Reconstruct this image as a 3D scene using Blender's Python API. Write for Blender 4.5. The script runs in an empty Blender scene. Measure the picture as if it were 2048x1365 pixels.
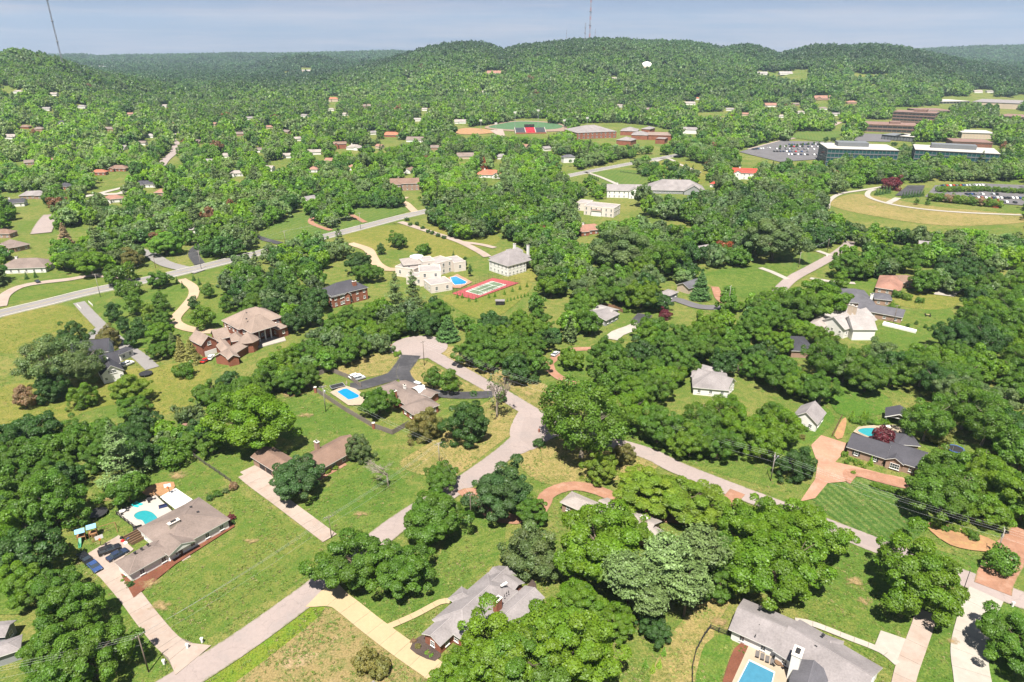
import bpy, math, random
import numpy as np
from mathutils import Vector, noise as mnoise
R_ = math.radians
SC = bpy.context.scene
COL = SC.collection
# ---------------------------------------------------------------- camera, sky, sun, exposure
CH, CF, CP = 110.0, 1350.0, R_(23.4)          # drone height, focal length in photo pixels, pitch
cam_d = bpy.data.cameras.new('camera'); cam = bpy.data.objects.new('camera', cam_d); COL.objects.link(cam)
cam.location = (0, 0, CH); cam.rotation_euler = (math.pi/2 - CP, 0, 0)
cam_d.sensor_width = 36; cam_d.lens = 36*CF/2048; cam_d.clip_start = 1; cam_d.clip_end = 60000
SC.camera = cam
SUN_EL, SUN_AZ = R_(64), R_(188)              # sun high behind the camera
W = bpy.data.worlds.new('World'); SC.world = W; W.use_nodes = True
nt = W.node_tree; bg = nt.nodes['Background']
sky = nt.nodes.new('ShaderNodeTexSky'); sky.sky_type = 'NISHITA'; sky.sun_disc = False
sky.sun_elevation = SUN_EL; sky.sun_rotation = SUN_AZ
sky.altitude = 200; sky.air_density = 1.0; sky.dust_density = 0.6; sky.ozone_density = 2.0
# thin streaks of cirrus drawn out level with the horizon
tc = nt.nodes.new('ShaderNodeTexCoord'); mp = nt.nodes.new('ShaderNodeMapping'); mp.inputs['Scale'].default_value = (2.2, 2.2, 34)
mp.inputs['Rotation'].default_value = (0, 0.03, 0)
nz = nt.nodes.new('ShaderNodeTexNoise'); nz.inputs['Scale'].default_value = 1.6; nz.inputs['Detail'].default_value = 7; nz.inputs['Roughness'].default_value = .62
cr = nt.nodes.new('ShaderNodeMapRange'); cr.inputs[1].default_value = .42; cr.inputs[2].default_value = .66; cr.inputs[3].default_value = 0; cr.inputs[4].default_value = .7
mx = nt.nodes.new('ShaderNodeMixRGB'); mx.inputs[2].default_value = (1.08, 1.02, 1.18, 1)
gam = nt.nodes.new('ShaderNodeGamma'); gam.inputs[1].default_value = .25      # evens the sky out, as the photo's tone curve did
tint = nt.nodes.new('ShaderNodeMixRGB'); tint.blend_type = 'MULTIPLY'; tint.inputs[0].default_value = 1; tint.inputs[2].default_value = (.41, .49, .72, 1)
L = nt.links.new
L(tc.outputs['Generated'], mp.inputs[0]); L(mp.outputs[0], nz.inputs[0]); L(nz.outputs[0], cr.inputs[0])
L(sky.outputs[0], gam.inputs[0]); L(gam.outputs[0], tint.inputs[1]); L(tint.outputs[0], mx.inputs[1]); L(cr.outputs[0], mx.inputs[0]); L(mx.outputs[0], bg.inputs[0])
bg.inputs[1].default_value = 0.15
sun_d = bpy.data.lights.new('sun', 'SUN'); sun_d.energy = 4.0; sun_d.angle = R_(.53); sun_d.color = (1, .95, .86)
sun = bpy.data.objects.new('sun', sun_d); COL.objects.link(sun)
sun.rotation_euler = (math.pi/2 - SUN_EL, 0, -(SUN_AZ - math.pi)); sun.location = (0, -50, 300)
vs = SC.view_settings; vs.view_transform = 'Standard'; vs.look = 'None'; vs.gamma = 1; vs.exposure = 1.68; vs.use_curve_mapping = False
cy = SC.cycles
cy.max_bounces = 7; cy.diffuse_bounces = 4; cy.glossy_bounces = 2; cy.transmission_bounces = 2; cy.volume_bounces = 1; cy.transparent_max_bounces = 4
cy.use_denoising = True
try: cy.denoiser = 'OPENIMAGEDENOISE'; cy.denoising_prefilter = 'ACCURATE'; cy.denoising_input_passes = 'RGB_ALBEDO_NORMAL'
except Exception: pass
# ---------------------------------------------------------------- photo pixel <-> ground
CC, CS = math.cos(CP), math.sin(CP)
def G(px, py, z=0.0):
    u, v = (px-1024)/CF, (py-682.5)/CF
    t = (CH-z)/(CS+v*CC)
    return Vector((u*t, (CC-v*CS)*t, z))
def proj(x, y, z):
    d = y*CC+(CH-z)*CS
    return 1024+CF*x/d, 682.5+CF*((CH-z)*CC-y*CS)/d, d
def sky_h(py, Y):                               # height of a thing seen at photo row py when it stands Y metres out
    a = math.atan((py-682.5)/CF)+CP
    return CH-Y*math.tan(a)
# ---------------------------------------------------------------- naming
ORD = 'first second third fourth fifth sixth seventh eighth ninth tenth eleventh twelfth thirteenth fourteenth fifteenth sixteenth seventeenth eighteenth nineteenth twentieth'.split()
TENS = ['', '', 'twenty', 'thirty', 'forty', 'fifty', 'sixty', 'seventy', 'eighty', 'ninety']
TENTH = ['', '', 'twentieth', 'thirtieth', 'fortieth', 'fiftieth', 'sixtieth', 'seventieth', 'eightieth', 'ninetieth']
def nth(i):
    if i < 20: return ORD[i]
    n = i+1
    if n >= 100: return 'hundred-and-'+nth(n-101) if n > 100 else 'hundredth'
    return TENTH[n//10] if n % 10 == 0 else TENS[n//10]+'-'+ORD[n % 10-1]
def tag(o, label=None, cat=None, group=None, kind=None):
    if label: o['label'] = label
    if cat: o['category'] = cat
    if group: o['group'] = group
    if kind: o['kind'] = kind
    return o
def empty(name, loc, label=None, cat=None, group=None, rz=0):
    o = bpy.data.objects.new(name, None); COL.objects.link(o); o.location = loc; o.rotation_euler = (0, 0, rz)
    o.empty_display_size = .5
    return tag(o, label, cat, group)
def copy_tree(o, parent=None):
    c = o.copy(); COL.objects.link(c); c.parent = parent
    for ch in o.children: copy_tree(ch, c)
    return c
# ---------------------------------------------------------------- materials
MATS = {}
def nodes(name):
    m = bpy.data.materials.new(name); m.use_nodes = True
    t = m.node_tree; return m, t, t.nodes['Principled BSDF'], t.links.new
def N(t, kind, **kw):
    n = t.nodes.new('ShaderNode'+kind)
    for k, v in kw.items():
        if k.startswith('i_'): n.inputs[k[2:].replace('_', ' ')].default_value = v
        else: setattr(n, k, v)
    return n
def rgb(c, k=1.0): return (c[0]*k, c[1]*k, c[2]*k, 1)
def mat(name, c, rough=.8, var=.25, scale=1.5, scale2=.12, metal=0, spec=.3, bump=0, dirt=None, dirt_amt=0.0, dirt_scale=.4, road=None):
    """a worn surface: two sizes of mottling over a base colour, and blotches of a second colour"""
    if name in MATS: return MATS[name]
    k_ = .62 if min(c) < .5 else .8; c = tuple(x*k_ for x in c); dirt = tuple(x*k_ for x in dirt) if dirt else None
    m, t, b, L = nodes(name)
    g = N(t, 'NewGeometry')
    n1 = N(t, 'TexNoise', i_Scale=scale, i_Detail=6, i_Roughness=.65); n2 = N(t, 'TexNoise', i_Scale=scale2, i_Detail=4)
    L(g.outputs['Position'], n1.inputs[0]); L(g.outputs['Position'], n2.inputs[0])
    ad = N(t, 'Math', operation='ADD'); L(n1.outputs[0], ad.inputs[0]); L(n2.outputs[0], ad.inputs[1])
    mr = N(t, 'MapRange'); L(ad.outputs[0], mr.inputs[0])
    mr.inputs[1].default_value = .65; mr.inputs[2].default_value = 1.35
    mr.inputs[3].default_value = 1-var; mr.inputs[4].default_value = 1+var
    mu = N(t, 'Vector'+'Math', operation='SCALE'); mu.inputs[0].default_value = c; L(mr.outputs[0], mu.inputs[3])
    out = mu.outputs[0]
    if dirt:
        n3 = N(t, 'TexNoise', i_Scale=dirt_scale, i_Detail=5, i_Roughness=.7); L(g.outputs['Position'], n3.inputs[0])
        r3 = N(t, 'MapRange'); L(n3.outputs[0], r3.inputs[0]); r3.inputs[1].default_value = .5; r3.inputs[2].default_value = .68; r3.inputs[4].default_value = dirt_amt
        mm = N(t, 'MixRGB'); L(r3.outputs[0], mm.inputs[0]); L(out, mm.inputs[1]); mm.inputs[2].default_value = rgb(dirt); out = mm.outputs[0]
    if road:
        # hairline cracks between irregular plates, repair patches, and grit and grass creeping in from the verges
        vo = N(t, 'TexVoronoi', feature='DISTANCE_TO_EDGE', i_Scale=.16); nd = N(t, 'TexNoise', i_Scale=.7, i_Detail=4); L(g.outputs['Position'], nd.inputs[0]); va = N(t, 'VectorMath', operation='MULTIPLY_ADD'); L(nd.outputs['Color'], va.inputs[0]); va.inputs[1].default_value = (1.6, 1.6, 1.6); L(g.outputs['Position'], va.inputs[2]); L(va.outputs[0], vo.inputs[0])
        rc = N(t, 'MapRange'); L(vo.outputs['Distance'], rc.inputs[0]); rc.inputs[1].default_value = .0; rc.inputs[2].default_value = .012; rc.inputs[3].default_value = .3; rc.inputs[4].default_value = 0
        mc = N(t, 'MixRGB'); L(rc.outputs[0], mc.inputs[0]); L(out, mc.inputs[1]); mc.inputs[2].default_value = rgb(c, .45)
        vp = N(t, 'TexVoronoi', i_Scale=.07); L(g.outputs['Position'], vp.inputs[0]); rp = N(t, 'MapRange'); L(vp.outputs['Color'], rp.inputs[0]); rp.inputs[1].default_value = .72; rp.inputs[2].default_value = .78; rp.inputs[4].default_value = .22
        mp_ = N(t, 'MixRGB'); L(rp.outputs[0], mp_.inputs[0]); L(mc.outputs[0], mp_.inputs[1]); mp_.inputs[2].default_value = rgb(c, .68)
        ea = N(t, 'Attribute', attribute_type='GEOMETRY', attribute_name='edge'); ne = N(t, 'TexNoise', i_Scale=.9, i_Detail=6, i_Roughness=.7); L(g.outputs['Position'], ne.inputs[0]); es = N(t, 'Math', operation='MULTIPLY_ADD'); L(ne.outputs[0], es.inputs[0]); es.inputs[1].default_value = 1.5; L(ea.outputs['Fac'], es.inputs[2])
        re_ = N(t, 'MapRange'); L(es.outputs[0], re_.inputs[0]); re_.inputs[1].default_value = 1.45; re_.inputs[2].default_value = 1.8; re_.inputs[4].default_value = .85
        me_ = N(t, 'MixRGB'); L(re_.outputs[0], me_.inputs[0]); L(mp_.outputs[0], me_.inputs[1]); me_.inputs[2].default_value = rgb(road); out = me_.outputs[0]
    L(out, b.inputs['Base Color'])
    b.inputs['Roughness'].default_value = rough; b.inputs['Metallic'].default_value = metal; b.inputs['Specular IOR Level'].default_value = spec
    if bump:
        bp = N(t, 'Bump', i_Strength=bump, i_Distance=.05); L(n1.outputs[0], bp.inputs['Height']); L(bp.outputs[0], b.inputs['Normal'])
    MATS[name] = m; return m
def plain(name, c, rough=.5, metal=0, spec=.5):
    if name in MATS: return MATS[name]
    m, t, b, L = nodes(name); b.inputs['Base Color'].default_value = rgb(c); b.inputs['Roughness'].default_value = rough
    n = N(t, 'TexNoise', i_Scale=3.0, i_Detail=3); r = N(t, 'MapRange'); L(n.outputs[0], r.inputs[0]); r.inputs[3].default_value = max(0, rough-.08); r.inputs[4].default_value = min(1, rough+.08); L(r.outputs[0], b.inputs['Roughness'])
    b.inputs['Metallic'].default_value = metal; b.inputs['Specular IOR Level'].default_value = spec
    MATS[name] = m; return m
def grass(name, green, dry, bias=.5, stripe=None, bare=None, bare_at=.66, fine=.45, contrast=.2):
    """turf: drifts of green and straw, clumps, single-blade speckle, mower stripes (angle, width, strength), bare earth patches"""
    green, dry = tuple(x*.62 for x in green), tuple(x*.55 for x in dry); bare = tuple(x*.55 for x in bare) if bare else None
    m, t, b, L = nodes(name); g = N(t, 'NewGeometry'); P = g.outputs['Position']
    a = N(t, 'TexNoise', i_Scale=.028, i_Detail=5, i_Roughness=.6); c2 = N(t, 'TexNoise', i_Scale=.33, i_Detail=6, i_Roughness=.75); f = N(t, 'TexNoise', i_Scale=2.6, i_Detail=4, i_Roughness=.8)
    for n in (a, c2, f): L(P, n.inputs[0])
    def mad(x, k, y):
        q = N(t, 'Math', operation='MULTIPLY_ADD'); L(x, q.inputs[0]); q.inputs[1].default_value = k
        if isinstance(y, float): q.inputs[2].default_value = y
        else: L(y, q.inputs[2])
        return q.outputs[0]
    s = mad(a.outputs[0], 1.0, mad(c2.outputs[0], 1.5, mad(f.outputs[0], .9, -1.7+.5)))
    if stripe:
        ang, wid, st = stripe
        mpn = N(t, 'Mapping'); mpn.inputs['Rotation'].default_value = (0, 0, ang); L(P, mpn.inputs[0])
        wv = N(t, 'TexWave', wave_type='BANDS', bands_direction='X'); wv.inputs['Scale'].default_value = .314/wid; wv.inputs['Distortion'].default_value = 1.2
        wv.inputs['Detail'].default_value = 2; wv.inputs['Detail Scale'].default_value = .3
        L(mpn.outputs[0], wv.inputs[0])
        s = mad(wv.outputs['Fac'], st, mad(s, 1.0, -st/2))
    mr = N(t, 'MapRange'); L(s, mr.inputs[0]); mr.inputs[1].default_value = bias+.05-contrast; mr.inputs[2].default_value = bias+.05+contrast
    mm = N(t, 'MixRGB'); L(mr.outputs[0], mm.inputs[0]); mm.inputs[1].default_value = rgb(green); mm.inputs[2].default_value = rgb(dry); out = mm.outputs[0]
    if bare:
        n3 = N(t, 'TexNoise', i_Scale=.075, i_Detail=6, i_Roughness=.68); L(P, n3.inputs[0])
        r3 = N(t, 'MapRange'); L(n3.outputs[0], r3.inputs[0]); r3.inputs[1].default_value = bare_at; r3.inputs[2].default_value = bare_at+.08; r3.inputs[4].default_value = .8
        m3 = N(t, 'MixRGB'); L(r3.outputs[0], m3.inputs[0]); L(out, m3.inputs[1]); m3.inputs[2].default_value = rgb(bare); out = m3.outputs[0]
    rf = N(t, 'MapRange'); L(f.outputs[0], rf.inputs[0]); rf.inputs[1].default_value = .3; rf.inputs[2].default_value = .7; rf.inputs[3].default_value = 1-fine; rf.inputs[4].default_value = 1+fine
    sc = N(t, 'VectorMath', operation='SCALE'); L(out, sc.inputs[0]); L(rf.outputs[0], sc.inputs[3])
    L(sc.outputs[0], b.inputs['Base Color']); b.inputs['Roughness'].default_value = .95; b.inputs['Specular IOR Level'].default_value = .1
    bp = N(t, 'Bump', i_Strength=.5, i_Distance=.12); L(f.outputs[0], bp.inputs['Height']); L(bp.outputs[0], b.inputs['Normal'])
    MATS[name] = m; return m
def foliage(name, trans=.5):
    """leaves: each tree's own colour (its 'tone'), each leaf spray a little lighter or darker, light passing through"""
    m = bpy.data.materials.new(name); m.use_nodes = True; t = m.node_tree; t.nodes.clear(); L = t.links.new
    out = N(t, 'OutputMaterial'); at = N(t, 'Attribute', attribute_type='INSTANCER', attribute_name='tone'); sh = N(t, 'Attribute', attribute_type='GEOMETRY', attribute_name='shade')
    sc = N(t, 'VectorMath', operation='MULTIPLY'); L(at.outputs['Color'], sc.inputs[0]); L(sh.outputs['Color'], sc.inputs[1])
    d = N(t, 'BsdfDiffuse'); L(sc.outputs[0], d.inputs[0])
    ty = N(t, 'VectorMath', operation='MULTIPLY'); L(sc.outputs[0], ty.inputs[0]); ty.inputs[1].default_value = (1.15, 1.2, .6)
    tr = N(t, 'BsdfTranslucent'); L(ty.outputs[0], tr.inputs[0])
    mxs = N(t, 'MixShader'); mxs.inputs[0].default_value = trans; L(d.outputs[0], mxs.inputs[1]); L(tr.outputs[0], mxs.inputs[2])
    gl = N(t, 'BsdfGlossy'); gl.inputs['Roughness'].default_value = .5; gl.inputs[0].default_value = (.8, .85, .8, 1)
    m2 = N(t, 'MixShader'); m2.inputs[0].default_value = .025; L(mxs.outputs[0], m2.inputs[1]); L(gl.outputs[0], m2.inputs[2]); L(m2.outputs[0], out.inputs[0])
    MATS[name] = m; return m
# ---------------------------------------------------------------- mesh builder
class MB:
    def __init__(s): s.v = []; s.f = []; s.m = []
    def face(s, pts, mi=0):
        k = len(s.v); s.v += [tuple(p) for p in pts]; s.f.append(tuple(range(k, k+len(pts)))); s.m.append(mi)
    def grid(s, rows, mi=0, close=False):
        k = len(s.v); n = len(rows[0])
        for r in rows: s.v += [tuple(p) for p in r]
        for i in range(len(rows)-1):
            for j in range(n if close else n-1):
                a = k+i*n+j; b = k+i*n+(j+1) % n
                s.f.append((a, b, b+n, a+n)); s.m.append(mi)
    def box(s, c, size, rz=0, mi=0):
        cx, cy_, cz = c; sx, sy, sz = size[0]/2, size[1]/2, size[2]/2; ca, sa = math.cos(rz), math.sin(rz); k = len(s.v)
        for dz in (-sz, sz):
            for dx, dy in ((-sx, -sy), (sx, -sy), (sx, sy), (-sx, sy)):
                s.v.append((cx+dx*ca-dy*sa, cy_+dx*sa+dy*ca, cz+dz))
        for q in ((3, 2, 1, 0), (4, 5, 6, 7), (0, 1, 5, 4), (1, 2, 6, 5), (2, 3, 7, 6), (3, 0, 4, 7)):
            s.f.append(tuple(k+i for i in q)); s.m.append(mi)
    def prism(s, pts, z0, z1, mi=0, mside=None, bottom=True):
        n = len(pts); k = len(s.v)
        area = sum(pts[i][0]*pts[(i+1) % n][1]-pts[(i+1) % n][0]*pts[i][1] for i in range(n))
        if area < 0: pts = list(pts)[::-1]
        s.v += [(p[0], p[1], z0) for p in pts]+[(p[0], p[1], z1) for p in pts]
        s.f.append(tuple(range(k+n, k+2*n))); s.m.append(mi)
        if bottom: s.f.append(tuple(range(k+n-1, k-1, -1))); s.m.append(mi)
        for i in range(n):
            j = (i+1) % n; s.f.append((k+i, k+j, k+n+j, k+n+i)); s.m.append(mi if mside is None else mside)
    def tube(s, p0, p1, r0, r1=None, n=6, mi=0, cap=True):
        p0, p1 = Vector(p0), Vector(p1); r1 = r0 if r1 is None else r1; d = (p1-p0)
        if d.length < 1e-6: return
        d.normalize(); a = d.orthogonal().normalized(); b = d.cross(a); k = len(s.v)
        for p, r in ((p0, r0), (p1, r1)):
            for i in range(n):
                q = p+(a*math.cos(2*math.pi*i/n)+b*math.sin(2*math.pi*i/n))*r; s.v.append(tuple(q))
        for i in range(n):
            j = (i+1) % n; s.f.append((k+i, k+j, k+n+j, k+n+i)); s.m.append(mi)
        if cap: s.f.append(tuple(k+n-1-i for i in range(n))); s.m.append(mi); s.f.append(tuple(k+n+i for i in range(n))); s.m.append(mi)
    def lathe(s, c, prof, n=16, mi=0, sx=1, sy=1):
        rows = []
        for r, z in prof: rows.append([(c[0]+sx*r*math.cos(2*math.pi*i/n), c[1]+sy*r*math.sin(2*math.pi*i/n), c[2]+z) for i in range(n)])
        s.grid(rows, mi, close=True)
        if prof[-1][0] > 1e-4: s.face(rows[-1], mi)
    def mesh(s, name, mats, smooth=False, off=(0, 0, 0)):
        me = bpy.data.meshes.new(name); o = off
        me.from_pydata([(x-o[0], y-o[1], z-o[2]) for x, y, z in s.v], [], s.f)
        for m in (mats if isinstance(mats, (list, tuple)) else [mats]): me.materials.append(m)
        me.polygons.foreach_set('material_index', s.m)
        if smooth: me.polygons.foreach_set('use_smooth', [True]*len(s.f))
        me.update(); return me
    def build(s, name, mats, parent=None, smooth=False, off=None):
        """world-space mesh -> object; under a parent its origin is the parent's"""
        if off is None:
            off, q = Vector((0, 0, 0)), parent
            while q: off = off+q.location; q = q.parent
            off = tuple(off)
        o = bpy.data.objects.new(name, s.mesh(name, mats, smooth, off)); COL.objects.link(o)
        if parent: o.parent = parent
        else: o.location = off
        return o
def put(name, me, parent=None, loc=(0, 0, 0), rz=0, sc=None):
    o = bpy.data.objects.new(name, me); COL.objects.link(o); o.parent = parent; o.location = loc; o.rotation_euler = (0, 0, rz)
    if sc is not None: o.scale = sc
    return o
def smooth_line(pts, step=3.0):
    """Catmull-Rom through ground points, resampled"""
    P = [Vector((p[0], p[1])) for p in pts]; P = [P[0]*2-P[1]]+P+[P[-1]*2-P[-2]]; out = []
    for i in range(1, len(P)-2):
        a, b, c, d = P[i-1:i+3]; n = max(2, int((c-b).length/step))
        for k in range(n):
            t = k/n
            out.append(.5*((2*b)+(c-a)*t+(2*a-5*b+4*c-d)*t*t+(3*b-a-3*c+d)*t**3))
    out.append(P[-2]); return out
def sides(line, w):
    Ls, Rs = [], []
    for i, p in enumerate(line):
        d = (line[min(i+1, len(line)-1)]-line[max(i-1, 0)])
        d = d.normalized() if d.length > 0 else Vector((1, 0)); nrm = Vector((-d.y, d.x))
        ww = w(i/(len(line)-1)) if callable(w) else w
        Ls.append(p+nrm*ww/2); Rs.append(p-nrm*ww/2)
    return Ls, Rs
# ---------------------------------------------------------------- terrain
def _layer(pts, D, r0, top=17.0, tail=.5):
    s = np.array([(p[0]-1024)/CF*CC for p in pts]); z = np.array([max(0.0, sky_h(p[1], D)-top) for p in pts]); return s, z, D, r0, tail
LAYERS = [
 _layer([(560,152),(640,145),(700,135),(770,122),(820,108),(860,96),(900,89),(940,86),(975,89),(995,96),(1005,102),(1030,95),(1060,90),(1130,84),(1200,80),(1240,80),(1300,84),(1380,85),(1420,92),(1440,99),(1470,93),(1500,92),(1530,100),(1560,110),(1590,103),(1620,95),(1660,92),(1700,94),(1740,91),(1770,92),(1800,96),(1850,106),(1900,116),(1960,128),(2048,140),(2300,142)], 2500, 1250),
 _layer([(-500,100),(-200,92),(-50,106),(0,110),(30,101),(60,107),(110,121),(150,140),(200,155),(260,166),(330,178),(360,190)], 1700, 850),
 _layer([(-400,112),(60,118),(130,113),(160,111),(190,116),(230,114),(300,113),(400,111),(470,109),(560,110),(640,108),(720,106),(790,104),(830,107),(900,110),(1100,112),(1560,111),(1760,108),(1820,103),(1880,98),(1950,95),(2048,93),(2400,93)], 5200, 3500, 26.0, .8),
 _layer([(480,150),(540,130),(570,122),(600,117),(640,120),(690,130),(740,142),(780,155)], 3200, 2300),
]
def terrain(x, y):
    x = np.asarray(x, float); y = np.asarray(y, float); r = np.hypot(x, y); yy = np.maximum(y, 1.0); s = np.where(y > 0, x/yy, 9.0); h = np.zeros_like(r)
    for ls, lz, D, r0, tail in LAYERS:
        top = np.interp(s, ls, lz, left=lz[0], right=lz[-1]); Yf = yy
        t = np.clip((Yf-r0)/(D-r0), 0, 1); up = t*t*(3-2*t)
        wob = 1+.16*np.sin(s*38+Yf*.0041)*np.sin(Yf*.0052+s*21)*(1-t)+.10*np.sin(s*90+Yf*.009)*(1-t)
        dn = np.clip((Yf-D)/(D*.6), 0, 1); dn = 1-(1-tail)*dn*dn*(3-2*dn)
        h = np.maximum(h, top*up*wob*dn)
    return np.where(y > 200, h, 0.0)
def tz(x, y): return float(terrain(np.array([x]), np.array([y]))[0])
def GT(px, py):
    """where the sight line through a photo pixel meets the terrain"""
    u, v = (px-1024)/CF, (py-682.5)/CF; d = Vector((u, CC-v*CS, -CS-v*CC)); g0 = G(px, py) if py > 112 else None
    if g0 is not None and 0 < g0.y < 800: return g0
    ts = np.linspace(400, 9000, 3000); x = d.x*ts; y = d.y*ts; z = CH+d.z*ts; below = np.nonzero(z < terrain(x, y))[0]
    k = below[0] if len(below) else len(ts)-1
    return Vector((x[k], y[k], tz(x[k], y[k])))
GR_BASE = grass('turf_common', (.105, .165, .028), (.27, .25, .075), .52, bare=(.36, .25, .12), bare_at=.665)
def ground():
    rr = [0, 40, 80, 120, 180, 260, 360, 480, 620, 760, 850]
    r = 850.0
    while r < 7400: r *= 1.022; rr.append(r)
    az = list(np.arange(-66, 66.01, .45))+list(np.arange(72, 294, 6.0)); na = len(az); A = np.radians(az); V = []; Fs = []
    for q in rr[1:]:
        qq = np.where(np.abs(np.array(az)) <= 66, q, min(q, 300.0+.001*q)); x = qq*np.sin(A); y = qq*np.cos(A); z = terrain(x, y); V.append(np.stack([x, y, z], 1))
    V = np.concatenate([np.zeros((1, 3))]+V); n = len(rr)-1
    for j in range(na):
        k = (j+1) % na; Fs.append((0, 1+k, 1+j))
        for i in range(n-1): a = 1+i*na; Fs.append((a+j, a+k, a+na+k, a+na+j))
    me = bpy.data.meshes.new('ground'); me.from_pydata(V.tolist(), [], Fs); me.materials.append(GR_BASE); me.polygons.foreach_set('use_smooth', [True]*len(Fs)); me.update()
    o = bpy.data.objects.new('ground', me); COL.objects.link(o); tag(o, kind='structure'); return o
ground()
# ---------------------------------------------------------------- flat sheets and strips on the ground
FOOT = []           # (x, y, radius) kept free of trees
LINES = []          # (polyline, half width) kept free of trees
LAYZ = [0.012]; PADS = []
def lay():
    LAYZ[0] += .004; return LAYZ[0]
def sheet(name, px, m, z=None, smooth=True, kind='structure', parent=None, w=True):
    z = lay() if z is None else z
    pts = [G(*p) for p in px]
    if smooth: pts = [Vector((p.x, p.y)) for p in smooth_line([pts[-1]]+pts+[pts[0], pts[1]], 2.5)]; 
    b = MB(); q = [(p[0], p[1], z) for p in pts]
    if smooth:
        # closed loop: drop the lead-in and lead-out spans
        lp = [G(*p) for p in px]; n = len(lp); q = []
        for i in range(n):
            a, b2, c, d = lp[i-1], lp[i], lp[(i+1) % n], lp[(i+2) % n]; k = max(2, min(14, int((c-b2).length/2)))
            for t in [j/k for j in range(k)]:
                s = .5*((2*b2)+(c-a)*t+(2*a-5*b2+4*c-d)*t*t+(3*b2-a-3*c+d)*t**3); q.append((s.x, s.y, z))
    b.face(q); o = b.build(name, m, parent)
    if name not in ('lawn', 'verge', 'field', 'sports_field'): PADS.append([(p[0], p[1]) for p in q])
    n = o.data.polygons[0].normal
    if n.z < 0: o.data.flip_normals()
    return tag(o, kind=kind) if kind and not parent else o
def strip(name, px, w, m, z=None, kind='structure', world=False, kerb=None, keep=True, parent=None):
    z = lay() if z is None else z
    line = smooth_line(px if world else [G(*p) for p in px]); Ls, Rs = sides(line, w); b = MB()
    ks = (0, .1, .3, .5, .7, .9, 1); b.grid([[(p.x+(q.x-p.x)*k, p.y+(q.y-p.y)*k, z) for p, q in zip(Rs, Ls)] for k in ks])
    o = b.build(name, m, parent); ea = o.data.attributes.new('edge', 'FLOAT', 'POINT'); ea.data.foreach_set('value', [v for v in (1, .45, 0, .06, 0, .45, 1) for _ in Rs])
    if kind and not parent: tag(o, kind=kind)
    if keep: LINES.append((line, (w if not callable(w) else w(.5))/2))
    if kerb:
        kb = MB()
        for S, sg in ((Ls, 1), (Rs, -1)):
            out, _ = sides(S, kerb[0]*2) if sg > 0 else (None, None)
            if sg < 0: _, out = sides(S, kerb[0]*2)
            n = len(S); zt = z+kerb[1]
            kb.grid([[(p.x, p.y, z-.004) for p in S], [(p.x, p.y, zt) for p in S], [(p.x, p.y, zt) for p in out], [(p.x, p.y, 0) for p in out]])
        tag(kb.build('kerb', kerb[2], parent), kind=None if parent else 'structure')
    return o
def slab_drive(name, px, w, m, slab=4.0, label=None, z=None):
    """concrete drive cast in slabs: a base strip carries every slab as a piece with an open joint round it"""
    z = lay() if z is None else z
    line = smooth_line([G(*p) for p in px], .8); root = strip(name, px, (lambda t: (w(t) if callable(w) else w)-.05), MATS['joint'], z)
    acc = 0; start = 0; k = 0
    for i in range(1, len(line)):
        acc += (line[i]-line[i-1]).length
        if acc >= slab or i == len(line)-1:
            seg = line[start:i+1]
            if len(seg) > 1 and acc > .8:
                Ls, Rs = sides(line, w); L2, R2 = [v.copy() for v in Ls[start:i+1]], [v.copy() for v in Rs[start:i+1]]
                dd = (seg[-1]-seg[0]).normalized()*.035
                L2[0] += dd; R2[0] += dd; L2[-1] -= dd; R2[-1] -= dd
                b = MB(); t0 = z+.03+.006*((k*7) % 3)
                b.prism([(p.x, p.y) for p in R2]+[(p.x, p.y) for p in reversed(L2)], z+.002, t0, bottom=False); b.build('slab', m, root); k += 1
            acc = 0; start = i
    return root
# ---------------------------------------------------------------- tree building
FOL = foliage('leaves'); NEED = foliage('needles', .15)
BARK = mat('bark', (.16, .12, .085), .9, .4, 3, bump=.4); BARKP = mat('bark_pale', (.34, .28, .22), .9, .35, 3)
def leaf_mesh(name, C, Nn, S, shade, mat_, rng, aspect=1.0):
    """one quad per leaf spray at C facing Nn with size S"""
    n = len(C); r = rng.normal(size=(n, 3)); T = np.cross(Nn, r); T /= np.linalg.norm(T, axis=1)[:, None]+1e-9; B = np.cross(Nn, T)
    S = S[:, None]; off = rng.uniform(.75, 1.25, (n, 4, 1))
    V = np.stack([C-T*S*off[:, 0], C+B*S*aspect*off[:, 1], C+T*S*off[:, 2], C-B*S*aspect*off[:, 3]], 1).reshape(-1, 3)
    V += rng.normal(size=V.shape)*np.repeat(S, 4, 0)*.12
    me = bpy.data.meshes.new(name); me.vertices.add(4*n); me.vertices.foreach_set('co', V.ravel()); me.loops.add(4*n); me.loops.foreach_set('vertex_index', np.arange(4*n, dtype=np.int32))
    me.polygons.add(n); me.polygons.foreach_set('loop_start', np.arange(0, 4*n, 4, dtype=np.int32)); me.materials.append(mat_)
    me.update(calc_edges=True); a = me.attributes.new('shade', 'FLOAT_VECTOR', 'FACE'); a.data.foreach_set('vector', np.asarray(shade, np.float32).ravel()); me.validate(); return me
def unit(v): return v/(np.linalg.norm(v, axis=1)[:, None]+1e-9)
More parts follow.
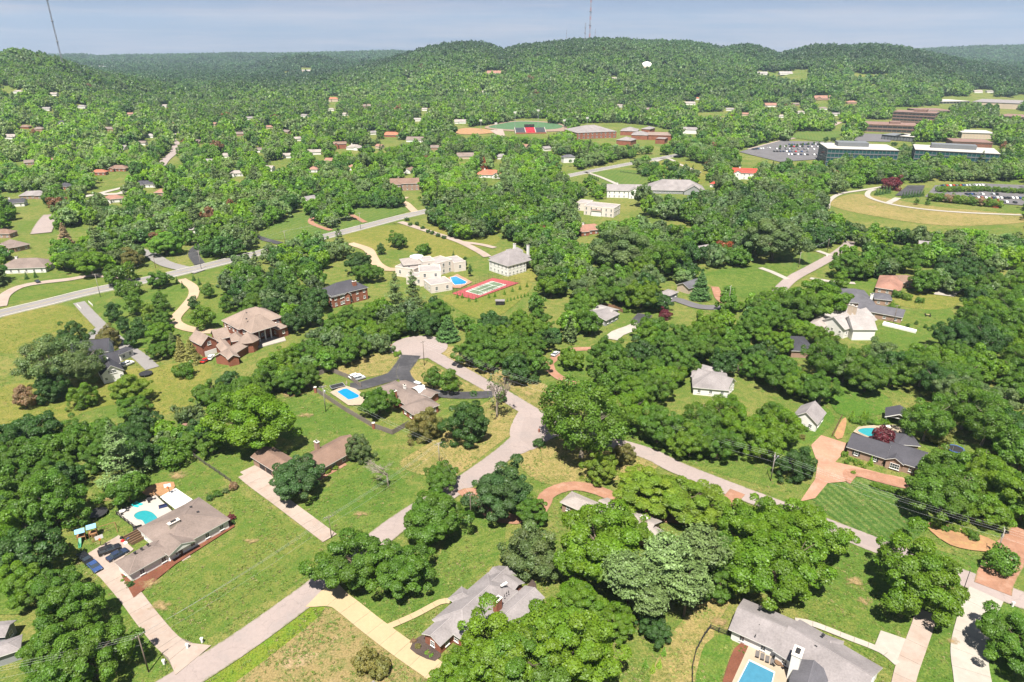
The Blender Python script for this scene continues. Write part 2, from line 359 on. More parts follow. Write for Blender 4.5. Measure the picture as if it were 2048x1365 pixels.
def lobes_crown(name, seed, n, nl, lz=(.55, 1.75), flat=1.0, leaf=.085, lobe=(.26, .42), top=.8, aspect=1.0, loose=.0):
    """crown of many leaf clusters: lobes set round an uneven spheroid between heights lz, leaves over each lobe's outside"""
    rng = np.random.default_rng(seed); zc = (lz[0]+lz[1])/2; hz = (lz[1]-lz[0])/2
    k = np.arange(nl)+.5; ph = np.arccos(1-2*k/nl*.93); th = math.pi*(1+5**.5)*k
    D = np.stack([np.cos(th)*np.sin(ph), np.sin(th)*np.sin(ph), np.cos(ph)], 1)+rng.normal(size=(nl, 3))*.16
    rad = rng.uniform(*lobe, nl); bulge = 1+.13*np.sin(2*th+seed)+.12*np.sin(3*th+2*seed)+rng.normal(size=nl)*.12
    c = D*(bulge-rad*.85)[:, None]; taper = 1-(1-top)*np.clip(D[:, 2], 0, 1)
    c[:, 0] *= taper; c[:, 1] *= taper; c[:, 2] = zc+c[:, 2]*hz*flat
    ci = rng.choice(nl, n, p=rad**2/np.sum(rad**2)); d = unit(rng.normal(size=(n, 3))); out = unit(c-np.array([0, 0, zc-hz*.3]))[ci]
    d = unit(d+out*.55); rr = rad[ci]*(rng.uniform(.8, 1.1, n)+loose*rng.random(n)**3)
    # knobbly lobes
    rr *= 1+.18*np.sin(d[:, 0]*7+ci)*np.sin(d[:, 1]*6+ci*2)*np.sin(d[:, 2]*7)
    P = c[ci]+d*rr[:, None]*np.array([1, 1, .82])
    keep = np.ones(n, bool)
    for j in range(nl):
        q = np.linalg.norm((P-c[j])/np.array([1, 1, .82]), axis=1)/rad[j]; keep &= (q > .62) | (ci == j)
    P = P[keep]; d = d[keep]; ci = ci[keep]
    nn = unit(d*.8+rng.normal(size=P.shape)*.38+np.array([0, 0, .42])); S = leaf*rng.uniform(.6, 1.3, len(P))
    tone = rng.uniform(.84, 1.16, nl)[ci]*rng.uniform(.8, 1.22, len(P)); warm = rng.uniform(.92, 1.1, nl)[ci]
    return leaf_mesh(name, P, nn, S, np.stack([tone*warm, tone, tone], 1), FOL, rng, aspect)
def trunk_mesh(name, seed, lz=(.55, 1.75), r=.065, m=None, nb=7, spread=.6, vis=0):
    rng = random.Random(seed); b = MB(); p = Vector((0, 0, -.03)); top = lz[0]+(lz[1]-lz[0])*.55; k = 4; pts = [p]
    for i in range(1, k+1): pts.append(Vector((rng.uniform(-.04, .04)*i, rng.uniform(-.04, .04)*i, top*i/k)))
    for i in range(k): b.tube(pts[i], pts[i+1], r*(1.25 if i == 0 else 1-.2*i), r*(1-.2*(i+1)), 7, cap=False)
    for i in range(nb):
        t = rng.uniform(.35, 1); z = top*t; s = pts[min(k-1, int(t*k))].lerp(pts[min(k, int(t*k)+1)], t*k-int(t*k)); a = i*2.4+rng.uniform(-.4, .4); l = spread*rng.uniform(.7, 1.15)
        m1 = s+Vector((math.cos(a)*l*.5, math.sin(a)*l*.5, l*.35)); e = s+Vector((math.cos(a)*l, math.sin(a)*l, l*.85))
        b.tube(s, m1, r*.45, r*.3, 5, cap=False); b.tube(m1, e, r*.3, r*.1, 5, cap=False)
        for g in (-1, 1):
            e2 = m1+Vector((math.cos(a+g*.7)*l*.45, math.sin(a+g*.7)*l*.45, l*.4)); b.tube(m1, e2, r*.22, r*.07, 4, cap=False)
    return b.mesh(name, m or BARK, True)
def conifer_mesh(name, seed, h, levels, per, leaf, droop, loose=.25, n_leaf=26, base=.12, wide=None, upturn=0.0):
    """whorls of boughs on a straight trunk, each bough a fan of needle sprays; gaps between the tiers"""
    rng = np.random.default_rng(seed); P, Nn, S, sh = [], [], [], []; bb = MB()
    bb.tube((0, 0, -.03), (0, 0, h*.55), .06, .04, 6, cap=False); bb.tube((0, 0, h*.55), (0, 0, h*.97), .04, .008, 6, cap=False)
    for i in range(levels):
        t = (i+rng.uniform(-.2, .2))/(levels-1); t = min(max(t, 0), 1); z = h*(base+(1-base)*t*.985)
        w = (1-t)**.85 if wide is None else wide(t)
        for j in range(max(3, int(per*(.45+.55*w)))):
            if rng.random() < loose*.4: continue
            a = rng.uniform(0, 2*math.pi) if loose > .3 else j*2*math.pi/max(3, int(per*(.45+.55*w)))+i*.9+rng.uniform(-.25, .25)
            L_ = max(.04, w*rng.uniform(1-loose, 1.06)); sg = rng.uniform(.8, 1.2); nlf = max(5, int(n_leaf*L_+3)); d = np.array([math.cos(a), math.sin(a), 0]); sd = np.array([-d[1], d[0], 0])
            u = np.sqrt(rng.random(nlf))*.95+.05; side = rng.normal(size=nlf)*.16*(1.15-u*.55)*(.5+L_); zz = z-droop*L_*u+upturn*u*u*L_+rng.normal(size=nlf)*.035
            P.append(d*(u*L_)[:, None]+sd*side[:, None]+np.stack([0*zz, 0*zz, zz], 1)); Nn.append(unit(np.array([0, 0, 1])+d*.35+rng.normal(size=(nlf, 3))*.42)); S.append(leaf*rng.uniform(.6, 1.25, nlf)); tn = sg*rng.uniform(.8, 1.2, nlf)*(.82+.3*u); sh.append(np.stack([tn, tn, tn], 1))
            bb.tube((0, 0, z), tuple(d*L_*.8+np.array([0, 0, z-droop*L_*.8+upturn*.64*L_])), .016*(.4+L_), .004, 3, cap=False)
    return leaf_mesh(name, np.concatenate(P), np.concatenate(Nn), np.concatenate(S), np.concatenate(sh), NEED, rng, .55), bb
def bare_mesh(name, seed, h, depth, m, spread=.75, upright=.5, r=.05):
    rng = random.Random(seed); b = MB()
    def go(p, d, l, r, k):
        e = p+d*l; b.tube(p, e, r, r*.68, 5 if k > 2 else 3, cap=False)
        if k == 0: return
        for i in range(3 if k > 1 else 4):
            nd = (d+Vector((rng.gauss(0, spread), rng.gauss(0, spread), rng.gauss(upright*.4, .3)))).normalized(); go(p.lerp(e, rng.uniform(.45, 1)), nd, l*rng.uniform(.6, .85), r*.6, k-1)
    go(Vector((0, 0, -.02)), Vector((0, 0, 1)), h*.3, r, depth); return b.mesh(name, m, True)
# big = seen close to, with many small sprays; mid = farther; far = wood
PROTO = {}
def proto(kind, crown, trunk): PROTO.setdefault(kind, []).append((crown, trunk))
for i in range(6):
    lz = [(.42, 1.72), (.35, 1.9), (.5, 1.6), (.4, 1.8), (.3, 1.95), (.45, 1.65)][i]; nl = [34, 42, 36, 30, 50, 26][i]
    proto('big', lobes_crown('crown', 11+i, 46000, nl+46, lz, leaf=.0235, lobe=(.13, .26), top=[.9, .75, 1, .82, .68, .95][i]), trunk_mesh('trunk', 5+i, lz))
    proto('mid', lobes_crown('crown', 31+i, 15000, nl+18, lz, leaf=.039, lobe=(.16, .3), top=[.9, .75, 1, .82, .68, .95][i]), trunk_mesh('trunk', 25+i, lz, nb=5))
for i in range(2):
    proto('airy', lobes_crown('crown', 51+i, 26000, 60, (.5, 2.0), leaf=.0245, lobe=(.14, .26), top=.8, loose=.5), trunk_mesh('trunk', 55+i, (.5, 2.0), .06, BARKP, 13, .8))
    proto('dense', lobes_crown('crown', 61+i, 26000, 70, (.02, 1.75), leaf=.025, lobe=(.15, .25), top=.72), trunk_mesh('trunk', 65+i, (.1, 1.7), .06, nb=4))
    proto('oval', lobes_crown('crown', 71+i, 7000, 34, (.22, 2.7), leaf=.048, lobe=(.26, .38), top=.5), trunk_mesh('trunk', 75+i, (.3, 2.6), .06, nb=4))
    proto('column', lobes_crown('crown', 81+i, 1600, 24, (.05, 6.2), leaf=.14, lobe=(.35, .5), top=.45), trunk_mesh('trunk', 85+i, (.1, 6), .09, nb=3))
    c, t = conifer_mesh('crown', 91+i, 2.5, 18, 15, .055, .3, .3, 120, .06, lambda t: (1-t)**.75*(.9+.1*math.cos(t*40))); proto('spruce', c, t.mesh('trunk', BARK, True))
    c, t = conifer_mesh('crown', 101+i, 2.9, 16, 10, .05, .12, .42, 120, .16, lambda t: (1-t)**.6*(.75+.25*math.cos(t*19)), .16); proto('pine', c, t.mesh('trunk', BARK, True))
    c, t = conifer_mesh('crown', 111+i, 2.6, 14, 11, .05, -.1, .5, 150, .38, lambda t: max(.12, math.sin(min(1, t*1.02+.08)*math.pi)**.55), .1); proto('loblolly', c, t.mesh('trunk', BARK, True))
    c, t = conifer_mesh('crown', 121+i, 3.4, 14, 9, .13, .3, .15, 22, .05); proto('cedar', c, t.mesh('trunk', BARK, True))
    proto('round', lobes_crown('crown', 131+i, 3000, 26, (.0, 1.5), leaf=.065, lobe=(.26, .4), top=.95), trunk_mesh('trunk', 135+i, (.1, 1.2), .05, nb=3))
proto('bare', None, bare_mesh('branches', 3, 2.4, 5, mat('bare_twigs', (.42, .37, .28), .9), .8, .35, .055))
proto('dead', lobes_crown('crown', 144, 260, 18, (1.2, 3.6), leaf=.07, lobe=(.1, .2), loose=1), bare_mesh('branches', 9, 4.6, 5, mat('dead_bark', (.36, .3, .24), .9), .42, .9, .085))
HGT = {'big': 1.72, 'mid': 1.74, 'airy': 2.0, 'dense': 1.75, 'oval': 2.7, 'column': 6.2, 'spruce': 2.5, 'pine': 2.9, 'loblolly': 2.6, 'cedar': 3.4, 'round': 1.5, 'bare': 2.2, 'dead': 4.4}
MIDH = {k: v*.56 for k, v in HGT.items()}; MIDH['cedar'] = 1.5; MIDH['spruce'] = 1.1
WORD = {'big': 'broadleaf tree', 'mid': 'broadleaf tree', 'airy': 'open-crowned tree', 'dense': 'dense low-skirted tree', 'oval': 'neat egg-shaped tree', 'column': 'slim columnar tree', 'spruce': 'spruce', 'pine': 'white pine', 'loblolly': 'tall pine', 'cedar': 'small conifer', 'round': 'round shrub', 'bare': 'leafless tree', 'dead': 'dead tree'}
NAME = {'spruce': 'spruce_tree', 'pine': 'pine_tree', 'loblolly': 'pine_tree', 'cedar': 'conifer', 'round': 'shrub', 'bare': 'bare_tree', 'dead': 'dead_tree'}
TONES = {'bright': (.118, .215, .01), 'mid': (.088, .178, .014), 'dark': (.048, .112, .018), 'greygreen': (.105, .155, .046), 'yellow': (.165, .25, .02), 'olive': (.18, .175, .045), 'blue': (.062, .135, .034), 'rust': (.28, .08, .03), 'maroon': (.14, .02, .032), 'tan': (.27, .18, .1), 'lime': (.14, .28, .025), 'pale': (.125, .19, .06)}
TWORD = {'bright': 'bright green', 'mid': 'mid green', 'dark': 'dark green', 'greygreen': 'grey-green', 'yellow': 'yellow-green', 'olive': 'olive-yellow', 'blue': 'blue-green', 'rust': 'rust-brown', 'maroon': 'dark red', 'tan': 'brown', 'lime': 'lime green', 'pale': 'pale green'}
trng = random.Random(4)
_cnt = {}
TREES = []      # x, y, R of everything planted
def plant(kind, x, y, R, tone, label, cat=None, group=None, hs=1.0, z=0.0):
    lst = PROTO[kind]; i = _cnt.get(kind, trng.randrange(9)); _cnt[kind] = i+1; cm, tm = lst[i % len(lst)]
    name = NAME.get(kind, 'tree'); root = empty(name, (x, y, z), label, cat or {'shrub': 'shrub', 'bare_tree': 'tree', 'dead_tree': 'tree', 'spruce_tree': 'tree', 'pine_tree': 'tree', 'conifer': 'tree'}.get(name, 'tree'), group, trng.uniform(0, 6.28))
    root.scale = (R, R, R*hs*trng.uniform(.95, 1.06))
    if tm is not None: put('branches' if kind in ('bare', 'dead') else 'trunk', tm, root)
    if cm is not None:
        c = put('crown', cm, root); b = TONES[tone] if isinstance(tone, str) else tone; k = trng.uniform(.92, 1.08); c['tone'] = (b[0]*k*trng.uniform(.94, 1.06), b[1]*k, b[2]*k)
    TREES.append((x, y, R)); return root
def place_px(kind, cx, cy, w, hs=1.0):
    """crown centre and width in the photo -> ground point and crown radius"""
    zc = 8.0
    for _ in range(8):
        p = G(cx, cy, zc); d = p.y*CC+(CH-zc)*CS; R = w/(2.0 if kind in ('loblolly', 'pine', 'spruce') else 2.12)*d/CF; zc = MIDH[kind]*R*hs
    return p.x, p.y, R
# ---------------------------------------------------------------- ground materials
ROAD = mat('road_chipseal', (.375, .305, .28), .9, .12, 1.2, .05, road=(.10, .105, .04), dirt=(.29, .26, .25), dirt_amt=.45, dirt_scale=.12)
ROADG = mat('road_grey', (.29, .27, .26), .9, .12, 1.5, .06, road=(.10, .105, .04), dirt=(.24, .23, .225), dirt_amt=.5, dirt_scale=.1)
ASPH = mat('asphalt_dark', (.062, .06, .066), .85, .3, .9, .1, road=(.09, .085, .05), dirt=(.15, .14, .14), dirt_amt=.5, dirt_scale=.2)
ASPHG = mat('asphalt_grey', (.16, .15, .155), .9, .2, .9, .1)
CONC = mat('concrete_pink', (.43, .345, .29), .9, .14, .9, .12, dirt=(.36, .25, .19), dirt_amt=.55, dirt_scale=.22)
CONCW = mat('concrete_white', (.46, .415, .36), .9, .12, .9, .12, dirt=(.34, .29, .24), dirt_amt=.35, dirt_scale=.2)
CONCT = mat('concrete_tan', (.5, .385, .23), .9, .1, 1.2, .12, dirt=(.48, .35, .2), dirt_amt=.4)
BRICKP = mat('brick_paving', (.37, .19, .12), .9, .22, 2.2, .2, road=(.12, .11, .04), dirt=(.46, .3, .22), dirt_amt=.5)
BRICKR = mat('brick_paving_pale', (.47, .255, .17), .9, .2, 1.8, .15, dirt=(.56, .38, .29), dirt_amt=.5, dirt_scale=.25)
GRAVEL = mat('gravel_tan', (.5, .37, .25), .95, .15, 2, .1, road=(.13, .12, .045))
MATS['joint'] = mat('joint', (.2, .17, .13), .95)
MULCH = mat('mulch_red', (.19, .068, .038), .95, .4, 3, .3); MULCHD = mat('mulch_dark', (.085, .06, .05), .95, .35, 3, .3)
EARTH = mat('bare_earth', (.4, .22, .11), .95, .25, 1.5, .2, dirt=(.42, .34, .12), dirt_amt=.6, dirt_scale=.6)
SAND = mat('bare_sand', (.5, .38, .2), .95, .2, 1.5, .3, dirt=(.2, .22, .06), dirt_amt=.95, dirt_scale=.9)
KERB = mat('kerb_concrete', (.6, .56, .5), .9, .12)
G_LUSH = grass('turf_lush', (.075, .16, .02), (.17, .22, .045), .52); G_DRY = grass('turf_dry', (.15, .17, .04), (.36, .28, .11), .37, bare=(.44, .29, .15), bare_at=.62)
G_YEL = grass('turf_yellow', (.15, .18, .032), (.29, .255, .068), .5); G_MID = grass('turf_mid', (.09, .16, .024), (.2, .22, .05), .53)
G_ST1 = grass('turf_striped', (.06, .125, .022), (.17, .225, .06), .5, stripe=(R_(-18), 2.1, .34), contrast=.24)
G_ST2 = grass('turf_mown', (.08, .15, .022), (.19, .23, .05), .52, stripe=(R_(62), 1.7, .09)); G_ST3 = grass('turf_mown_far', (.09, .16, .03), (.17, .21, .05), .5, stripe=(R_(20), 4, .22))
G_RANK = grass('turf_rank', (.12, .21, .02), (.2, .24, .03), .5, fine=.6); G_FIELD = grass('turf_field', (.12, .17, .04), (.33, .25, .11), .36, bare=(.46, .33, .2), bare_at=.56)
# ---------------------------------------------------------------- lawns (their own turf, each laid over the common ground)
def lawn(px, m, smooth=True, name='lawn'): return sheet(name, px, m, smooth=smooth)
lawn([(470, 985), (645, 1085), (640, 1135), (480, 1235), (385, 1295), (345, 1265), (275, 1195), (460, 1085), (470, 1030)], G_MID)
lawn([(650, 1215), (760, 1275), (870, 1350), (900, 1420), (480, 1420), (450, 1350), (560, 1260)], G_FIELD)
lawn([(640, 1205), (612, 1215), (450, 1325), (380, 1385), (420, 1400), (640, 1232)], G_RANK, name='verge')
lawn([(700, 1200), (775, 1245), (880, 1195), (1000, 1110), (1000, 1000), (930, 1010), (900, 1060), (860, 1130)], G_ST2)
lawn([(640, 985), (760, 930), (840, 1010), (775, 1055), (690, 1070), (600, 1030)], G_ST2)
lawn([(560, 800), (620, 790), (760, 870), (700, 880), (650, 860), (575, 880), (560, 840)], G_ST2)
lawn([(380, 880), (470, 860), (560, 920), (490, 960), (460, 960), (400, 920)], G_MID)
lawn([(230, 1000), (330, 885), (400, 930), (450, 970), (340, 985), (300, 990), (210, 1060), (200, 1020)], G_MID)
lawn([(0, 780), (110, 760), (330, 730), (420, 730), (400, 790), (330, 830), (230, 810), (100, 850), (0, 880)], G_YEL)
lawn([(0, 640), (90, 610), (185, 625), (190, 655), (120, 690), (0, 705)], G_YEL)
lawn([(0, 610), (80, 560), (300, 545), (290, 560), (180, 580), (60, 600)], G_MID)
lawn([(690, 470), (800, 450), (905, 485), (960, 505), (900, 520), (800, 500), (740, 500)], G_YEL)
lawn([(800, 450), (960, 460), (1000, 480), (960, 495), (880, 480), (780, 445)], G_YEL)
lawn([(370, 600), (460, 560), (500, 570), (520, 640), (450, 650), (380, 640)], G_MID)
lawn([(200, 640), (260, 590), (380, 570), (385, 590), (340, 650), (330, 690), (250, 690)], G_ST2)
lawn([(690, 730), (780, 698), (795, 715), (785, 742), (730, 755), (670, 745)], G_DRY)
lawn([(812, 745), (815, 722), (850, 722), (920, 760), (980, 785), (890, 787), (840, 775)], G_DRY)
lawn([(870, 880), (1000, 790), (1055, 812), (1045, 850), (980, 900), (900, 955), (800, 930)], G_DRY)
lawn([(880, 700), (940, 700), (1090, 770), (1140, 790), (1080, 820), (1010, 775), (925, 735)], G_DRY)
lawn([(1110, 745), (1108, 722), (1150, 704), (1185, 702), (1230, 745), (1215, 790), (1150, 768)], G_ST2)
lawn([(1130, 880), (1270, 905), (1320, 930), (1240, 960), (1100, 970), (1040, 930), (1060, 890)], G_DRY)
lawn([(1200, 820), (1420, 850), (1580, 830), (1560, 960), (1500, 965), (1340, 915), (1230, 870)], G_ST2)
lawn([(1580, 870), (1640, 815), (1670, 840), (1640, 875), (1625, 920), (1560, 940)], G_LUSH)
lawn([(1625, 1000), (1650, 962), (1700, 967), (1730, 948), (1830, 975), (1860, 1040), (1800, 1090), (1690, 1050)], G_ST1)
lawn([(1640, 1095), (1760, 1100), (1800, 1200), (1830, 1290), (1780, 1340), (1620, 1230), (1560, 1210), (1640, 1160)], G_MID)
lawn([(1840, 1220), (1930, 1215), (1915, 1380), (1820, 1380)], G_ST2); lawn([(1990, 1215), (2070, 1230), (2080, 1400), (1980, 1400), (1975, 1290)], G_LUSH)
lawn([(1850, 1095), (1960, 1130), (2010, 1150), (1995, 1170), (1930, 1150), (1830, 1110)], G_LUSH)
lawn([(1780, 640), (1880, 610), (1910, 640), (1870, 690), (1780, 700), (1740, 670)], G_MID); lawn([(1800, 590), (1920, 580), (1925, 600), (1880, 620), (1790, 610)], G_YEL)
lawn([(1400, 550), (1560, 525), (1590, 545), (1540, 590), (1480, 595), (1420, 570)], G_ST2); lawn([(1545, 520), (1620, 505), (1650, 520), (1600, 540)], G_ST3)
lawn([(1640, 575), (1700, 545), (1780, 560), (1740, 590), (1690, 600), (1640, 640), (1590, 620)], G_MID)
lawn([(1660, 410), (1700, 390), (1760, 395), (1860, 412), (1990, 425), (2060, 430), (2050, 445), (1900, 452), (1760, 435)], G_DRY)
lawn([(1190, 345), (1260, 340), (1310, 355), (1290, 372), (1230, 370), (1180, 360)], G_ST3); lawn([(1300, 322), (1400, 330), (1410, 365), (1350, 360), (1290, 335)], G_YEL)
lawn([(560, 440), (640, 420), (760, 405), (830, 415), (760, 440), (640, 470), (540, 480), (520, 465)], G_ST3)
lawn([(380, 510), (520, 475), (500, 490), (420, 515)], G_ST3); lawn([(1000, 560), (1060, 535), (1090, 530), (1080, 560), (1020, 565)], G_YEL)
lawn([(900, 590), (1040, 565), (1060, 580), (980, 640), (900, 610)], G_YEL)
lawn([(1660, 790), (1690, 760), (1780, 800), (1760, 830), (1680, 830)], G_LUSH); lawn([(1840, 905), (1880, 870), (1960, 900), (1990, 960), (1900, 960)], G_ST2)
lawn([(1330, 1290), (1400, 1210), (1460, 1200), (1430, 1260), (1400, 1390), (1300, 1390)], G_DRY); lawn([(1410, 1290), (1450, 1270), (1465, 1290), (1430, 1380), (1390, 1380)], G_LUSH)
lawn([(-20, 1180), (40, 1180), (60, 1215), (40, 1230), (-20, 1225)], G_ST2); lawn([(100, 1260), (230, 1180), (330, 1330), (300, 1400), (220, 1400)], G_MID)
# ---------------------------------------------------------------- roads
R_MAIN = strip('road', [(300, 1400), (372, 1358), (500, 1275), (650, 1165), (800, 1046), (930, 965), (1000, 915), (1042, 878), (1078, 838)], lambda t: 6.6, ROAD)
R_CROSS = strip('road', [(850, 702), (885, 722), (930, 748), (1000, 787), (1075, 832), (1150, 866), (1290, 906), (1348, 934), (1450, 975), (1600, 1032), (1707, 1074), (1782, 1103), (1929, 1158), (2048, 1203), (2200, 1265)], 6.4, ROAD)
def disc(name, px, py, r, m, z=None, n=40, wob=0.0):
    c = G(px, py); z = lay() if z is None else z; b = MB()
    b.face([(c.x+r*(1+wob*math.sin(3*a))*math.cos(a), c.y+r*(1+wob*math.cos(2*a))*math.sin(a), z) for a in [2*math.pi*i/n for i in range(n)]])
    LINES.append(([Vector((c.x, c.y)), Vector((c.x+.1, c.y))], r)); return tag(b.build(name, m), kind='structure')
disc('cul_de_sac', 838, 695, 11.5, ROAD)
sheet('road_junction', [(1020, 860), (1052, 812), (1100, 838), (1140, 862), (1100, 880), (1068, 900), (1035, 900)], ROAD)
sheet('road_junction', [(1000, 900), (1052, 855), (1058, 830), (1045, 806), (1090, 832), (1085, 880), (1040, 910)], ROAD)
strip('avenue', [(-60, 645), (0, 629), (100, 605), (180, 585), (300, 560), (400, 537), (500, 512), (600, 487), (700, 462), (800, 436), (860, 422), (960, 398), (1060, 372), (1140, 352), (1252, 330), (1340, 314), (1400, 300)], 9.5, ROADG, z=.2+.25, kerb=(.35, .12, KERB))
strip('centre_line', [(0, 629), (100, 605), (180, 585), (300, 560), (400, 537), (500, 512), (600, 487), (700, 462), (800, 436), (860, 422)], .25, mat('paint_yellow', (.55, .42, .06), .7), z=.215+.25, keep=False)
strip('side_road', [(400, 545), (365, 538), (330, 528), (300, 510), (270, 500)], 7.5, ROADG, z=.19+.25)
strip('side_road', [(1540, 606), (1578, 563), (1627, 535), (1668, 512), (1693, 494), (1700, 484)], 6.5, ROAD, z=.1+.25)
strip('winding_road', [(318, 340), (330, 322), (348, 305), (352, 288), (342, 276), (356, 264), (350, 255)], 9, ROAD, z=.3+.25)
strip('side_road', [(82, 468), (88, 455), (96, 442), (106, 430)], 12, ROAD, z=.2+.25)
strip('side_road', [(150, 398), (190, 391), (240, 388), (262, 378)], 8, CONCW, z=.2+.25); strip('side_road', [(185, 393), (215, 384), (248, 376)], 6, CONCW, z=.205+.25)
strip('greenway_path', [(1654, 418), (1658, 403), (1680, 389), (1720, 382), (1770, 374)], 4, CONCW, z=.15+.25)
strip('greenway_path', [(1750, 380), (1738, 384), (1736, 394), (1760, 404), (1800, 413), (1860, 421), (1940, 427), (2060, 432)], 4, CONCW, z=.16+.25); strip('greenway_path', [(1775, 408), (1796, 397)], 5, CONCW, z=.165+.25)
# ---------------------------------------------------------------- drives and walks
slab_drive('driveway', [(388, 1322), (340, 1290), (300, 1245), (262, 1195), (232, 1160), (212, 1138)], lambda t: 4.2+4*max(0, .12-t)*8, CONC)
sheet('parking_pad', [(160, 1118), (238, 1072), (268, 1100), (232, 1128), (240, 1148), (215, 1168), (192, 1150)], CONC, smooth=False)
slab_drive('driveway', [(660, 1078), (620, 1048), (560, 1003), (512, 968), (490, 950)], 4.0, CONC)
sheet('parking_pad', [(480, 946), (510, 932), (542, 950), (565, 985), (552, 1000)], CONC, smooth=False)
slab_drive('driveway', [(640, 1186), (680, 1203), (740, 1250), (800, 1295), (880, 1350)], lambda t: 4.6+5*max(0, .14-t)*7, CONCT)
slab_drive('garden_walk', [(775, 1256), (830, 1232), (880, 1206), (900, 1204)], 1.5, CONCT, 2.4)
strip('brick_drive', [(922, 992), (945, 985), (960, 1005), (985, 1030), (1030, 1040), (1080, 1020), (1092, 994), (1115, 980), (1150, 973), (1195, 982), (1235, 1000), (1300, 1030), (1380, 1040), (1425, 1026), (1456, 1006), (1475, 985)], 4.2, BRICKP)
strip('asphalt_drive', [(822, 712), (806, 735), (790, 752), (760, 762), (725, 772), (700, 775)], lambda t: 8-2*t, ASPH); strip('asphalt_drive', [(812, 728), (806, 745), (815, 763), (835, 777), (870, 787), (920, 792), (985, 790)], 5.2, ASPH)
strip('brick_drive', [(1040, 722), (1075, 722), (1096, 726), (1102, 742), (1120, 757), (1150, 770)], 3.6, BRICKP); strip('brick_drive', [(1098, 728), (1120, 710), (1150, 700), (1182, 699)], 3.6, BRICKP)
sheet('brick_forecourt', [(1642, 872), (1692, 888), (1690, 905), (1668, 928), (1708, 936), (1690, 965), (1655, 968), (1630, 998), (1600, 1005), (1630, 960), (1635, 930), (1622, 892)], BRICKR, smooth=False)
strip('brick_walk', [(1668, 930), (1720, 942), (1770, 955), (1812, 963)], 2.6, BRICKR)
sheet('parking_pad', [(1761, 1263), (1823, 1284), (1806, 1340), (1747, 1298)], CONCW, smooth=False)
slab_drive('driveway', [(1852, 1225), (1846, 1250), (1830, 1295), (1812, 1345), (1802, 1390)], 3.8, CONC, 5)
slab_drive('garden_walk', [(1590, 1243), (1625, 1250), (1690, 1275), (1760, 1303), (1795, 1330)], 1.5, CONCW, 2.4)
slab_drive('driveway', [(1972, 1190), (1958, 1220), (1947, 1260), (1938, 1310), (1945, 1365), (1950, 1400)], lambda t: 6.4, CONCW, 4.5)
strip('paved_drive', [(2060, 1068), (2035, 1090), (2005, 1130), (1990, 1158), (1985, 1180)], 7, BRICKP)
strip('private_drive', [(158, 606), (180, 630), (205, 655), (245, 690), (280, 715), (305, 738)], 5, ROADG); strip('private_drive', [(206, 654), (190, 668), (178, 680)], 5, ROADG)
strip('gravel_drive', [(362, 560), (385, 575), (387, 592), (370, 615), (350, 640), (365, 655), (410, 664), (455, 662)], 5, GRAVEL)
strip('circle_drive', [(0, 615), (10, 592), (40, 575), (80, 567), (140, 560), (190, 552), (240, 558), (262, 570)], 5.5, CONC, z=.12+.25)
strip('asphalt_drive', [(400, 530), (388, 512), (392, 498), (420, 480), (450, 470)], 6, ASPH, z=.12+.25); strip('asphalt_drive', [(500, 470), (530, 480), (560, 488)], 5, ASPH, z=.12+.25)
strip('brick_drive', [(662, 462), (640, 455), (622, 446), (625, 436)], 4, BRICKP, z=.12+.25); strip('brick_drive', [(730, 446), (705, 432), (688, 424)], 4, BRICKP, z=.12+.25)
strip('private_drive', [(800, 445), (830, 455), (870, 468), (920, 485), (960, 505), (975, 515)], 5, CONC, z=.13+.25); strip('private_drive', [(920, 485), (960, 490), (990, 497)], 4, CONC, z=.125+.25)
strip('private_drive', [(830, 425), (812, 408), (800, 402), (812, 395)], 6, GRAVEL, z=.13+.25); strip('gravel_drive', [(700, 488), (735, 500), (745, 515), (755, 530), (775, 540), (800, 540)], 6, GRAVEL, z=.13+.25)
strip('private_drive', [(1575, 560), (1545, 546), (1520, 537)], 3.5, CONCW, z=.12+.25); strip('private_drive', [(1620, 558), (1660, 564), (1710, 568)], 3.5, CONCW, z=.12+.25); strip('private_drive', [(1660, 512), (1635, 503)], 3.5, CONCW, z=.12+.25)
strip('private_drive', [(1170, 345), (1200, 355), (1230, 368), (1250, 380)], 4, CONCW, z=.2+.25); strip('private_drive', [(1280, 340), (1330, 318), (1360, 330), (1400, 346)], 4, CONCW, z=.2+.25)
strip('asphalt_drive', [(1325, 605), (1350, 600), (1400, 615), (1460, 616)], 6, ASPHG, z=.1+.25); strip('brick_drive', [(1430, 575), (1440, 600), (1465, 615)], 4, BRICKP, z=.09+.25); strip('private_drive', [(1280, 650), (1262, 658), (1235, 668), (1222, 680)], 6, CONCW); strip('asphalt_drive', [(1290, 630), (1275, 648)], 7, ASPH)
sheet('concrete_pad', [(1865, 590), (1892, 572), (1925, 580), (1908, 595)], CONCW, z=.1+.25, smooth=False)
sheet('asphalt_lot', [(1790, 392), (1815, 372), (1850, 372), (1840, 395)], ASPH, z=.2+.25, smooth=False)
sheet('car_park', [(1850, 395), (1870, 372), (1960, 368), (2060, 372), (2080, 415), (1960, 405)], ASPHG, z=.21+.25, smooth=False)
sheet('car_park', [(1478, 305), (1560, 283), (1665, 285), (1660, 318), (1560, 325)], ASPHG, z=.3+.25, smooth=False)
sheet('field', [(1575, 275), (1600, 262), (1690, 263), (1680, 275), (1640, 284)], G_ST3, z=.28+.25, smooth=False); sheet('asphalt_lot', [(1702, 283), (1725, 268), (1790, 270), (1780, 285)], ASPHG, z=.29+.25, smooth=False)
strip('side_road', [(1500, 300), (1570, 281), (1640, 262), (1680, 245)], 9, CONC, z=.25+.25)
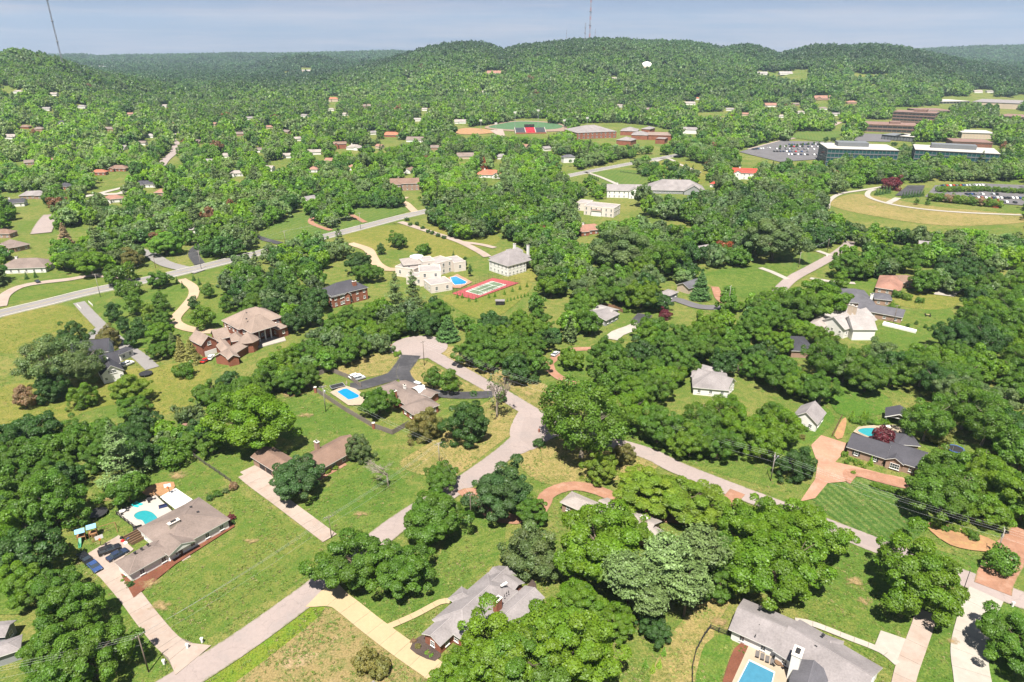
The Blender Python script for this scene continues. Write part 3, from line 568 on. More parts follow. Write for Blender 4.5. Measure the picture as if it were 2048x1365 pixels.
def _worn():
    m, t, b, L = nodes('worn_turf'); g = N(t, 'NewGeometry'); a = N(t, 'Attribute', attribute_type='GEOMETRY', attribute_name='wear'); n = N(t, 'TexNoise', i_Scale=.9, i_Detail=7, i_Roughness=.75); L(g.outputs['Position'], n.inputs[0])
    q = N(t, 'Math', operation='ADD'); L(a.outputs['Fac'], q.inputs[0]); L(n.outputs[0], q.inputs[1]); r = N(t, 'MapRange'); L(q.outputs[0], r.inputs[0]); r.inputs[1].default_value = .72; r.inputs[2].default_value = 1.02
    tr = N(t, 'BsdfTransparent'); mx_ = N(t, 'MixShader'); L(r.outputs[0], mx_.inputs[0]); L(tr.outputs[0], mx_.inputs[1]); L(b.outputs[0], mx_.inputs[2]); L(mx_.outputs[0], t.nodes['Material Output'].inputs[0])
    c = N(t, 'MixRGB'); L(n.outputs[0], c.inputs[0]); c.inputs[1].default_value = (.24, .13, .07, 1); c.inputs[2].default_value = (.25, .2, .085, 1); L(c.outputs[0], b.inputs['Base Color']); b.inputs['Roughness'].default_value = .95; return m
WORN = _worn()
def patch(px, py, r):
    c = G(px, py); z = lay(); n = 28; b = MB(); w = lambda a: r*(1+.5*mnoise.noise(Vector((math.cos(a)*1.3+px, math.sin(a)*1.3, py))))
    b.grid([[(c.x+w(a)*1.4*k*math.cos(a), c.y+w(a)*k*math.sin(a), z) for a in [2*math.pi*i/n for i in range(n)]] for k in (1.3, 1.0, .7, .35, .02)], 0, True); o = b.build('bare_patch', WORN)
    at_ = o.data.attributes.new('wear', 'FLOAT', 'POINT'); at_.data.foreach_set('value', [v for v in (0, .12, .26, .38, .44) for _ in range(n)]); tag(o, kind='structure')
    for p in o.data.polygons:
        if p.normal.z < 0: o.data.flip_normals(); break
# beds and bare patches
sheet('mulch_bed', [(242, 1150), (256, 1152), (460, 1036), (470, 1055), (352, 1130), (268, 1198)], MULCH, smooth=False)
sheet('mulch_bed', [(820, 1300), (845, 1272), (882, 1300), (870, 1325)], MULCHD); sheet('mulch_bed', [(1065, 1160), (1075, 1190), (1062, 1240), (1040, 1250), (1045, 1200)], MULCHD)
sheet('mulch_bed', [(1850, 1050), (1905, 1055), (1990, 1085), (1980, 1105), (1900, 1092)], EARTH); sheet('mulch_bed', [(1690, 940), (1745, 945), (1820, 966), (1815, 980), (1740, 962), (1712, 955), (1700, 970), (1688, 958)], BRICKP)
sheet('mulch_bed', [(1668, 874), (1685, 840), (1693, 842), (1684, 878)], EARTH); sheet('mulch_bed', [(1468, 1300), (1492, 1290), (1500, 1310), (1470, 1390), (1440, 1390)], MULCH)
sheet('bare_patch', [(284, 988), (310, 970), (348, 966), (345, 985), (312, 996)], EARTH)
for a in [(355, 953, 3.2), (388, 903, 2.4), (300, 1170, 2.5), (320, 1215, 2.6), (502, 1085, 1.9), (612, 832, 2.6), (585, 790, 4), (1010, 752, 3), (1708, 1165, 2.2), (1728, 1205, 1.8), (1441, 1249, 2.1), (1906, 1285, 1.4), (722, 1030, 1.9), (900, 1030, 2), (355, 885, 1.6), (215, 1000, 2)]:
    patch(a[0], a[1], a[2]*.85)
# ---------------------------------------------------------------- houses
def shingle(name, c, dirt=None):
    return mat(name, c, .92, .3, 2.6, .22, dirt=dirt or tuple(x*.72 for x in c), dirt_amt=.22, dirt_scale=.5, bump=.3)
SH = {'taupe': shingle('shingle_taupe', (.245, .19, .165)), 'grey': shingle('shingle_grey', (.29, .26, .258)), 'slate': shingle('shingle_slate', (.075, .072, .085)), 'brown': shingle('shingle_brown', (.25, .16, .12)), 'pale': shingle('shingle_pale', (.38, .33, .3)), 'tan': shingle('shingle_tan', (.33, .25, .205)), 'dark': shingle('shingle_dark', (.06, .058, .07)), 'red': shingle('roof_red', (.5, .075, .05)), 'rose': shingle('roof_rose', (.36, .19, .14)), 'terracotta': shingle('roof_terracotta', (.46, .17, .1)), 'charcoal': shingle('shingle_charcoal', (.13, .125, .14)), 'white': shingle('roof_white', (.39, .355, .34)), 'midgrey': shingle('shingle_midgrey', (.3, .27, .265))}
WL = {'white': mat('wall_white', (.74, .72, .68), .8, .06), 'brick': mat('wall_brick', (.34, .125, .075), .9, .25, 3.5, .3), 'tanbrick': mat('wall_tanbrick', (.42, .27, .2), .9, .2, 3, .3), 'grey': mat('wall_grey', (.36, .37, .37), .8, .1), 'cream': mat('wall_cream', (.66, .53, .4), .85, .1), 'villa': mat('wall_villa', (.66, .585, .52), .85, .1), 'rust': mat('wall_rust', (.3, .13, .08), .9, .2)}
TRIM = mat('trim_white', (.78, .76, .72), .7, .05); GLASS = plain('window_glass', (.03, .04, .05), .08, 0, .8); DARK = mat('dark_metal', (.035, .034, .036), .6, .2); SHUT = mat('shutter', (.05, .055, .06), .7, .1); GDOOR = mat('garage_door_white', (.76, .74, .7), .6, .04)
STONE = mat('pale_stone', (.55, .47, .38), .9, .2, 2.5); WOODB = mat('wood_brown', (.22, .13, .075), .85, .25, 2.5); GUTTER = TRIM
_wm = {}
def window_mesh(w, h, bars=1):
    k = (round(w, 1), round(h, 1), bars)
    if k in _wm: return _wm[k]
    f = MB(); t = .09
    for x in (-w/2+t/2, w/2-t/2): f.box((x, -.03, h/2), (t, .1, h))
    for z in (t/2, h-t/2): f.box((0, -.03, z), (w-2*t, .1, t))
    for i in range(bars): f.box((-w/2+w*(i+1)/(bars+1), -.03, h/2), (.05, .07, h-2*t))
    f.box((0, -.03, h/2), (w-2*t, .06, .05)); f.box((0, -.07, -.04), (w+.2, .2, .08))
    p = MB(); p.box((0, -.012, h/2), (w-.12, .03, h-.12)); _wm[k] = (f.mesh('window', TRIM), p.mesh('pane', GLASS)); return _wm[k]
_pm = {}
def part_mesh(key, make):
    if key not in _pm: _pm[key] = make()
    return _pm[key]
def _door():
    b = MB(); b.box((0, -.03, 1.05), (1.0, .08, 2.1)); b.box((0, -.08, 1.5), (.5, .03, .7), mi=1); return b.mesh('door', [WOODB, GLASS])
def _gdoor():
    b = MB()
    for i in range(4): b.box((0, -.03-.01*(i % 2), .28+.55*i), (4.8, .08, .52))
    return b.mesh('garage_door', GDOOR)
def _shutter(): b = MB(); b.box((0, -.04, .7), (.42, .06, 1.4)); return b.mesh('shutter', SHUT)
def _vent():
    b = MB(); b.box((0, 0, .16), (.5, .45, .3)); b.box((0, 0, .34), (.6, .55, .06)); return b.mesh('roof_vent', DARK)
def _pipe():
    b = MB(); b.tube((0, 0, -.1), (0, 0, .45), .07, n=7); b.lathe((0, 0, 0), [(.16, -.02), (.08, .08)], 8); return b.mesh('vent_pipe', DARK)
class House:
    def __init__(s, name, label, at, cat='house', z=0.0, group=None):
        g = G(*at) if len(at) == 2 else Vector(at); s.o = empty(name, (g.x, g.y, z if len(at) == 2 else at[2]), label, cat, group); s.i = 0; s.z = s.o.location.z; s.w = []
    def P(s, p, z):
        return G(p[0], p[1], s.z+z) if len(p) == 2 else Vector((s.o.location.x+p[0], s.o.location.y+p[1], s.z+z))
    def wing(s, p0, p1, dep, ze=2.7, kind='hip', pitch=.42, wall='brick', roof='grey', oh=.45, win=3.6, ww=1.1, wh=1.35, wsides=(0, 1, 2, 3), storeys=1, shut=False, foot=True, wallz=0, trimc=None, lift=0):
        """a rectangular wing from its eave corners in the photo: p0->p1 along one eave, dep = a corner across (or metres)"""
        s.i += 1; ze = ze+.006*s.i+lift; a, b = s.P(p0, ze), s.P(p1, ze); ex = Vector((b.x-a.x, b.y-a.y)); L_ = ex.length; ex.normalize(); ey = Vector((-ex.y, ex.x))
        if isinstance(dep, (int, float)): D = dep
        else: c = s.P(dep, ze); D = (Vector((c.x, c.y))-Vector((a.x, a.y))).dot(ey)
        if D < 0: ey = -ey; D = -D; flip = True
        else: flip = False
        A = Vector((a.x, a.y)); T = lambda x, y, z=0: (A.x+ex.x*x+ey.x*y, A.y+ex.y*x+ey.y*y, z+s.z)
        R, S = SH[roof], WL[wall]; o2 = oh+.004*s.i; xm, ym, x1, y1 = L_/2, D/2, L_, D
        wb = MB(); wp = [T(o2, o2), T(L_-o2, o2), T(L_-o2, D-o2), T(o2, D-o2)]; wb.prism([(p[0], p[1]) for p in wp], s.z+wallz, s.z+ze-.02)
        rb = MB(); th = .16; cap = MB()
        def slab(pts):
            top = [T(*p) for p in pts]
            v1 = Vector(top[1])-Vector(top[0]); v2 = Vector(top[-1])-Vector(top[0])
            if v1.cross(v2).z < 0: top = top[::-1]
            bot = [(p[0], p[1], p[2]-th) for p in top]; rb.face(top, 0); rb.face(bot[::-1], 1)
            for i in range(len(top)): j = (i+1) % len(top); rb.face([top[i], bot[i], bot[j], top[j]], 1)
        def ridge(p, q):
            p, q = Vector(T(*p)), Vector(T(*q)); cap.tube(p-Vector((0, 0, .03)), q-Vector((0, 0, .03)), .11, n=4, cap=True)
        ridge_z = ze
        if kind == 'hip':
            h = min(L_, D)/2*pitch; ridge_z = ze+h
            if L_ >= D: q0, q1 = (ym, ym, ze+h), (L_-ym, ym, ze+h); F = [[(0, 0, ze), (L_, 0, ze), q1, q0], [(L_, 0, ze), (L_, D, ze), q1], [(L_, D, ze), (0, D, ze), q0, q1], [(0, D, ze), (0, 0, ze), q0]]
            else: q0, q1 = (xm, xm, ze+h), (xm, D-xm, ze+h); F = [[(0, 0, ze), (L_, 0, ze), q0], [(L_, 0, ze), (L_, D, ze), q1, q0], [(L_, D, ze), (0, D, ze), q1], [(0, D, ze), (0, 0, ze), q0, q1]]
            for f in F: slab(f)
            ridge(q0, q1)
            for cnr, q in (((0, 0, ze), q0), ((L_, D, ze), q1), ((L_, 0, ze), q1 if L_ >= D else q0), ((0, D, ze), q0 if L_ >= D else q1)): ridge(cnr, q)
        elif kind == 'gx':
            h = D/2*pitch; ridge_z = ze+h; slab([(0, 0, ze), (L_, 0, ze), (L_, ym, ze+h), (0, ym, ze+h)]); slab([(L_, D, ze), (0, D, ze), (0, ym, ze+h), (L_, ym, ze+h)]); ridge((0, ym, ze+h), (L_, ym, ze+h))
            for x in (o2, L_-o2):
                k = pitch*o2*.6; t = .1; wb.face([T(x, o2, ze-.02), T(x, D-o2, ze-.02), T(x, ym, ze+h-th-.03)]); wb.face([T(x+(t if x < xm else -t), D-o2, ze-.02), T(x+(t if x < xm else -t), o2, ze-.02), T(x+(t if x < xm else -t), ym, ze+h-th-.03)])
        elif kind == 'gy':
            h = L_/2*pitch; ridge_z = ze+h; slab([(0, 0, ze), (xm, 0, ze+h), (xm, D, ze+h), (0, D, ze)]); slab([(xm, 0, ze+h), (L_, 0, ze), (L_, D, ze), (xm, D, ze+h)]); ridge((xm, 0, ze+h), (xm, D, ze+h))
            for y in (o2, D-o2):
                t = .1 if y < ym else -.1; wb.face([T(o2, y, ze-.02), T(L_-o2, y, ze-.02), T(xm, y, ze+h-th-.03)]); wb.face([T(L_-o2, y+t, ze-.02), T(o2, y+t, ze-.02), T(xm, y+t, ze+h-th-.03)])
        elif kind == 'flat':
            rb.prism([T(.0, .0)[:2], T(L_, 0)[:2], T(L_, D)[:2], T(0, D)[:2]], s.z+ze-.25, s.z+ze, 0, 1)
            for x0, y0, x2, y2 in ((0, 0, L_, .3), (0, D-.3, L_, D), (0, .3, .3, D-.3), (L_-.3, .3, L_, D-.3)):
                rb.prism([T(x0, y0)[:2], T(x2, y0)[:2], T(x2, y2)[:2], T(x0, y2)[:2]], s.z+ze, s.z+ze+.35, 1, 1, bottom=False)
        elif kind == 'shed':
            h = D*pitch; slab([(0, 0, ze), (L_, 0, ze), (L_, D, ze+h), (0, D, ze+h)])
        wb.build('wall', S, s.o); ro = rb.build('roof', [R, TRIM if kind != 'flat' else S], s.o)
        if cap.v: cap.build('ridge_cap', mat('ridge_'+roof, tuple(min(.7, c*1.22) for c in R_of(roof)), .9, .15), ro)
        c = T(xm, ym); s.w.append((T, L_, D, ze, ridge_z, o2, ex, ey, flip))
        if foot: FOOT.append((c[0], c[1], math.hypot(L_, D)/2*.9+1.0)); RECTS.append((A, ex, ey, L_, D))
        loc = s.o.location
        if win and wsides:
            rzx = math.atan2(ex.y, ex.x)
            for sd in wsides:
                n = (L_ if sd in (0, 2) else D)-2*o2; cnt = int(n//win)
                if cnt < 1: continue
                for st in range(storeys):
                    for i in range(cnt):
                        t = o2+n*(i+.5)/cnt
                        x, y, nx, ny = [(t, o2, -ey.x, -ey.y), (L_-o2, t, ex.x, ex.y), (t, D-o2, ey.x, ey.y), (o2, t, -ex.x, -ex.y)][sd]
                        q = T(x, y); rz = math.atan2(ny, nx)+math.pi/2; zz = wallz+(ze-wallz)/storeys*st+max(.5, ((ze-wallz)/storeys-wh)*.55)
                        wm, pm = window_mesh(ww, wh); f = put('window', wm, s.o, (q[0]-loc.x, q[1]-loc.y, zz), rz); put('pane', pm, f)
                        if shut:
                            for k in (-1, 1): put('shutter', part_mesh('shutter', _shutter), s.o, (q[0]-loc.x+k*(ww/2+.27)*math.cos(rz), q[1]-loc.y+k*(ww/2+.27)*math.sin(rz), zz), rz)
        return s.w[-1]
    def loc(s, w, x, y, z): T = w[0]; p = T(x, y, z); l = s.o.location; return (p[0]-l.x, p[1]-l.y, p[2]-l.z)
    def on(s, name, me, w, side, t, z, out=.0):
        """fix a ready part on a wall: side 0..3, t metres along"""
        T, L_, D, ze, rz_, o2, ex, ey, fl = w; x, y, n = [(t, o2-out, -ey), (L_-o2+out, t, ex), (t, D-o2+out, ey), (o2-out, t, -ex)][side]
        return put(name, me, s.o, s.loc(w, x, y, z), math.atan2(n.y, n.x)+math.pi/2)
    def door(s, w, side, t, z=0): return s.on('door', part_mesh('door', _door), w, side, t, z)
    def gdoor(s, w, side, t, z=0): return s.on('garage_door', part_mesh('gdoor', _gdoor), w, side, t, z)
    def roofz(s, w, x, y, pitch): return w[3]+min(x, y, w[1]-x, w[2]-y)*pitch
    def chimney(s, px, z, size=(1.1, .8), h=2.0, m='brick', z0=0.0, rz=None):
        p = s.P(px, z); b = MB(); rz = rz if rz is not None else math.atan2(s.w[0][6].y, s.w[0][6].x); x, y = p.x, p.y
        b.box((x, y, s.z+(z0+z)/2), (size[0], size[1], z-z0), rz); o = b.build('chimney', WL.get(m, STONE), s.o)
        c = MB(); c.box((x, y, s.z+z+.06), (size[0]+.2, size[1]+.2, .13), rz); c.box((x, y, s.z+z+.25), (size[0]*.5, size[1]*.5, .25), rz, 1); c.build('chimney_cap', [KERB, DARK], o); return o
    def vents(s, pts, z=3.6, pipe=False):
        for p in pts: q = s.P(p, z); l = s.o.location; put('vent_pipe' if pipe else 'roof_vent', part_mesh('pipe' if pipe else 'vent', _pipe if pipe else _vent), s.o, (q.x-l.x, q.y-l.y, q.z-l.z), .6)
    def block(s, name, m, px, z0, z1):
        b = MB(); b.prism([(s.P(p, z1).x, s.P(p, z1).y) for p in px], s.z+z0, s.z+z1); return b.build(name, m, s.o)
    def columns(s, p0, p1, n, h, r=.18, z=None, zb=.0):
        a, b_ = s.P(p0, z or 0), s.P(p1, z or 0)
        for i in range(n):
            q = a.lerp(b_, i/max(1, n-1)); b = MB(); b.lathe((q.x, q.y, s.z+zb), [(r*1.5, 0), (r*1.5, .15), (r, .2), (r*.85, h-.25), (r*1.4, h-.15), (r*1.4, h)], 10); b.build('column', TRIM, s.o, True)
def R_of(k): return {'taupe': (.245, .19, .165), 'grey': (.29, .26, .258), 'slate': (.075, .072, .085), 'brown': (.25, .16, .12), 'pale': (.38, .33, .3), 'tan': (.33, .25, .205), 'dark': (.06, .058, .07), 'red': (.5, .075, .05), 'rose': (.36, .19, .14), 'terracotta': (.46, .17, .1), 'charcoal': (.13, .125, .14), 'white': (.39, .355, .34), 'midgrey': (.3, .27, .265)}[k]
RECTS = []
# -- ranch house with the kidney pool
h = House('ranch_house', 'long white ranch house with taupe roof and columned porch beside the kidney pool', (340, 1100))
w1 = h.wing((257.3, 1151.2), (352, 1098.5), (228.3, 1124.7), 2.75, 'hip', .36, 'white', 'taupe', win=3.4, shut=False)
w2 = h.wing((335, 1108), (460.7, 1038.4), (398.4, 994), 2.85, 'hip', .34, 'white', 'taupe', win=3.6)
w3 = h.wing((330, 1090), (307, 1047), (355, 1020), 2.8, 'hip', .36, 'white', 'taupe', win=0, foot=False)
w4 = h.wing((337.6, 1112.7), (391, 1082), 6.0, 3.0, 'gy', .42, 'white', 'taupe', win=0, oh=.15, wallz=2.75, foot=False)
h.columns((341, 1124), (392, 1094), 4, 2.75, .16); h.block('porch_step', CONC, [(362, 1119), (379, 1110), (382, 1113), (365, 1123)], 0, .15); h.block('porch_floor', CONC, [(338, 1131), (392, 1102), (388, 1095), (334, 1122)], 0, .16)
h.door(w2, 0, 3.0); h.chimney((347, 1044), 5.6, (2.6, 1.0), m='stone', z0=2.5); h.vents([(382, 1016), (396, 1026)], 4.2); h.vents([(283, 1099), (270, 1107), (296, 1091)], 4.0)
# -- brick ranch with the open carport
h = House('brick_ranch_house', 'brown-roofed brick ranch house with open carport and long white-posted porch', (620, 935))
w1 = h.wing((500.5, 914), (566, 955), (546, 893.5), 2.7, 'gx', .42, 'tanbrick', 'brown', win=0)
w2 = h.wing((588, 970), (724, 893.5), 9.6, 2.8, 'gx', .5, 'tanbrick', 'brown', oh=.8, win=3.2)
h.chimney((633, 884), 6.0, (1.5, .9), m='tanbrick'); h.columns((640, 953), (690, 924), 4, 2.6, .09); h.block('porch_floor', BRICKP, [(618, 972), (694, 930), (690, 926), (614, 966)], 0, .14)
for t in (3.0, 6.2): h.on('carport_shade_panel', part_mesh('carport', lambda: (lambda b: (b.box((0, -.02, 1.15), (2.7, .06, 2.3)), b.mesh('carport_shade_panel', DARK))[1])(MB())), w1, 0, t+2.0, 0)  # flat dark panels on the solid wall stand in for the carport's inner shade
# -- brick house with the rectangular pool
h = House('pool_house', 'low brick house with grey-taupe hip roof beside the rectangular blue pool', (805, 795))
w1 = h.wing((752, 776), (812, 811), (775, 752), 2.75, 'hip', .36, 'brick', 'taupe', win=3.2); w2 = h.wing((801, 813), (826, 830.5), (874, 806), 2.8, 'hip', .42, 'brick', 'taupe', win=2.6)
w3 = h.wing((792, 770), (862, 796), 4.6, 2.6, 'gx', .3, 'brick', 'taupe', win=0, foot=False)
h.chimney((789, 782), 6.0, (1.3, 1.0), m='brick'); h.chimney((809, 771), 5.0, (1.0, .6), m='white', z0=2.6)
b = MB(); c = h.P((837, 778), 3.1)
for i in range(9):
    a0, a1 = math.pi*i/9, math.pi*(i+1)/9; ex, ey = w1[6], w1[7]; f = lambda a, y: (c.x+ex.x*2.2*math.cos(a)+ey.x*y, c.y+ex.y*2.2*math.cos(a)+ey.y*y, c.z-.4+1.0*math.sin(a)); b.face([f(a0, -1.6), f(a0, 1.6), f(a1, 1.6), f(a1, -1.6)])
b.build('entrance_canopy', TRIM, h.o)
# -- grey-roofed brick house at the bottom
h = House('brick_house', 'brick house with broad grey roof and tan front walk in the bottom middle', (950, 1225))
w1 = h.wing((843, 1267.7), (998, 1131.5), (879, 1294.6), 2.8, 'gx', .46, 'brick', 'grey', win=3.4); w2 = h.wing((863.8, 1240), (974.6, 1146), (1004.6, 1211.5), 2.9, 'hip', .5, 'brick', 'grey', win=3.6); w3 = h.wing((973, 1150), (998, 1131.5), (1058.5, 1159), 2.9, 'gy', .46, 'brick', 'grey', win=3.4, foot=False)
w4 = h.wing((895.4, 1197.7), (923, 1173), -7.5, 2.85, 'hip', .5, 'brick', 'grey', win=2, foot=False); w5 = h.wing((985, 1228), (1050, 1171), -5.5, 2.7, 'gx', .4, 'brick', 'grey', win=2.6, foot=False)
h.chimney((995, 1199), 5.9, (1.8, 1.0), m='brick'); h.vents([(1009, 1193), (1013, 1188), (1017, 1185), (1002, 1175)], 4.4, True); b = MB(); q = h.P((1008, 1169), 4.9); b.box((q.x, q.y, q.z), (1.6, .5, .25), .7); b.build('skylight', [TRIM], h.o)
# -- white house with the pool at the bottom right
h = House('white_house', 'white-walled house with grey roof, white chimney and loungers by its pool', (1600, 1290))
w1 = h.wing((1457, 1259), (1600, 1323), (1488, 1197.7), 2.9, 'gx', .34, 'white', 'grey', oh=.6, win=3.2, ww=1.0); w2 = h.wing((1600, 1239), (1766, 1336), -11.5, 2.85, 'gx', .4, 'white', 'grey', oh=.5, win=3.6)
w3 = h.wing((1592, 1318), (1660, 1347), -15, 3.2, 'gy', .5, 'white', 'charcoal', win=3.2); w4 = h.wing((1637, 1264), (1688, 1283), -7.0, 2.9, 'hip', .4, 'white', 'grey', win=0, foot=False)
h.chimney((1596, 1304), 6.6, (1.6, 2.6), m='white'); h.vents([(1520, 1218), (1646, 1272), (1632, 1294)], 4.6); h.vents([(1518, 1252), (1511, 1272), (1663, 1303)], 3.8, True); h.door(w1, 0, 14)
b = MB(); q = h.P((1709, 1339), 4.4); b.box((q.x, q.y, q.z), (1.1, 1.5, .3), -.35); b.box((q.x, q.y, q.z+.16), (.9, 1.3, .06), -.35, 1); b.build('skylight', [TRIM, GLASS], h.o)
# -- dark-roofed house with the oval pool on the right
h = House('dark_roofed_house', 'long house with dark grey roof, black shutters and brick drive by the red maple', (1765, 905))
w1 = h.wing((1692.3, 894), (1772, 919), 9.6, 2.8, 'gx', .52, 'tanbrick', 'slate', win=4.2, ww=1.1, shut=True); w2 = h.wing((1768, 916), (1845, 940), 11, 2.9, 'gx', .5, 'tanbrick', 'slate', win=3.2); w3 = h.wing((1769, 919), (1808, 931), 8, 2.95, 'gy', .55, 'tanbrick', 'slate', win=0, foot=False)
w4 = h.wing((1793, 889), (1842, 893), 7, 2.7, 'hip', .5, 'tanbrick', 'slate', win=0); h.door(w2, 0, 7.5)
f, p = window_mesh(2.4, 1.7, 3); q = h.on('bay_window', f, w3, 0, 2.8, .7, .1); put('pane', p, q)
# -- hidden house inside the brick ring drive
h = House('ring_drive_house', 'pale-roofed brick house half hidden under a maple inside the brick ring drive', (1200, 1030))
w1 = h.wing((1119.5, 1004.5), (1200, 1040), (1136, 979.5), 2.9, 'hip', .42, 'tanbrick', 'pale', win=3.4); w2 = h.wing((1180, 1028), (1292, 1079), 8.5, 2.9, 'gx', .42, 'tanbrick', 'pale', win=0); w3 = h.wing((1304.5, 1081), (1329, 1063), 13, 2.9, 'gy', .5, 'tanbrick', 'pale', win=1.6, foot=False); h.chimney((1288, 1036), 5.6, (1.6, .9), m='cream')
# -- corner houses cut by the frame
h = House('grey_cottage', 'grey-roofed house cut off by the left edge below the striped lawn', (5, 1260)); w1 = h.wing((10, 1274), (34, 1240), 14, 2.8, 'gy', .4, 'grey', 'grey', win=2.8); w2 = h.wing((41, 1300), (45, 1269), 16, 2.7, 'hip', .36, 'grey', 'grey', win=0); 
h = House('gabled_house', 'grey gabled roof peeping in at the bottom edge beside brown shrubs', (740, 1375)); w1 = h.wing((722, 1377), (775, 1377), -9, 3.0, 'gy', .8, 'tanbrick', 'midgrey', win=0); w2 = h.wing((695, 1380), (725, 1380), -6, 2.8, 'gy', .8, 'tanbrick', 'midgrey', win=0, foot=False)
# -- white house with dark roof, left
h = House('white_farmhouse', 'white two-storey house with dark grey roofs beside the white car and trampoline', (195, 735))
w1 = h.wing((140, 712), (217, 703.3), 9.5, 5.4, 'gx', .75, 'white', 'dark', win=3.4, storeys=2); w2 = h.wing((201.5, 752.5), (248.7, 740.7), 10.5, 3.6, 'gy', .8, 'white', 'dark', win=0); w3 = h.wing((222, 706), (239, 710), 6.5, 3.0, 'hip', .4, 'white', 'dark', win=2.4, foot=False); w4 = h.wing((200, 735), (242, 726), 9, 3.9, 'gx', .7, 'white', 'dark', win=0, foot=False)
f, p = window_mesh(2.6, 1.3, 3); q = h.on('window', f, w2, 0, w2[1]*.5, 3.4); put('pane', p, q)
for t in (.2, .82): f, p = window_mesh(.9, 1.1); q = h.on('window', f, w2, 0, w2[1]*t, 1.2); put('pane', p, q)
h.chimney((127, 685), 7.4, (1.4, .9), m='brick'); b = MB(); q = h.P((212, 723), 6.0); b.box((q.x, q.y, q.z+.4), (1.2, 1.2, 1.4), .1); b.lathe((q.x, q.y, q.z+1.1), [(1.0, 0), (.5, .5), (.0, 1.1)], 8); b.build('cupola', TRIM, h.o)
# -- columned mansion
h = House('mansion', 'large brick mansion with brown hip roofs and tall white columned portico', (500, 680))
w1 = h.wing((477, 660), (566, 634), 15, 7.0, 'hip', .62, 'brick', 'tan', win=3.2, storeys=2, wsides=(0, 1, 3)); w2 = h.wing((503, 667), (558, 650), 10, 6.8, 'hip', .95, 'brick', 'tan', win=0, foot=False, wallz=6.4, oh=.2)
h.columns((509, 689), (555, 674), 5, 6.4, .3); h.block('terrace', CONCW, [(512, 697), (572, 681), (566, 668), (506, 684)], 0, .3)
w3 = h.wing((402, 692), (436, 681), 10, 5.2, 'gy', .85, 'brick', 'tan', win=0); h.gdoor(w3, 0, w3[1]*.5); f, p = window_mesh(1.4, 1.4, 1); q = h.on('window', f, w3, 0, w3[1]*.5, 4.4); put('pane', p, q)
w4 = h.wing((430, 681), (462, 674), 8, 4.0, 'gx', .75, 'brick', 'tan', win=2.8); w5 = h.wing((462, 684), (487, 680), 7, 4.4, 'hip', .9, 'brick', 'tan', win=0, foot=False)
b = MB(); q = h.P((497, 680), 4.4); b.lathe((q.x, q.y, h.z), [(3.4, 0), (3.4, 4.4)], 8); b.build('turret', WL['brick'], h.o); b = MB(); b.lathe((q.x, q.y, h.z+4.4), [(4.1, -.1), (4.1, .05), (0, 3.6)], 8); b.build('turret_roof', SH['tan'], h.o)
w6 = h.wing((427, 713), (455, 717), 20, 3.2, 'gy', .55, 'brick', 'tan', win=0); w7 = h.wing((455, 720), (480, 714), 22, 3.2, 'gy', .6, 'brick', 'tan', win=0); w8 = h.wing((556, 660), (578, 652), 6, 4.2, 'hip', .5, 'brick', 'tan', win=2.6, foot=False); w9 = h.wing((454, 652), (478, 660), 7, 6.0, 'hip', .8, 'brick', 'tan', win=0, foot=False)
h.vents([(501, 621), (518, 617), (493, 627), (493, 639)], 10.5)
# -- dark hip-roofed brick house
h = House('hip_roofed_house', 'two-storey brick house with dark hip roofs, brick chimney and small covered deck', (690, 590))
w1 = h.wing((663, 593), (737, 575), 12, 6.0, 'hip', .62, 'brick', 'slate', win=3.2, storeys=2); w2 = h.wing((639, 584), (664, 595), 10, 5.6, 'hip', .6, 'brick', 'slate', win=3, storeys=2); w3 = h.wing((700, 591), (728, 587), 4.5, 3.4, 'shed', .16, 'brick', 'pale', win=0, foot=False); w4 = h.wing((688, 590), (702, 588), 5, 5.4, 'gy', .7, 'brick', 'slate', win=1.6, foot=False); h.chimney((708, 563), 9.6, (1.8, 1.1), m='brick')
# -- white stucco villa
h = House('stucco_villa', 'sprawling white stucco villa of flat-roofed blocks round a low dome beside the tennis court', (870, 540))
for a in [((862, 572), (905, 565), 10, 4.0), ((838, 545), (882, 543), 11, 7.5), ((845, 525), (870, 522), 9, 8.2), ((868, 530), (905, 520), 10, 6.5), ((890, 516), (908, 527), 7, 5.0), ((790, 534), (828, 540), 8, 5.0), ((812, 553), (845, 556), 7, 4.2)]: h.wing(a[0], a[1], a[2], a[3], 'flat', .3, 'villa', 'white', oh=.02, win=4.2, ww=1.3, wh=1.9, storeys=1 if a[3] < 6 else 2)
w = h.wing((806, 531), (850, 527), 12, 6.6, 'hip', .35, 'villa', 'pale', win=3.6, storeys=2); q = h.P((833, 513), 8.6); b = MB(); b.lathe((q.x, q.y, q.z-.8), [(3.6, 0), (3.6, .9), (3.2, 1.0)], 20); b.build('roof_lantern', WL['white'], h.o); b = MB(); b.lathe((q.x, q.y, q.z+.2), [(3.1, 0), (2.5, .35), (1.3, .6), (0, .7)], 20); b.build('dome_skylight', plain('skylight_glass', (.45, .5, .52), .2), h.o)
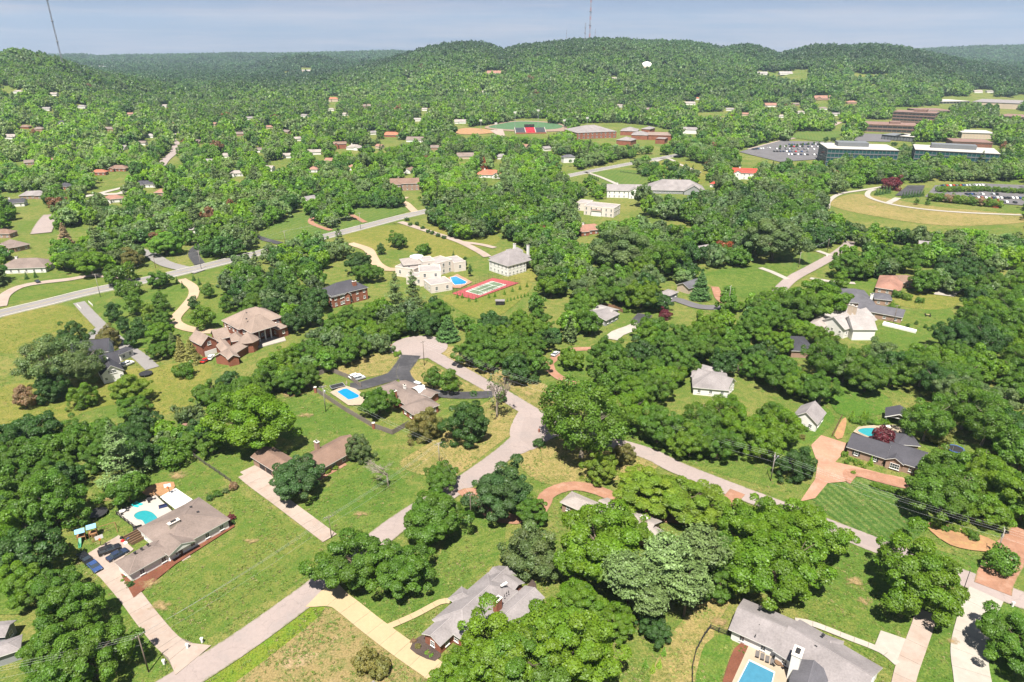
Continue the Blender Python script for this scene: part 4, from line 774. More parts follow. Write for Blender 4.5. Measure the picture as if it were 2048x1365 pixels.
# -- white house with porch, centre
h = House('porch_house', 'white two-storey house with grey hip roof, dormers and dark screened porch', (1015, 525))
w1 = h.wing((976, 520), (1016, 533), 14, 6.0, 'hip', .6, 'white', 'grey', win=2.6, storeys=2); w2 = h.wing((1008, 526), (1062, 513), 13, 6.0, 'hip', .62, 'white', 'grey', win=3.0, storeys=2); w3 = h.wing((1022, 531), (1068, 519), 5, 5.4, 'hip', .35, 'white', 'grey', oh=.3, win=0, foot=False, wallz=5.0)
for t in (3, 8): h.wing((1016+t*2.6, 508-t*.6), (1026+t*2.6, 505.5-t*.6), 5, 8.4, 'shed', .15, 'white', 'grey', oh=.1, win=1.2, ww=.9, wsides=(0,), wallz=6, foot=False)
h.chimney((1029, 488), 12.5, (1.3, 1), m='white'); h.chimney((1056, 491), 11.5, (1.2, 1), m='white'); b = MB(); a, c = h.P((1022, 535), 2.7), h.P((1068, 522), 2.7); b.tube((a.x, a.y, 2.7), (c.x, c.y, 2.7), .14, n=4); b.tube((a.x, a.y, 3.7), (c.x, c.y, 3.7), .06, n=4)
for i in range(8): q = a.lerp(c, i/7); b.tube((q.x, q.y, 0), (q.x, q.y, 5.2), .11, n=5)
b.build('porch_frame', DARK, h.o)
# -- grey multi-gable house with shed, right of centre
h = House('grey_gabled_house', 'grey-roofed house with triple garage gables behind the maple row', (1430, 765))
w1 = h.wing((1385, 775), (1460, 782), (1400, 742), 3.0, 'hip', .5, 'white', 'midgrey', win=3.2); w2 = h.wing((1457, 779), (1473, 764), 13, 3.3, 'gy', .75, 'white', 'midgrey', win=1.8, wh=2.0)
for i in range(3): h.wing((1381+9*i, 753-7*i), (1391+9*i, 744.5-7*i), -8, 2.9, 'gy', .5, 'white', 'midgrey', win=0, foot=False)
h = House('white_garage', 'small white outbuilding with grey gabled roof by the white fence', (1580, 825)); w1 = h.wing((1583, 834), (1602, 811), -8, 3.0, 'gx', .75, 'white', 'midgrey', win=3)
# -- white-roofed house in the trees right
h = House('pale_roofed_house', 'big house with near-white shingle roofs and tall white stone chimneys', (1690, 640))
w1 = h.wing((1646, 629), (1690, 642), (1668, 606), 4.4, 'hip', .6, 'white', 'white', win=3.4); w2 = h.wing((1612, 651), (1644, 659), (1625, 630), 3.2, 'hip', .55, 'cream', 'pale', win=0); w3 = h.wing((1690, 660), (1755, 640), 12, 4.2, 'gx', .6, 'white', 'white', win=3.4); w4 = h.wing((1682, 640), (1706, 660), 10, 4.8, 'gy', .7, 'white', 'white', win=0, foot=False)
h.chimney((1702, 610), 11.5, (1.5, 1.2), m='cream'); h.chimney((1711, 613), 10.5, (1.3, 1.1), m='cream'); q = h.P((1675, 617), 7.0); b = MB(); b.box((q.x, q.y, q.z), (6, 4, .3), -.2); b.build('flat_roof_panel', SH['slate'], h.o)
h = House('angled_house', 'dark-roofed single-storey house in an angled plan behind the white chimneys', (1760, 600))
w1 = h.wing((1690, 605), (1752, 609), (1712, 580), 2.9, 'hip', .4, 'tanbrick', 'charcoal', win=3.4); w2 = h.wing((1713, 619), (1806, 636), (1722, 606), 2.9, 'gx', .4, 'tanbrick', 'charcoal', win=3.6); w3 = h.wing((1748, 598), (1786, 602), 9, 2.9, 'hip', .4, 'tanbrick', 'charcoal', win=3); h.chimney((1744, 589), 5.4, (1.2, .8), m='white'); h.block('patio_wall', WL['white'], [(1765, 648), (1832, 664), (1834, 660), (1768, 643)], 0, .9)
h = House('brown_hip_house', 'brown hip-roofed house with back deck beside the concrete pad', (1790, 568)); w1 = h.wing((1750, 575), (1802, 583), (1768, 552), 2.9, 'hip', .42, 'tanbrick', 'rose', win=3.4); w2 = h.wing((1790, 566), (1845, 566), 11, 2.9, 'hip', .42, 'tanbrick', 'brown', win=3.4)
h = House('dark_hip_house', 'dark grey hip roof hidden among the trees below the pale-roofed house', (1605, 700)); w1 = h.wing((1582, 702), (1632, 704), 15, 3.0, 'hip', .42, 'tanbrick', 'dark', win=0)
h = House('brick_cottage', 'small brick house with grey gabled roof at the edge of the pine stand', (1855, 497)); w1 = h.wing((1837, 495), (1867, 498), 12, 3.6, 'gx', .45, 'brick', 'midgrey', win=3); h.chimney((1878, 484), 6, (1.2, 1), m='brick')
h = House('flat_grey_house', 'low pale grey house with shallow roof behind the clipped hedge', (1205, 630)); w1 = h.wing((1212, 642), (1240, 628), 12, 2.8, 'gx', .25, 'grey', 'midgrey', win=2.6); w2 = h.wing((1178, 622), (1215, 632), 10, 2.8, 'gx', .25, 'grey', 'white', win=0)
h = House('grey_gable_house', 'dark grey gabled house with cream gable end beside the blue spruce', (1375, 565)); w1 = h.wing((1352, 570), (1378, 578), 14, 3.0, 'gy', .5, 'cream', 'charcoal', win=0); w2 = h.wing((1318, 586), (1340, 592), 8, 2.8, 'hip', .3, 'grey', 'midgrey', win=3)
# ---------------------------------------------------------------- pools
def water(name, c): 
    m, t, b, L = nodes(name); n = N(t, 'TexNoise', i_Scale=1.4, i_Detail=4); g = N(t, 'NewGeometry'); L(g.outputs['Position'], n.inputs[0])
    mr = N(t, 'MixRGB'); L(n.outputs[0], mr.inputs[0]); mr.inputs[1].default_value = rgb(c, .82); mr.inputs[2].default_value = rgb(c, 1.2); L(mr.outputs[0], b.inputs['Base Color'])
    b.inputs['Roughness'].default_value = .06; bp = N(t, 'Bump', i_Strength=.6, i_Distance=.08); L(n.outputs[0], bp.inputs['Height']); L(bp.outputs[0], b.inputs['Normal']); return m
WT, WB, WS = water('water_turquoise', (.02, .2, .22)), water('water_blue', (.0, .16, .38)), water('water_steel', (.04, .15, .22))
DECK = mat('pool_deck', (.5, .45, .4), .9, .07, .8, .1); DECKT = mat('pool_deck_tan', (.46, .37, .27), .9, .1, .8, .1)
def pool(label, px, m, coping, deck, dm, smooth=True):
    c = G(sum(p[0] for p in px)/len(px), sum(p[1] for p in px)/len(px)); z = lay()
    sheet('pool_deck', deck, dm, z, smooth=False)
    root = empty('swimming_pool', (c.x, c.y, 0), label, 'swimming pool'); pts = [G(*p) for p in px]; n = len(pts); q = []
    if smooth:
        for i in range(n):
            a, b2, cc, d = pts[i-1], pts[i], pts[(i+1) % n], pts[(i+2) % n]
            for t in [j/6 for j in range(6)]: q.append(.5*((2*b2)+(cc-a)*t+(2*a-5*b2+4*cc-d)*t*t+(3*b2-a-3*cc+d)*t**3))
    else: q = pts
    b = MB(); b.face([(p.x, p.y, z+.05) for p in q]); w = b.build('water', m, root)
    if w.data.polygons[0].normal.z < 0: w.data.flip_normals()
    cp = MB(); out = [c+(p-c)*(1+.36/(p-c).length) for p in q]; k = len(q); r = lambda P, zz: [(p.x, p.y, zz) for p in P]
    cp.grid([r(q, z+.02), r(q, z+.15), r(out, z+.15), r(out, z)], 0, close=True); cp.build('coping', coping, root)
    return root, z
p1, z1 = pool('turquoise kidney-shaped pool behind the white ranch house', [(269, 1035), (276, 1028), (290, 1024.5), (304, 1028), (314, 1037), (317, 1045), (311, 1053), (302, 1058.5), (294, 1057), (290, 1051), (285, 1044.5), (275, 1042)], WT, DECK, [(232, 1028), (312, 993), (345, 1025), (304, 1066), (288, 1071)], DECK)
p2, z2 = pool('rectangular bright blue pool inside the wooden fence', [(675, 786.5), (688, 780.5), (694, 780), (718, 793.5), (717, 797.5), (703, 801.5), (697, 802)], WB, DECK, [(660, 787), (690, 773), (712, 780), (735, 797), (722, 812), (697, 813)], DECKT, False)
p3, z3 = pool('oval turquoise pool behind the dark-roofed house', [(1716, 866), (1720, 861), (1734, 859), (1752, 860), (1766, 866), (1766, 874), (1752, 879), (1736, 876)], WT, DECKT, [(1706, 866), (1716, 856), (1745, 853), (1790, 852), (1825, 872), (1820, 884), (1795, 890), (1740, 880)], DECKT)
p4, z4 = pool('steel-blue pool with corner steps at the bottom right', [(1498, 1326), (1547, 1350), (1530, 1420), (1460, 1400)], WS, KERB, [(1497, 1294), (1585, 1325), (1560, 1420), (1440, 1420)], DECKT, False)
p5, z5 = pool('small blue pool beside the red tennis court', [(901, 557), (912, 555), (934, 566), (930, 570), (910, 572), (904, 566)], WB, KERB, [(885, 562), (915, 550), (945, 566), (920, 578), (900, 577)], BRICKR, False)
sheet('sport_pad', [(320, 997), (352, 979), (386, 1002), (352, 1022)], mat('pad_white', (.6, .58, .55), .8, .05), smooth=False)
# ---------------------------------------------------------------- cars
PAINT = {k: plain('paint_'+k, c, .25, .1, .6) for k, c in {'black': (.012, .012, .014), 'white': (.75, .74, .72), 'silver': (.42, .43, .44), 'red': (.4, .02, .02), 'blue': (.03, .06, .16), 'grey': (.12, .12, .13), 'navy': (.02, .03, .06)}.items()}
TYRE = mat('tyre', (.02, .02, .02), .9); HUB = plain('wheel_rim_metal', (.4, .4, .42), .35, .8); LAMP = plain('lamp_glass', (.6, .6, .58), .1); TAIL = plain('tail_glass', (.3, .02, .02), .2)
CARP = {}
def car_parts(style):
    if style in CARP: return CARP[style]
    prof = {'suv': [(-2.3, .45), (-2.36, .95), (-2.2, 1.1), (2.0, 1.0), (2.32, .82), (2.36, .45)], 'sedan': [(-2.3, .4), (-2.34, .85), (-2.1, .98), (2.0, .88), (2.32, .7), (2.36, .4)], 'pickup': [(-2.7, .5), (-2.75, 1.05), (-2.6, 1.1), (2.4, 1.08), (2.68, .9), (2.72, .5)], 'van': [(-2.5, .4), (-2.55, 1.1), (-2.45, 1.25), (2.0, 1.2), (2.5, .9), (2.52, .4)]}[style]
    cab = {'suv': (-2.15, -1.95, 1.7, .55, 1.15), 'sedan': (-1.6, -1.0, 1.42, .35, 1.1), 'pickup': (-.6, -.4, 1.8, .95, 1.45), 'van': (-2.4, -2.3, 2.1, 1.1, 1.9)}[style]
    b = MB(); n = len(prof); rows = []
    for y, s in ((-.95, .95), (-.88, 1.0), (.88, 1.0), (.95, .95)): rows.append([(x*(s if abs(x) > 2 else 1), y, .4+(z-.4)*(1 if abs(y) < .9 else .9)) for x, z in prof])
    b.grid(rows); b.face([rows[0][i] for i in range(n-1, -1, -1)]); b.face(rows[-1]); b.face([rows[0][0], rows[-1][0], rows[-1][-1], rows[0][-1]])
    x0, x1, zt, x2, x3 = cab; zb = 1.0 if style != 'sedan' else .9
    g = MB(); B = [(x0, zb), (x1, zt-.06), (x2, zt-.06), (x3, zb)]; r1 = [(x, -.84 if z < zt-.1 else -.68, z) for x, z in B]; r2 = [(x, .84 if z < zt-.1 else .68, z) for x, z in B]; g.grid([r1, r2]); g.face(r1[::-1]); g.face(r2)
    rf = MB(); rf.prism([(x1-.04, -.7), (x2+.02, -.7), (x2+.02, .7), (x1-.04, .7)], zt-.07, zt); 
    for xx in ((x1+x2)/2,): rf.box((xx, -.77, (zb+zt)/2-.03), (.1, .06, zt-zb)); rf.box((xx, .77, (zb+zt)/2-.03), (.1, .06, zt-zb))
    wh = MB(); rm = MB(); import math as _m
    for i in range(12):
        a0, a1 = 2*_m.pi*i/12, 2*_m.pi*(i+1)/12; f = lambda a, y, r=.34: (r*_m.cos(a), y, r*_m.sin(a)); wh.face([f(a0, -.11), f(a1, -.11), f(a1, .11), f(a0, .11)]); rm.face([f(a0, .115, .22), f(a1, .115, .22), (0, .115, 0)]); rm.face([(0, -.115, 0), f(a1, -.115, .22), f(a0, -.115, .22)])
    wh.face([(.34*_m.cos(2*_m.pi*i/12), -.11, .34*_m.sin(2*_m.pi*i/12)) for i in range(12)]); wh.face([(.34*_m.cos(-2*_m.pi*i/12), .11, .34*_m.sin(-2*_m.pi*i/12)) for i in range(12)])
    hl = MB(); hl.box((prof[-2][0]-.02, 0, prof[-2][1]-.12), (.1, .34, .14)); tl = MB(); tl.box((prof[1][0]+.03, 0, prof[1][1]-.1), (.1, .26, .2)); bp = MB(); bp.box((prof[-1][0]-.02, 0, .5), (.16, 1.7, .22)); bp.box((prof[0][0]+.02, 0, .5), (.16, 1.7, .22))
    CARP[style] = (b, g, rf, wh.mesh('wheel', TYRE), rm.mesh('rim', HUB), hl.mesh('headlight', LAMP), tl.mesh('tail_light', TAIL), bp.mesh('bumper', DARK), prof); return CARP[style]
def car(label, px, to, style, paint, z=0, group=None):
    b, g, rf, wm, rm, hl, tl, bp, prof = car_parts(style); p, q = G(px[0], px[1]), G(to[0], to[1]); a = math.atan2(q.y-p.y, q.x-p.x)
    o = empty('van' if style == 'van' else 'pickup_truck' if style == 'pickup' else 'parked_car', (p.x, p.y, z+.06), label, 'car' if style != 'van' else 'van', group, a); key = style+paint
    if key not in CARP: CARP[key] = (b.mesh('body', PAINT[paint]), rf.mesh('roof', PAINT[paint]), g.mesh('window_glass', GLASS))
    for nm, me in zip(('body', 'roof', 'window_glass'), CARP[key]): put(nm, me, o)
    wx = abs(prof[0][0])-.85
    for sx in (-1, 1):
        for sy in (-1, 1): w = put('wheel', wm, o, (sx*wx, sy*.86, .34)); put('rim', rm, w)
    for sy in (-.66, .66): put('headlight', hl, o, (0, sy, 0)); put('tail_light', tl, o, (0, sy, 0))
    put('bumper', bp, o); return o
car('black people carrier parked above the navy car by the ranch house', (220, 1104.5), (240, 1097), 'suv', 'black'); car('dark navy car parked closest to the ranch house wall', (236, 1114), (254, 1104), 'sedan', 'navy'); car('black pickup at the outer edge of the ranch house parking pad', (172, 1122), (183, 1132), 'pickup', 'black'); car('blue car half hidden under the left woods beside the pickup', (190, 1137), (200, 1147), 'sedan', 'blue')
car('white car parked behind the silver one at the end of the asphalt drive', (711, 756.5), (722, 753), 'suv', 'white'); car('silver van-like car parked in front of the white one by the pool fence', (718, 760), (729, 757), 'suv', 'silver'); car('white car showing above the canopy of the brick pool house', (838, 775), (848, 779), 'suv', 'white')
car('grey car on the brick drive at the edge of the grove', (1111, 711), (1118, 706), 'sedan', 'silver'); car('white delivery van on the asphalt beside the dark red shrub', (1330, 614), (1331, 606), 'van', 'white'); car('white car on the gravel beside the white farmhouse', (256, 731), (268, 726), 'suv', 'white')
car('red car parked beside the mansion garage', (411, 724), (420, 718), 'sedan', 'red'); car('white car parked just behind the red one at the mansion', (422, 718), (428, 711), 'sedan', 'white'); car('dark car alone on the circle drive at the left', (76, 566), (80, 569), 'sedan', 'black')
car('dark car by the hip-roofed garage drive, top left', (150, 380), (154, 378), 'sedan', 'grey')
# ---------------------------------------------------------------- poles, lamps and wires
POLEW = mat('pole_wood', (.2, .155, .12), .9, .25, 3); POLEP = mat('pole_pale', (.36, .32, .28), .85, .15); STEEL = plain('galvanised', (.42, .43, .44), .45, .6); WIRE = plain('wire_metal', (.5, .5, .5), .4, .4); INS = plain('insulator', (.5, .48, .45), .3)
TOPS = {}
def pole(key, label, base, top_py, arms=1, ang=0.0, m=None, trans=False, lamp=None, r=.15):
    p = G(*base); h = max(6.5, min(13, sky_h(top_py, p.y))); o = empty('utility_pole', (p.x, p.y, 0), label, 'utility pole', 'utility poles along the lanes', ang)
    b = MB(); b.tube((0, 0, -.2), (0, 0, h), r, r*.68, 8); put('pole', b.mesh('pole', m or POLEW, True), o); tp = []
    for i in range(arms):
        z = h-.35-.9*i; a = MB(); a.box((0, .12, z), (2.3, .1, .12)); a.tube((-.7, .12, z), (0, .05, z-.55), .025, n=4); a.tube((.7, .12, z), (0, .05, z-.55), .025, n=4); ar = put('crossarm', a.mesh('crossarm', m or POLEW), o)
        for x in (-1.05, -.4, .4, 1.05): q = MB(); q.lathe((x, .12, z+.06), [(.05, 0), (.07, .08), (.04, .2)], 6); put('insulator', q.mesh('insulator', INS), ar)
        tp += [Vector((x*math.cos(ang), x*math.sin(ang), z+.22))+Vector((p.x, p.y, 0)) for x in (-1.05, 0, 1.05)]
    tp += [Vector((p.x, p.y, h-2.4))]
    if trans: t = MB(); t.lathe((.42, 0, h-2.6), [(.0, 0), (.26, .02), (.28, .1), (.28, .85), (.1, .95)], 12); put('transformer', t.mesh('transformer', STEEL, True), o)
    if lamp: t = MB(); L_ = Vector((lamp[0], lamp[1], h-1.6)); t.tube((0, 0, h-2.2), L_, .05, .04, 6); t.box((L_.x*1.12, L_.y*1.12, L_.z), (.6, .3, .14), math.atan2(lamp[1], lamp[0])); put('street_light', t.mesh('street_light', STEEL), o)
    TOPS[key] = tp; return o
pole('a', 'wooden pole with crossarm beside the ranch house drive mouth', (298, 1346), 1271, 1, .9); pole('b', 'brown wooden pole between the bend tree and the blue-green tree', (942, 1050), 988, 1, .3); pole('c', 'tall dark pole at the mouth of the asphalt loop drive', (848.6, 731.7), 682.5, 1, .9); pole('d', 'pale pole on the corner lawn below the dark magnolia', (879, 930), 886, 1, .6, POLEP); pole('e', 'pole with a street light arm by the dark round tree', (1541, 963), 909, 1, 1.1, POLEP, lamp=(1.9, -.6)); pole('f', 'pole with a transformer above the verge tree at the right edge', (1990, 1116), 1059, 1, 1.0, POLEP, True); pole('g', 'thin pole at the end of the brick ranch drive', (663, 1076), 1038, 1, .5, r=.11); pole('h', 'thin pale pole at the lower side of the pool fence', (651.7, 824), 772, 1, .4, POLEP, True)
pole('i', 'tall steel-grey pole beside the avenue above the farm drive', (201, 594), 548, 1, .3, POLEP); pole('j', 'pole at the left side of the side road mouth', (311.5, 537), 519, 1, .3); pole('k', 'pole beside the asphalt drive on the avenue', (403, 540), 502, 1, .3, POLEP); pole('l', 'pole by the avenue between the brick drives', (721.5, 461), 426, 1, .3, POLEP); pole('m', 'pole left of the brick drive by the avenue', (571, 486), 462, 1, .3, POLEP); pole('n', 'pole on the lawn left of the right-hand road', (1597, 535), 505, 1, .9, POLEP); pole('o', 'pole behind the end of the right-hand road', (1654, 505), 478, 1, .9); pole('p', 'pole right of the right-hand road', (1679, 528), 502, 1, .9, POLEP); pole('q', 'pole beside the blue spruce and brick path', (1456.5, 612.7), 572, 1, .9, POLEP); pole('r', 'dark pole against the angled house terrace wall', (1785.5, 651), 611, 1, .3); pole('s', 'pole behind the flat grey house', (1187, 610), 578, 1, .9); pole('t', 'black lamp-like pole at the mouth of the concrete drive', (1925, 1186), 1158, 0, .3, DARK, r=.09)
def wires(label, A, B, k=4, sag=.035, r=.015):
    b = MB()
    for i in range(min(k, len(TOPS[A]), len(B if isinstance(B, list) else TOPS[B]))):
        p, q = TOPS[A][i], (B if isinstance(B, list) else TOPS[B])[i]; L_ = (q-p).length; pts = [p.lerp(q, t/10)-Vector((0, 0, 4*sag*L_*(t/10)*(1-t/10)*.5)) for t in range(11)]
        for u, v in zip(pts[:-1], pts[1:]): b.tube(u, v, r, n=3, cap=False)
    tag(b.build('overhead_wires', WIRE), label, 'power line')
off = lambda A, d: [t+Vector(d) for t in TOPS[A]]
wires('wires strung from the cul-de-sac pole to the street light pole', 'c', 'e'); wires('wires from the street light pole to the transformer pole', 'e', 'f'); wires('wires leaving the transformer pole past the right edge', 'f', off('f', (60, -34, 0))); wires('wires along the lower road from the drive-mouth pole', 'a', 'g'); wires('wires from the thin drive-end pole to the corner lawn pole', 'g', 'd'); wires('wires from the drive-mouth pole into the left woods', 'a', off('a', (-46, -14, 0))); wires('wires from the pool fence pole to the corner lawn pole', 'h', 'd', 2); wires('wires from the corner lawn pole to the brown pole below', 'd', 'b', 2); wires('wires along the avenue from the steel-grey pole', 'i', 'k'); wires('wires along the avenue to the brick drives', 'k', 'm'); wires('wires between the two brick drive poles', 'm', 'l'); wires('wires beside the right-hand road', 'n', 'o', 3)
# ---------------------------------------------------------------- fences
FWOOD = mat('fence_wood', (.26, .215, .19), .9, .22, 2, .3); FDARK = mat('fence_dark', (.1, .085, .08), .9, .2)
def fence(label, px, m, hgt=1.85, seg=2.4, kind='board', posts=True, world=False, name='fence'):
    pts = [G(*p) for p in px]; c = pts[0]; o = empty(name, (c.x, c.y, 0), label, 'fence'); P = []
    for a, b in zip(pts[:-1], pts[1:]):
        n = max(1, round((b-a).length/seg)); P += [a.lerp(b, i/n) for i in range(n)]
    P.append(pts[-1]); L_ = [(p-c) for p in P]; pm = {}
    for i, (a, b) in enumerate(zip(L_[:-1], L_[1:])):
        l = (b-a).length; an = math.atan2(b.y-a.y, b.x-a.x); k = round(l, 1)
        if k not in pm:
            q = MB()
            if kind == 'board':
                nb = max(3, int(l/.3))
                for j in range(nb): q.box((l*(j+.5)/nb, (.025 if j % 2 else -.025), hgt/2+(.03 if j % 3 == 0 else 0)), (l/nb-.015, .04, hgt-.1))
            elif kind == 'rail':
                for z in (.45, .85, 1.2): q.box((l/2, 0, z), (l, .06, .12))
            elif kind == 'picket':
                for z in (.12, hgt-.1): q.box((l/2, 0, z), (l, .03, .04))
                for j in range(int(l/.2)): q.box((.1+j*.2, 0, hgt/2), (.025, .025, hgt))
            elif kind == 'solid': q.box((l/2, 0, hgt/2), (l-.02, .07, hgt-.08))
            elif kind == 'mesh':
                for z in (.1, hgt/2, hgt): q.tube((0, 0, z), (l, 0, z), .025, n=4)
                for j in range(1, 6): q.tube((l*j/6, 0, .1), (l*j/6, 0, hgt), .012, n=3)
            pm[k] = q.mesh('panel', m)
        put('panel', pm[k], o, (a.x, a.y, 0), an)
    ps = MB(); w = .14 if kind != 'mesh' else .08; ps.box((0, 0, hgt/2+.08), (w, w, hgt+.16)); me = ps.mesh('post', m)
    if posts:
        for a in L_: put('post', me, o, (a.x, a.y, 0))
    return o
fence('grey weathered board fence round the yard of the rectangular pool', [(700, 759), (658, 743), (603, 766), (632, 784), (690, 823), (748, 857), (785, 870), (817, 852)], FWOOD)
fence('board fence between the parked cars and the pool yard', [(700, 759), (722, 776)], FWOOD); fence('low split-rail fence running down the lawn above the ranch house', [(380, 908), (410, 930), (440, 950), (462, 966)], FDARK, 1.25, 2.6, 'rail'); fence('long pale board fence between the grey gabled house and the brick forecourt', [(1590, 872), (1606, 855), (1622, 832), (1641, 805)], mat('fence_pale', (.5, .42, .36), .85, .1), 1.7, 2.4); fence('dark board fence behind the grey gabled house', [(1400, 708), (1450, 725), (1497, 752)], FWOOD); fence('dark board fence behind the white outbuilding', [(1565, 778), (1610, 790), (1632, 802)], mat('fence_brown', (.2, .12, .09), .9, .2))
fence('black picket fence curving round the lawn of the white house', [(1384, 1375), (1384, 1340), (1392, 1305), (1408, 1275), (1420, 1259), (1455, 1273)], DARK, 1.3, 1.8, 'rail'); fence('black metal fence round the kidney pool deck', [(238, 1030), (312, 993), (345, 1024)], DARK, 1.3, 2.0, 'picket'); fence('black metal fence on the house side of the kidney pool deck', [(234, 1031), (266, 1055), (296, 1080)], DARK, 1.3, 2.0, 'picket')
fence('dark garden wall ending the brick forecourt by the oval pool', [(1664, 874), (1683, 836)], mat('garden_wall', (.2, .1, .07), .9, .2), 1.2, 3, 'solid'); fence('wire fence of the tennis court, near side', [(905, 586), (945, 600), (1040, 568)], DARK, 3, 3.2, 'mesh'); fence('wire fence of the tennis court, far side', [(905, 586), (985, 556), (1040, 568)], DARK, 3, 3.2, 'mesh'); fence('wooden screen fence beside the flat grey house', [(1205, 613), (1228, 618), (1245, 626)], mat('fence_red', (.3, .16, .1), .9, .2), 1.8); fence('low rail fence along the verge of the avenue meadow', [(1240, 345), (1290, 352), (1300, 360)], DARK, 1.2, 4, 'rail'); fence('white wing wall at the farm drive mouth, lower', [(155, 612), (163, 620)], WL['white'], 1.0, 3, 'solid'); fence('white wing wall at the farm drive mouth, upper', [(178, 606), (186, 613)], WL['white'], 1.0, 3, 'solid')
for i, (px, py, ph) in enumerate([(632, 785, 'upper'), (748, 857, 'lower')]):
    p = G(px, py); b = MB(); b.box((p.x, p.y-.3, 1.05), (.8, .8, 2.1)); o = b.build('brick_pier', WL['brick']); tag(o, 'square brick pier in the pool fence, '+ph+' one', 'pier', 'brick piers in the pool fence'); c = MB(); c.box((p.x, p.y-.3, 2.16), (.95, .95, .12)); c.build('cap', KERB, o)
# ---------------------------------------------------------------- garden things
def trampoline(label, px, r=2.2, col=DARK, net=False):
    p = G(*px); o = empty('trampoline', (p.x, p.y, 0), label, 'trampoline'); b = MB(); n = 20; ring = [(r*math.cos(2*math.pi*i/n), r*math.sin(2*math.pi*i/n)) for i in range(n)]
    b.grid([[(x*k, y*k, z) for x, y in ring] for k, z in ((.86, .86), (.86, .92), (1.04, .92), (1.04, .84))], 0, True); b.build('edge_pad', plain('pad_blue', (.03, .07, .2), .6) if net else col, o, off=(0, 0, 0)).location = (0, 0, 0)
    m = MB(); m.face([(x*.87, y*.87, .88) for x, y in ring]); m.build('jumping_mat', DARK, o, off=(0, 0, 0))
    for i in range(0, n, 4): l = MB(); x, y = ring[i]; l.tube((x, y, 0), (x, y, 2.5 if net else .88), .04, n=5); l.build('leg', STEEL, o, off=(0, 0, 0))
trampoline('round trampoline in the shade of the left woods', (197, 1031)); trampoline('round dark trampoline beside the white farmhouse drive', (292, 751)); trampoline('blue-edged trampoline behind the dark-roofed house', (1910, 903), 2.3, net=True)
p = G(692, 777); o = empty('pool_trampoline', (p.x, p.y, 0), 'rectangular black trampoline on the lawn beside the rectangular pool', 'trampoline', rz=.55); b = MB(); b.box((0, 0, .85), (4.6, 2.6, .05)); put('jumping_mat', b.mesh('jumping_mat', DARK), o)
o.location = G(675, 776); b = MB()
for s in (-1, 1): b.box((0, s*1.38, .85), (4.8, .16, .09)); b.box((s*2.38, 0, .85), (.16, 2.6, .09))
put('frame', b.mesh('frame', STEEL), o); l = MB(); l.tube((0, 0, 0), (0, 0, .82), .04, n=5); lm = l.mesh('leg', STEEL)
for x in (-2.2, 2.2):
    for y in (-1.25, 1.25): put('leg', lm, o, (x, y, 0))
# playset
p = G(172, 1078); o = empty('playset', (p.x, p.y, 0), 'wooden climbing frame with two blue roofs, green slide and swing beam', 'climbing frame', rz=.5); BLUE = plain('roof_blue', (.1, .27, .42), .6); GREEN = plain('slide_green', (.02, .16, .08), .4); CEDAR = mat('cedar', (.34, .17, .08), .85, .2)
for k, (x0, hh) in enumerate(((-1.6, 2.6), (.9, 3.0))):
    f = MB()
    for dx in (0, 1.7):
        for dy in (-.8, .8): f.box((x0+dx, dy, hh/2), (.12, .12, hh))
    f.box((x0+.85, 0, 1.3), (1.8, 1.7, .1)); put('tower', f.mesh('tower', CEDAR), o); r = MB()
    r.face([(x0-.2, -1, hh), (x0+1.9, -1, hh), (x0+1.9, 0, hh+.7), (x0-.2, 0, hh+.7)]); r.face([(x0-.2, 0, hh+.7), (x0+1.9, 0, hh+.7), (x0+1.9, 1, hh), (x0-.2, 1, hh)]); put('canopy', r.mesh('canopy', BLUE), o)
s = MB(); s.grid([[(-1.3, -.9, 1.35), (-.7, -.9, 1.35)], [(-1.4, -2.2, .6), (-.8, -2.2, .6)], [(-1.5, -3.3, .2), (-.9, -3.3, .2)]]); s.box((-1.35, -2.0, .85), (.06, 2.4, .2)); put('slide', s.mesh('slide', GREEN), o); s = MB(); s.tube((2.6, 0, 2.3), (6.6, .3, 2.3), .08, n=6)
for x in (6.6,):
    for d in (-1, 1): s.tube((x, .3, 2.3), (x+.2, .3+d*1.3, 0), .07, n=6)
put('swing_beam', s.mesh('swing_beam', CEDAR), o); 
for x in (3.6, 5.0):
    q = MB()
    for d in (-.2, .2): q.tube((x+d, .1, 2.3), (x+d, .1, .6), .015, n=3)
    q.box((x, .1, .58), (.5, .2, .05)); put('swing', q.mesh('swing', DARK), o)
s = MB()
for i in range(6): s.box((1.8, -1.0-.28*i, 1.2-.2*i), (1.0, .1, .06))
put('ladder', s.mesh('ladder', CEDAR), o)
def hoop(label, px, rz, face=1):
    p = G(*px); o = empty('basketball_hoop', (p.x, p.y, 0), label, 'basketball hoop', rz=rz); b = MB(); b.tube((0, 0, 0), (0, 0, 3.2), .07, n=6); b.tube((0, 0, 2.9), (.9, 0, 3.2), .05, n=5); put('pole', b.mesh('pole', DARK), o); b = MB(); b.box((.95, 0, 3.3), (.05, 1.7, 1.05)); put('backboard', b.mesh('backboard', TRIM), o); b = MB(); b.lathe((1.25, 0, 3.0), [(.23, 0), (.25, .03), (.2, -.4)], 10); put('rim', b.mesh('rim', plain('rim_orange', (.6, .15, .03), .5)), o)
hoop('basketball hoop at the edge of the ranch house parking pad', (203, 1093), -.9); hoop('basketball hoop on the white sport pad', (340, 988), -1.2); hoop('dark basketball hoop at the cul-de-sac edge', (777, 704), -.2)
